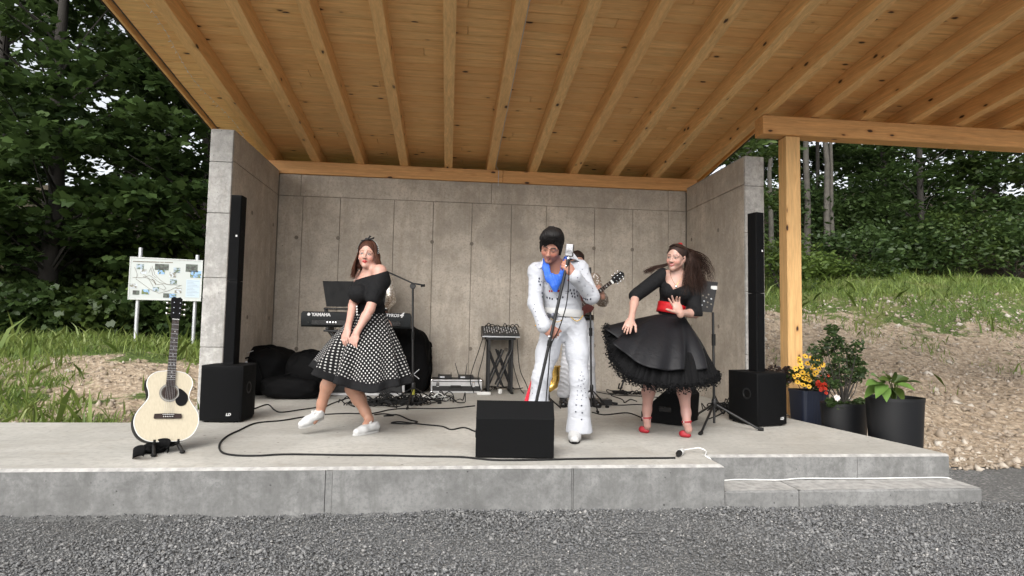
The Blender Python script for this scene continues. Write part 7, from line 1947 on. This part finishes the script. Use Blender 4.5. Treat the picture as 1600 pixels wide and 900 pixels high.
# red inserts at the flared hems
MAT['redcloth'] = fabric('red_satin_insert', (.50, .012, .03), .55, .15)
for apex, b0, b1 in ((S(913.5, 578, -.10), S(919, 676, -.09), S(924.5, 674, -.04)), (S(831, 590, -.02), S(808, 662, -.06), S(816, 690, -.09))):
    m_ = MB().add([apex, b0, (b0+b1)/2+V(0, -.015, 0), b1], [(0, 1, 2), (0, 2, 3)]); o_ = put('flare_insert', m_, 'redcloth', s1); o_.modifiers.new('s', 'SOLIDIFY').thickness = .012
put('ring', MB().tube([S(858, 525, -.295)+.011*V(math.cos(a), .6*math.sin(a), .5*math.sin(a)) for a in np.linspace(0, 6.283, 13)], .0028, 5), 'chrome', s1, 60)
put('ring', MB().ball(S(884.5, 415.5, -.345), (.009, .006, .009), 8, 5), 'chrome', s1, 60)
# hair
LP3 = lambda x, y, z: ho3+hR3@(V(x, y, z)*q3)
HC = Field(); HC.ell(LP3(0, -.02, .046), np.array((.092, .108, .100))*q3, hR3, .01); HC.ell(LP3(.018, .11, -.036), np.array((.070, .086, .102))*q3, hR3, .014, 's')
HC.ell(LP3(.0, .03, .122), np.array((.074, .066, .042))*q3, hR3, .03); HC.ell(LP3(-.045, .05, .085), np.array((.045, .045, .04))*q3, hR3, .03)
for x in (-1, 1): HC.cap(LP3(x*.077, .012, .02), LP3(x*.074, .014, -.045), .018, .012, .015)
HC.cap(LP3(.0, -.07, -.03), LP3(0, -.055, -.09), .06, .045, .03)
hair3 = sdf_obj('hair', HC, .005, 'blackhair', s1, folds(.003, [((1, .2, .1), 420, (0, 1, 1), 30, None, 1)]))
r = np.random.default_rng(6); paths = []
for i in range(150):   # fringe falling over the brow
    x0 = r.uniform(-.05, .045); pts = []; sw = r.uniform(-.035, -.008); L = r.uniform(.05, .078)*(1.0 if x0 < .005 else .55)
    for s in np.linspace(0, 1, 8): pts.append(LP3(x0+sw*s, .055+.050*math.sin(s*1.5), .135-.016*s-L*s**1.5))
    paths.append(pts)
for i in range(160):
    for _k in range(4):
        az = r.uniform(-3.1, 3.1); kk = 1.2+r.normal(0, .03); lift = r.uniform(.008, .022); wv_ = r.uniform(0, 6.28)
        pts = [LP3(*(scalp(az*(.55+.45*s)+.06*math.sin(wv_+4*s), math.radians(90-80*s), kk)+V(0, 0, lift*(1-s*.6)))) for s in np.linspace(0, 1, 9)]
        if abs(az) > .95: paths.append(pts)
        else: paths.append(pts[:5])
strands('strands', paths, .0024, 'blackhair', hair3, .2, 3)
# white boots
for heel, toe in ((on(900, 672)+V(0, .06, 0), on(897.5, 694.5)), (S(838, 676, .06)*V(1, 1, 0), S(830, 690, -.2)*V(1, 1, 0))):
    heel[2] = .003; toe[2] = .003; heel = toe+nrm((heel-toe))*.27; shoe(s1, heel, toe, V(0, 0, 1), 'whiteleather', 'rubber', 'boot', 1.1, s=1.1)
# his microphone stand
vs_t = thing('vintage_microphone_stand', mb3*V(1, 1, 0), 'tilted black microphone stand with ribbed silver microphone held by the singer', 'microphone stand')
put('base', MB().lathe([(.13, 0), (.13, .012), (.05, .022), (.018, .035)], mb3*V(1, 1, 0)+V(0, 0, .001), (0, 0, 1), 24), 'blackmetal', vs_t, 40)
put('pole', MB().tube([mb3, mt3+dst*.02], .0125, 12), 'blackmetal', vs_t, 50)
put('clutch', MB().tube([S(859.5, 532, -.27), S(858, 541, -.27)], .019, 12), 'rubber', vs_t, 50)
mup = nrm(V(.08, -.05, 1)); mo = mt3-dst*.02
R_ = frame(V(-.35, -1, .0), mup)
mic = Field(); mc = S(890, 391.5, -.29)
mic.custom(lambda X, Y, Z: np.maximum(np.maximum(np.abs((X-mc[0])*R_[0, 0]+(Y-mc[1])*R_[1, 0]+(Z-mc[2])*R_[2, 0])-.017, np.abs((X-mc[0])*R_[0, 1]+(Y-mc[1])*R_[1, 1]+(Z-mc[2])*R_[2, 1])-.017), np.abs((X-mc[0])*R_[0, 2]+(Y-mc[1])*R_[1, 2]+(Z-mc[2])*R_[2, 2])-.036)*1.-.012, mc-.08, mc+.08, .01)
MAT['micmetal'] = plain('satin_nickel', (.22, .22, .23), .35, .1, metal=.9)
mh = sdf_obj('microphone', mic, .004, 'micmetal', vs_t)
for i in range(7):
    x = -.021+.007*i; put('grille_rib', MB().tube([mc+R_@V(x, .027, -.036), mc+R_@V(x, .031, -.01), mc+R_@V(x, .031, .018), mc+R_@V(x, .024, .042)], .0022, 5), 'chrome', mh, 60)
put('mount', MB().tube([mc+R_@V(0, 0, -.045), mt3+dst*.03], [.013, .014], 10), 'chrome', vs_t, 50)
put('lead', MB().tube(smooth_path([mc+R_@V(0, -.02, -.045), S(889, 420, -.33), S(888, 450, -.33), S(884, 480, -.33), S(873, 515, -.31), S(861, 540, -.29), S(857, 580, -.27), S(852, 640, -.27)], 8), .0045, 6), 'rubber', vs_t, 60)

# ------------------------------------------------------------------ guitarist behind the singer
D4 = 6.75
def Gq(px, py, dy=0.): return U(px, py, Y=D4+dy)
g1 = thing('person', Gq(905, 632)*V(1, 1, 0), 'guitarist in pale patterned shirt and white trousers behind the singer', 'person', 'performers on the stage')
skin4 = (.36, .19, .14)
F = Field(); ho4 = Gq(902, 410, -.03); hR4 = face_frame(math.radians(-8), math.radians(8), 0); head(F, ho4, hR4, 1.03, False, .2, 1.08)
nb4, sL4, sR4 = Gq(903, 425, .02), Gq(928, 436, .02), Gq(879, 436, .02)
F.cap(ho4+hR4@V(0, -.03, -.06), nb4, .055, .06, .03); F.cap(nb4, sL4, .055, .055, .05); F.cap(nb4, sR4, .055, .055, .05)
F.ell(Gq(903, 452, .03), (.16, .105, .16), None, .06); F.ell(Gq(903, 480, .03), (.14, .105, .13), None, .06); F.ell(Gq(904, 503, .03), (.15, .11, .11), None, .06)
eL4, wL4 = Gq(941, 470, -.05), Gq(941, 462, -.27)
eR4, wR4 = Gq(870, 474, -.02), Gq(892, 478, -.25)
F.chain([sL4, eL4, wL4], [.05, .042, .029], .03); F.chain([sR4, eR4, wR4], [.05, .042, .029], .03)
hand(F, wL4, V(-.35, -.25, .8), V(-.6, .3, .35), V(-.2, .8, .3), (.7, .9, .6), 1.05); hand(F, wR4, V(.6, -.2, -.5), V(.1, 1, 0), V(.2, 0, .9), (.4, .5, .4), 1.05)
for hp, kn, an in (((893, 515), (889, 568), (880, 618)), ((914, 515), (917, 568), (921, 618))): F.chain([Gq(*hp, .03), Gq(*kn, -.02), Gq(*an, .02)], [.085, .06, .04], .04)
skin_obj(F, g1, [box_of(ho4, (.13, .14, .16)), box_of(Gq(937, 455, -.28), (.1, .12, .12))], skin4, lambda v, col: head_colours(v, col, ho4, hR4, 1.03, skin4, False, (.3, .12, .1), .1, (.02, .014, .01), (.03, .02, .015), .2), .01, .0045)
def lace_mat():
    b = NB('patterned_shirt'); v = b.coord('POS'); d, c = b.voro(v, 42); n = b.noise(v, 30, 3)
    b.set(col=b.mix(b.ramp(b.math('ADD', d, b.math('MULTIPLY', n, .4)), [(.42, 0.), (.62, 1.)]), (.62, .60, .58), (.22, .17, .13)), rough=.8); b.bump(n, .3, .004); return b.m
MAT['lace'] = lace_mat(); MAT['whitesatin'] = fabric('white_satin', (.48, .49, .52), .5, .3, 60)
T = Field(); T.ell(Gq(903, 452, .03), (.185, .13, .18), None, .06); T.ell(Gq(903, 482, .03), (.165, .13, .14), None, .06)
T.cap(nb4+V(-.02, 0, -.03), sR4, .06, .07, .05); T.cap(nb4+V(.02, 0, -.03), sL4, .06, .07, .05); T.chain([sL4, eL4, wL4+(eL4-wL4)*.25], [.07, .068, .052], .03); T.chain([sR4, eR4, wR4+(eR4-wR4)*.2], [.07, .062, .05], .03); T.plane(Gq(903, 497), (0, 0, -1), .006)
sdf_obj('shirt', T, .009, 'lace', g1, folds(.005, [((.5, .2, .8), 120, (1, .2, .1), 15, None, 1)]))
T = Field(); T.ell(Gq(904, 503, .03), (.172, .132, .115), None, .06)
for hp, kn, an in (((893, 515), (889, 568), (881, 614)), ((914, 515), (917, 568), (921, 614))): T.chain([Gq(*hp, .03), Gq(*kn, -.02), Gq(*an, .02)], [.105, .085, .08], .05)
T.plane(V(0, 0, .09), (0, 0, -1), .005)
sdf_obj('trousers', T, .009, 'whitesatin', g1, folds(.008, [((.3, .2, .9), 130, (1, .2, .1), 14, None, 1)]))
vs = []; bm = MB(); bc4 = Gq(904, 496, .03)
for hh in (-.03, .03):
    for i in range(36): a = 2*math.pi*i/36; vs.append(bc4+V(.182*math.cos(a), .145*math.sin(a), hh))
bm.add(vs, [(i, (i+1) % 36, (i+1) % 36+36, i+36) for i in range(36)]); o_ = put('belt', bm, 'blackgloss', g1, 60); o_.modifiers.new('s', 'SOLIDIFY').thickness = .008
put('belt_buckle', MB().lathe([(.03, 0), (.03, .006)], Gq(918, 484, -.13), (0, -1, 0), 14), 'blackgloss', g1)
for px in (880, 921):
    h_ = Gq(px, 634, .12)*V(1, 1, 0); t_ = h_+V((px-900)*.0025, -.28, 0); h_[2] = t_[2] = .003; shoe(g1, h_, t_, V(0, 0, 1), 'blackgloss', 'rubber', 'shoe', 1.1, s=1.1)
HC = Field(); LP4 = lambda x, y, z: ho4+hR4@V(x, y, z); HC.ell(LP4(0, -.02, .046), (.084, .104, .094), hR4, .01); HC.ell(LP4(0, .105, -.034), (.068, .086, .102), hR4, .012, 's')
sdf_obj('hair', HC, .007, 'darkhair', g1, folds(.004, [((1, .2, .4), 120, (0, 1, 1), 40, None, 1)]))
eg = thing('electric_guitar', Gq(900, 490, -.25), 'dark electric guitar with pale fretted neck held by the guitarist', 'guitar')
n0, n1 = Gq(925, 463, -.30), Gq(954, 441, -.33); na = nrm(n1-n0); nn_ = nrm(np.cross(na, V(0, -1, 0))); nf = V(0, -1, 0)
bd0 = n0-na*.28
bp_ = [(0, 0), (.08, .02), (.15, .10), (.17, .19), (.13, .25), (.10, .30), (.13, .37), (.11, .42), (.03, .40), (-.03, .40), (-.10, .38), (-.12, .33), (-.10, .28), (-.14, .22), (-.17, .14), (-.12, .04)]
put('body', MB().prism([(a, b) for a, b in bp_], bd0-na*.20+nf*.01, nn_, na, .04), plain('guitar_lacquer', (.05, .012, .010), .2, .2), eg, 40)
put('neck', MB().prism([(-.026, 0), (.026, 0), (.021, np.linalg.norm(n1-bd0)), (-.021, np.linalg.norm(n1-bd0))], bd0+nf*.035, nn_, na, .02), 'fretboard', eg)
fr = MB()
for i in range(16):
    L = np.linalg.norm(n1-bd0); y = L*(1-(.02+.055*i)); c = bd0+na*y+nf*.062; fr.tube([c-nn_*.023, c+nn_*.023], .0018, 4)
put('frets', fr, 'steel', eg)
for q_ in (.3, .6): put('inlay', MB().ball(n0*q_+n1*(1-q_)+nf*.058, .007, 6, 4), 'print', eg)
put('nut', MB().box((-.01, -.024, -.003), (.01, .024, .003), R=np.stack([na, nn_, nf], 1), o=n1+nf*.06), 'white', eg)
ho_ = put('headstock', MB().prism([(-.024, 0), (.024, 0), (.044, .05), (.036, .15), (0, .17), (-.036, .15), (-.044, .05)], n1+nf*.035, nn_, na, .02), 'blackgloss', eg)
for sx in (-1, 1):
    for j in range(3):
        c = n1+na*(.045+.04*j)+nn_*sx*.055+nf*.045; put('tuner', MB().ball(c, (.011, .009, .011), 7, 5).tube([c, c-nn_*sx*.03], .004, 5), 'chrome', ho_, 60)
        put('tuner_post', MB().lathe([(.007, 0), (.007, .02)], n1+na*(.045+.04*j)+nn_*sx*.022+nf*.055, nf, 8), 'chrome', ho_)

# ------------------------------------------------------------------ keyboard player, nearly hidden
D5 = 7.80
def Kq(px, py, dy=0.): return U(px, py, Y=D5+dy)
k1 = thing('person', Kq(584, 612)*V(1, 1, 0), 'keyboard player in glittering sequined jacket hidden behind the dotted skirt dancer', 'person', 'performers on the stage')
F = Field(); ho5 = Kq(583, 410, -.03); hR5 = face_frame(math.radians(5), math.radians(14), 0); head(F, ho5, hR5, .98, False, .1, 1.05)
nb5, sL5, sR5 = Kq(584, 428, .02), Kq(606, 438, .02), Kq(562, 438, .02)
F.cap(ho5+hR5@V(0, -.03, -.06), nb5, .055, .06, .03); F.cap(nb5, sL5, .055, .055, .05); F.cap(nb5, sR5, .055, .055, .05)
F.ell(Kq(584, 455, .03), (.16, .105, .16), None, .06); F.ell(Kq(584, 482, .03), (.14, .105, .13), None, .06); F.ell(Kq(584, 505, .03), (.15, .11, .11), None, .06)
eL5, wL5 = Kq(610, 470, -.04), U(600, 486, Y=KY+.42); eR5, wR5 = Kq(556, 470, -.04), U(566, 486, Y=KY+.42)
F.chain([sL5, eL5, wL5], [.05, .042, .029], .03); F.chain([sR5, eR5, wR5], [.05, .042, .029], .03)
for w_, x in ((wL5, -.1), (wR5, .1)): hand(F, w_, V(x, -1, -.15), V(0, 0, -1), V(x*-6, 0, 0), (.3, .4, .3), 1.)
for hp, kn, an in (((575, 515), (573, 560), (571, 605)), ((593, 515), (595, 560), (597, 605))): F.chain([Kq(*hp, .03), Kq(*kn, -.02), Kq(*an, .02)], [.085, .06, .04], .04)
skin_obj(F, k1, [box_of(ho5, (.13, .14, .16))], skin4, lambda v, col: head_colours(v, col, ho5, hR5, .98, skin4, False, (.3, .12, .1), .1, (.03, .02, .015), (.03, .02, .015), .2), .01, .005)
def sequin_mat():
    b = NB('sequins'); v = b.coord('POS'); d, c = b.voro(v, 95); sep = b.n('ShaderNodeSeparateColor'); b.l(c, sep.inputs[0])
    b.set(col=b.ramp(sep.outputs[0], [(0., (.30, .24, .16)), (.35, (.55, .50, .42)), (.7, (.72, .70, .68)), (1., (.9, .88, .84))]), rough=.3, metal=.55); b.bump(sep.outputs[1], .9, .006); return b.m
MAT['sequin'] = sequin_mat()
T = Field(); T.ell(Kq(584, 455, .03), (.19, .13, .18), None, .06); T.ell(Kq(584, 482, .03), (.165, .13, .14), None, .06)
T.cap(nb5+V(-.02, 0, -.03), sR5, .06, .072, .05); T.cap(nb5+V(.02, 0, -.03), sL5, .06, .072, .05); T.chain([sL5, eL5, wL5+(eL5-wL5)*.2], [.072, .066, .05], .03); T.chain([sR5, eR5, wR5+(eR5-wR5)*.2], [.072, .066, .05], .03); T.plane(Kq(584, 500), (0, 0, -1), .006)
sdf_obj('jacket', T, .009, 'sequin', k1, folds(.004, [((.5, .2, .8), 40, (1, .2, .1), 15, None, 1)]))
T = Field(); T.ell(Kq(584, 506, .03), (.165, .125, .11), None, .06)
for hp, kn, an in (((575, 515), (573, 560), (571, 602)), ((593, 515), (595, 560), (597, 602))): T.chain([Kq(*hp, .03), Kq(*kn, -.02), Kq(*an, .02)], [.10, .08, .075], .05)
T.plane(V(0, 0, .07), (0, 0, -1), .005); sdf_obj('trousers', T, .01, 'blackcotton', k1)
for px in (571, 597):
    h_ = Kq(px, 612, .1)*V(1, 1, 0); t_ = h_+V(0, -.28, 0); h_[2] = t_[2] = .003; shoe(k1, h_, t_, V(0, 0, 1), 'blackgloss', 'rubber', 'shoe', 1.05, s=1.1)
HC = Field(); LP5 = lambda x, y, z: ho5+hR5@V(x, y, z); HC.ell(LP5(0, -.02, .042), (.080, .1, .09), hR5, .01); HC.ell(LP5(0, .105, -.034), (.068, .086, .102), hR5, .012, 's'); sdf_obj('hair', HC, .008, 'darkhair', k1)
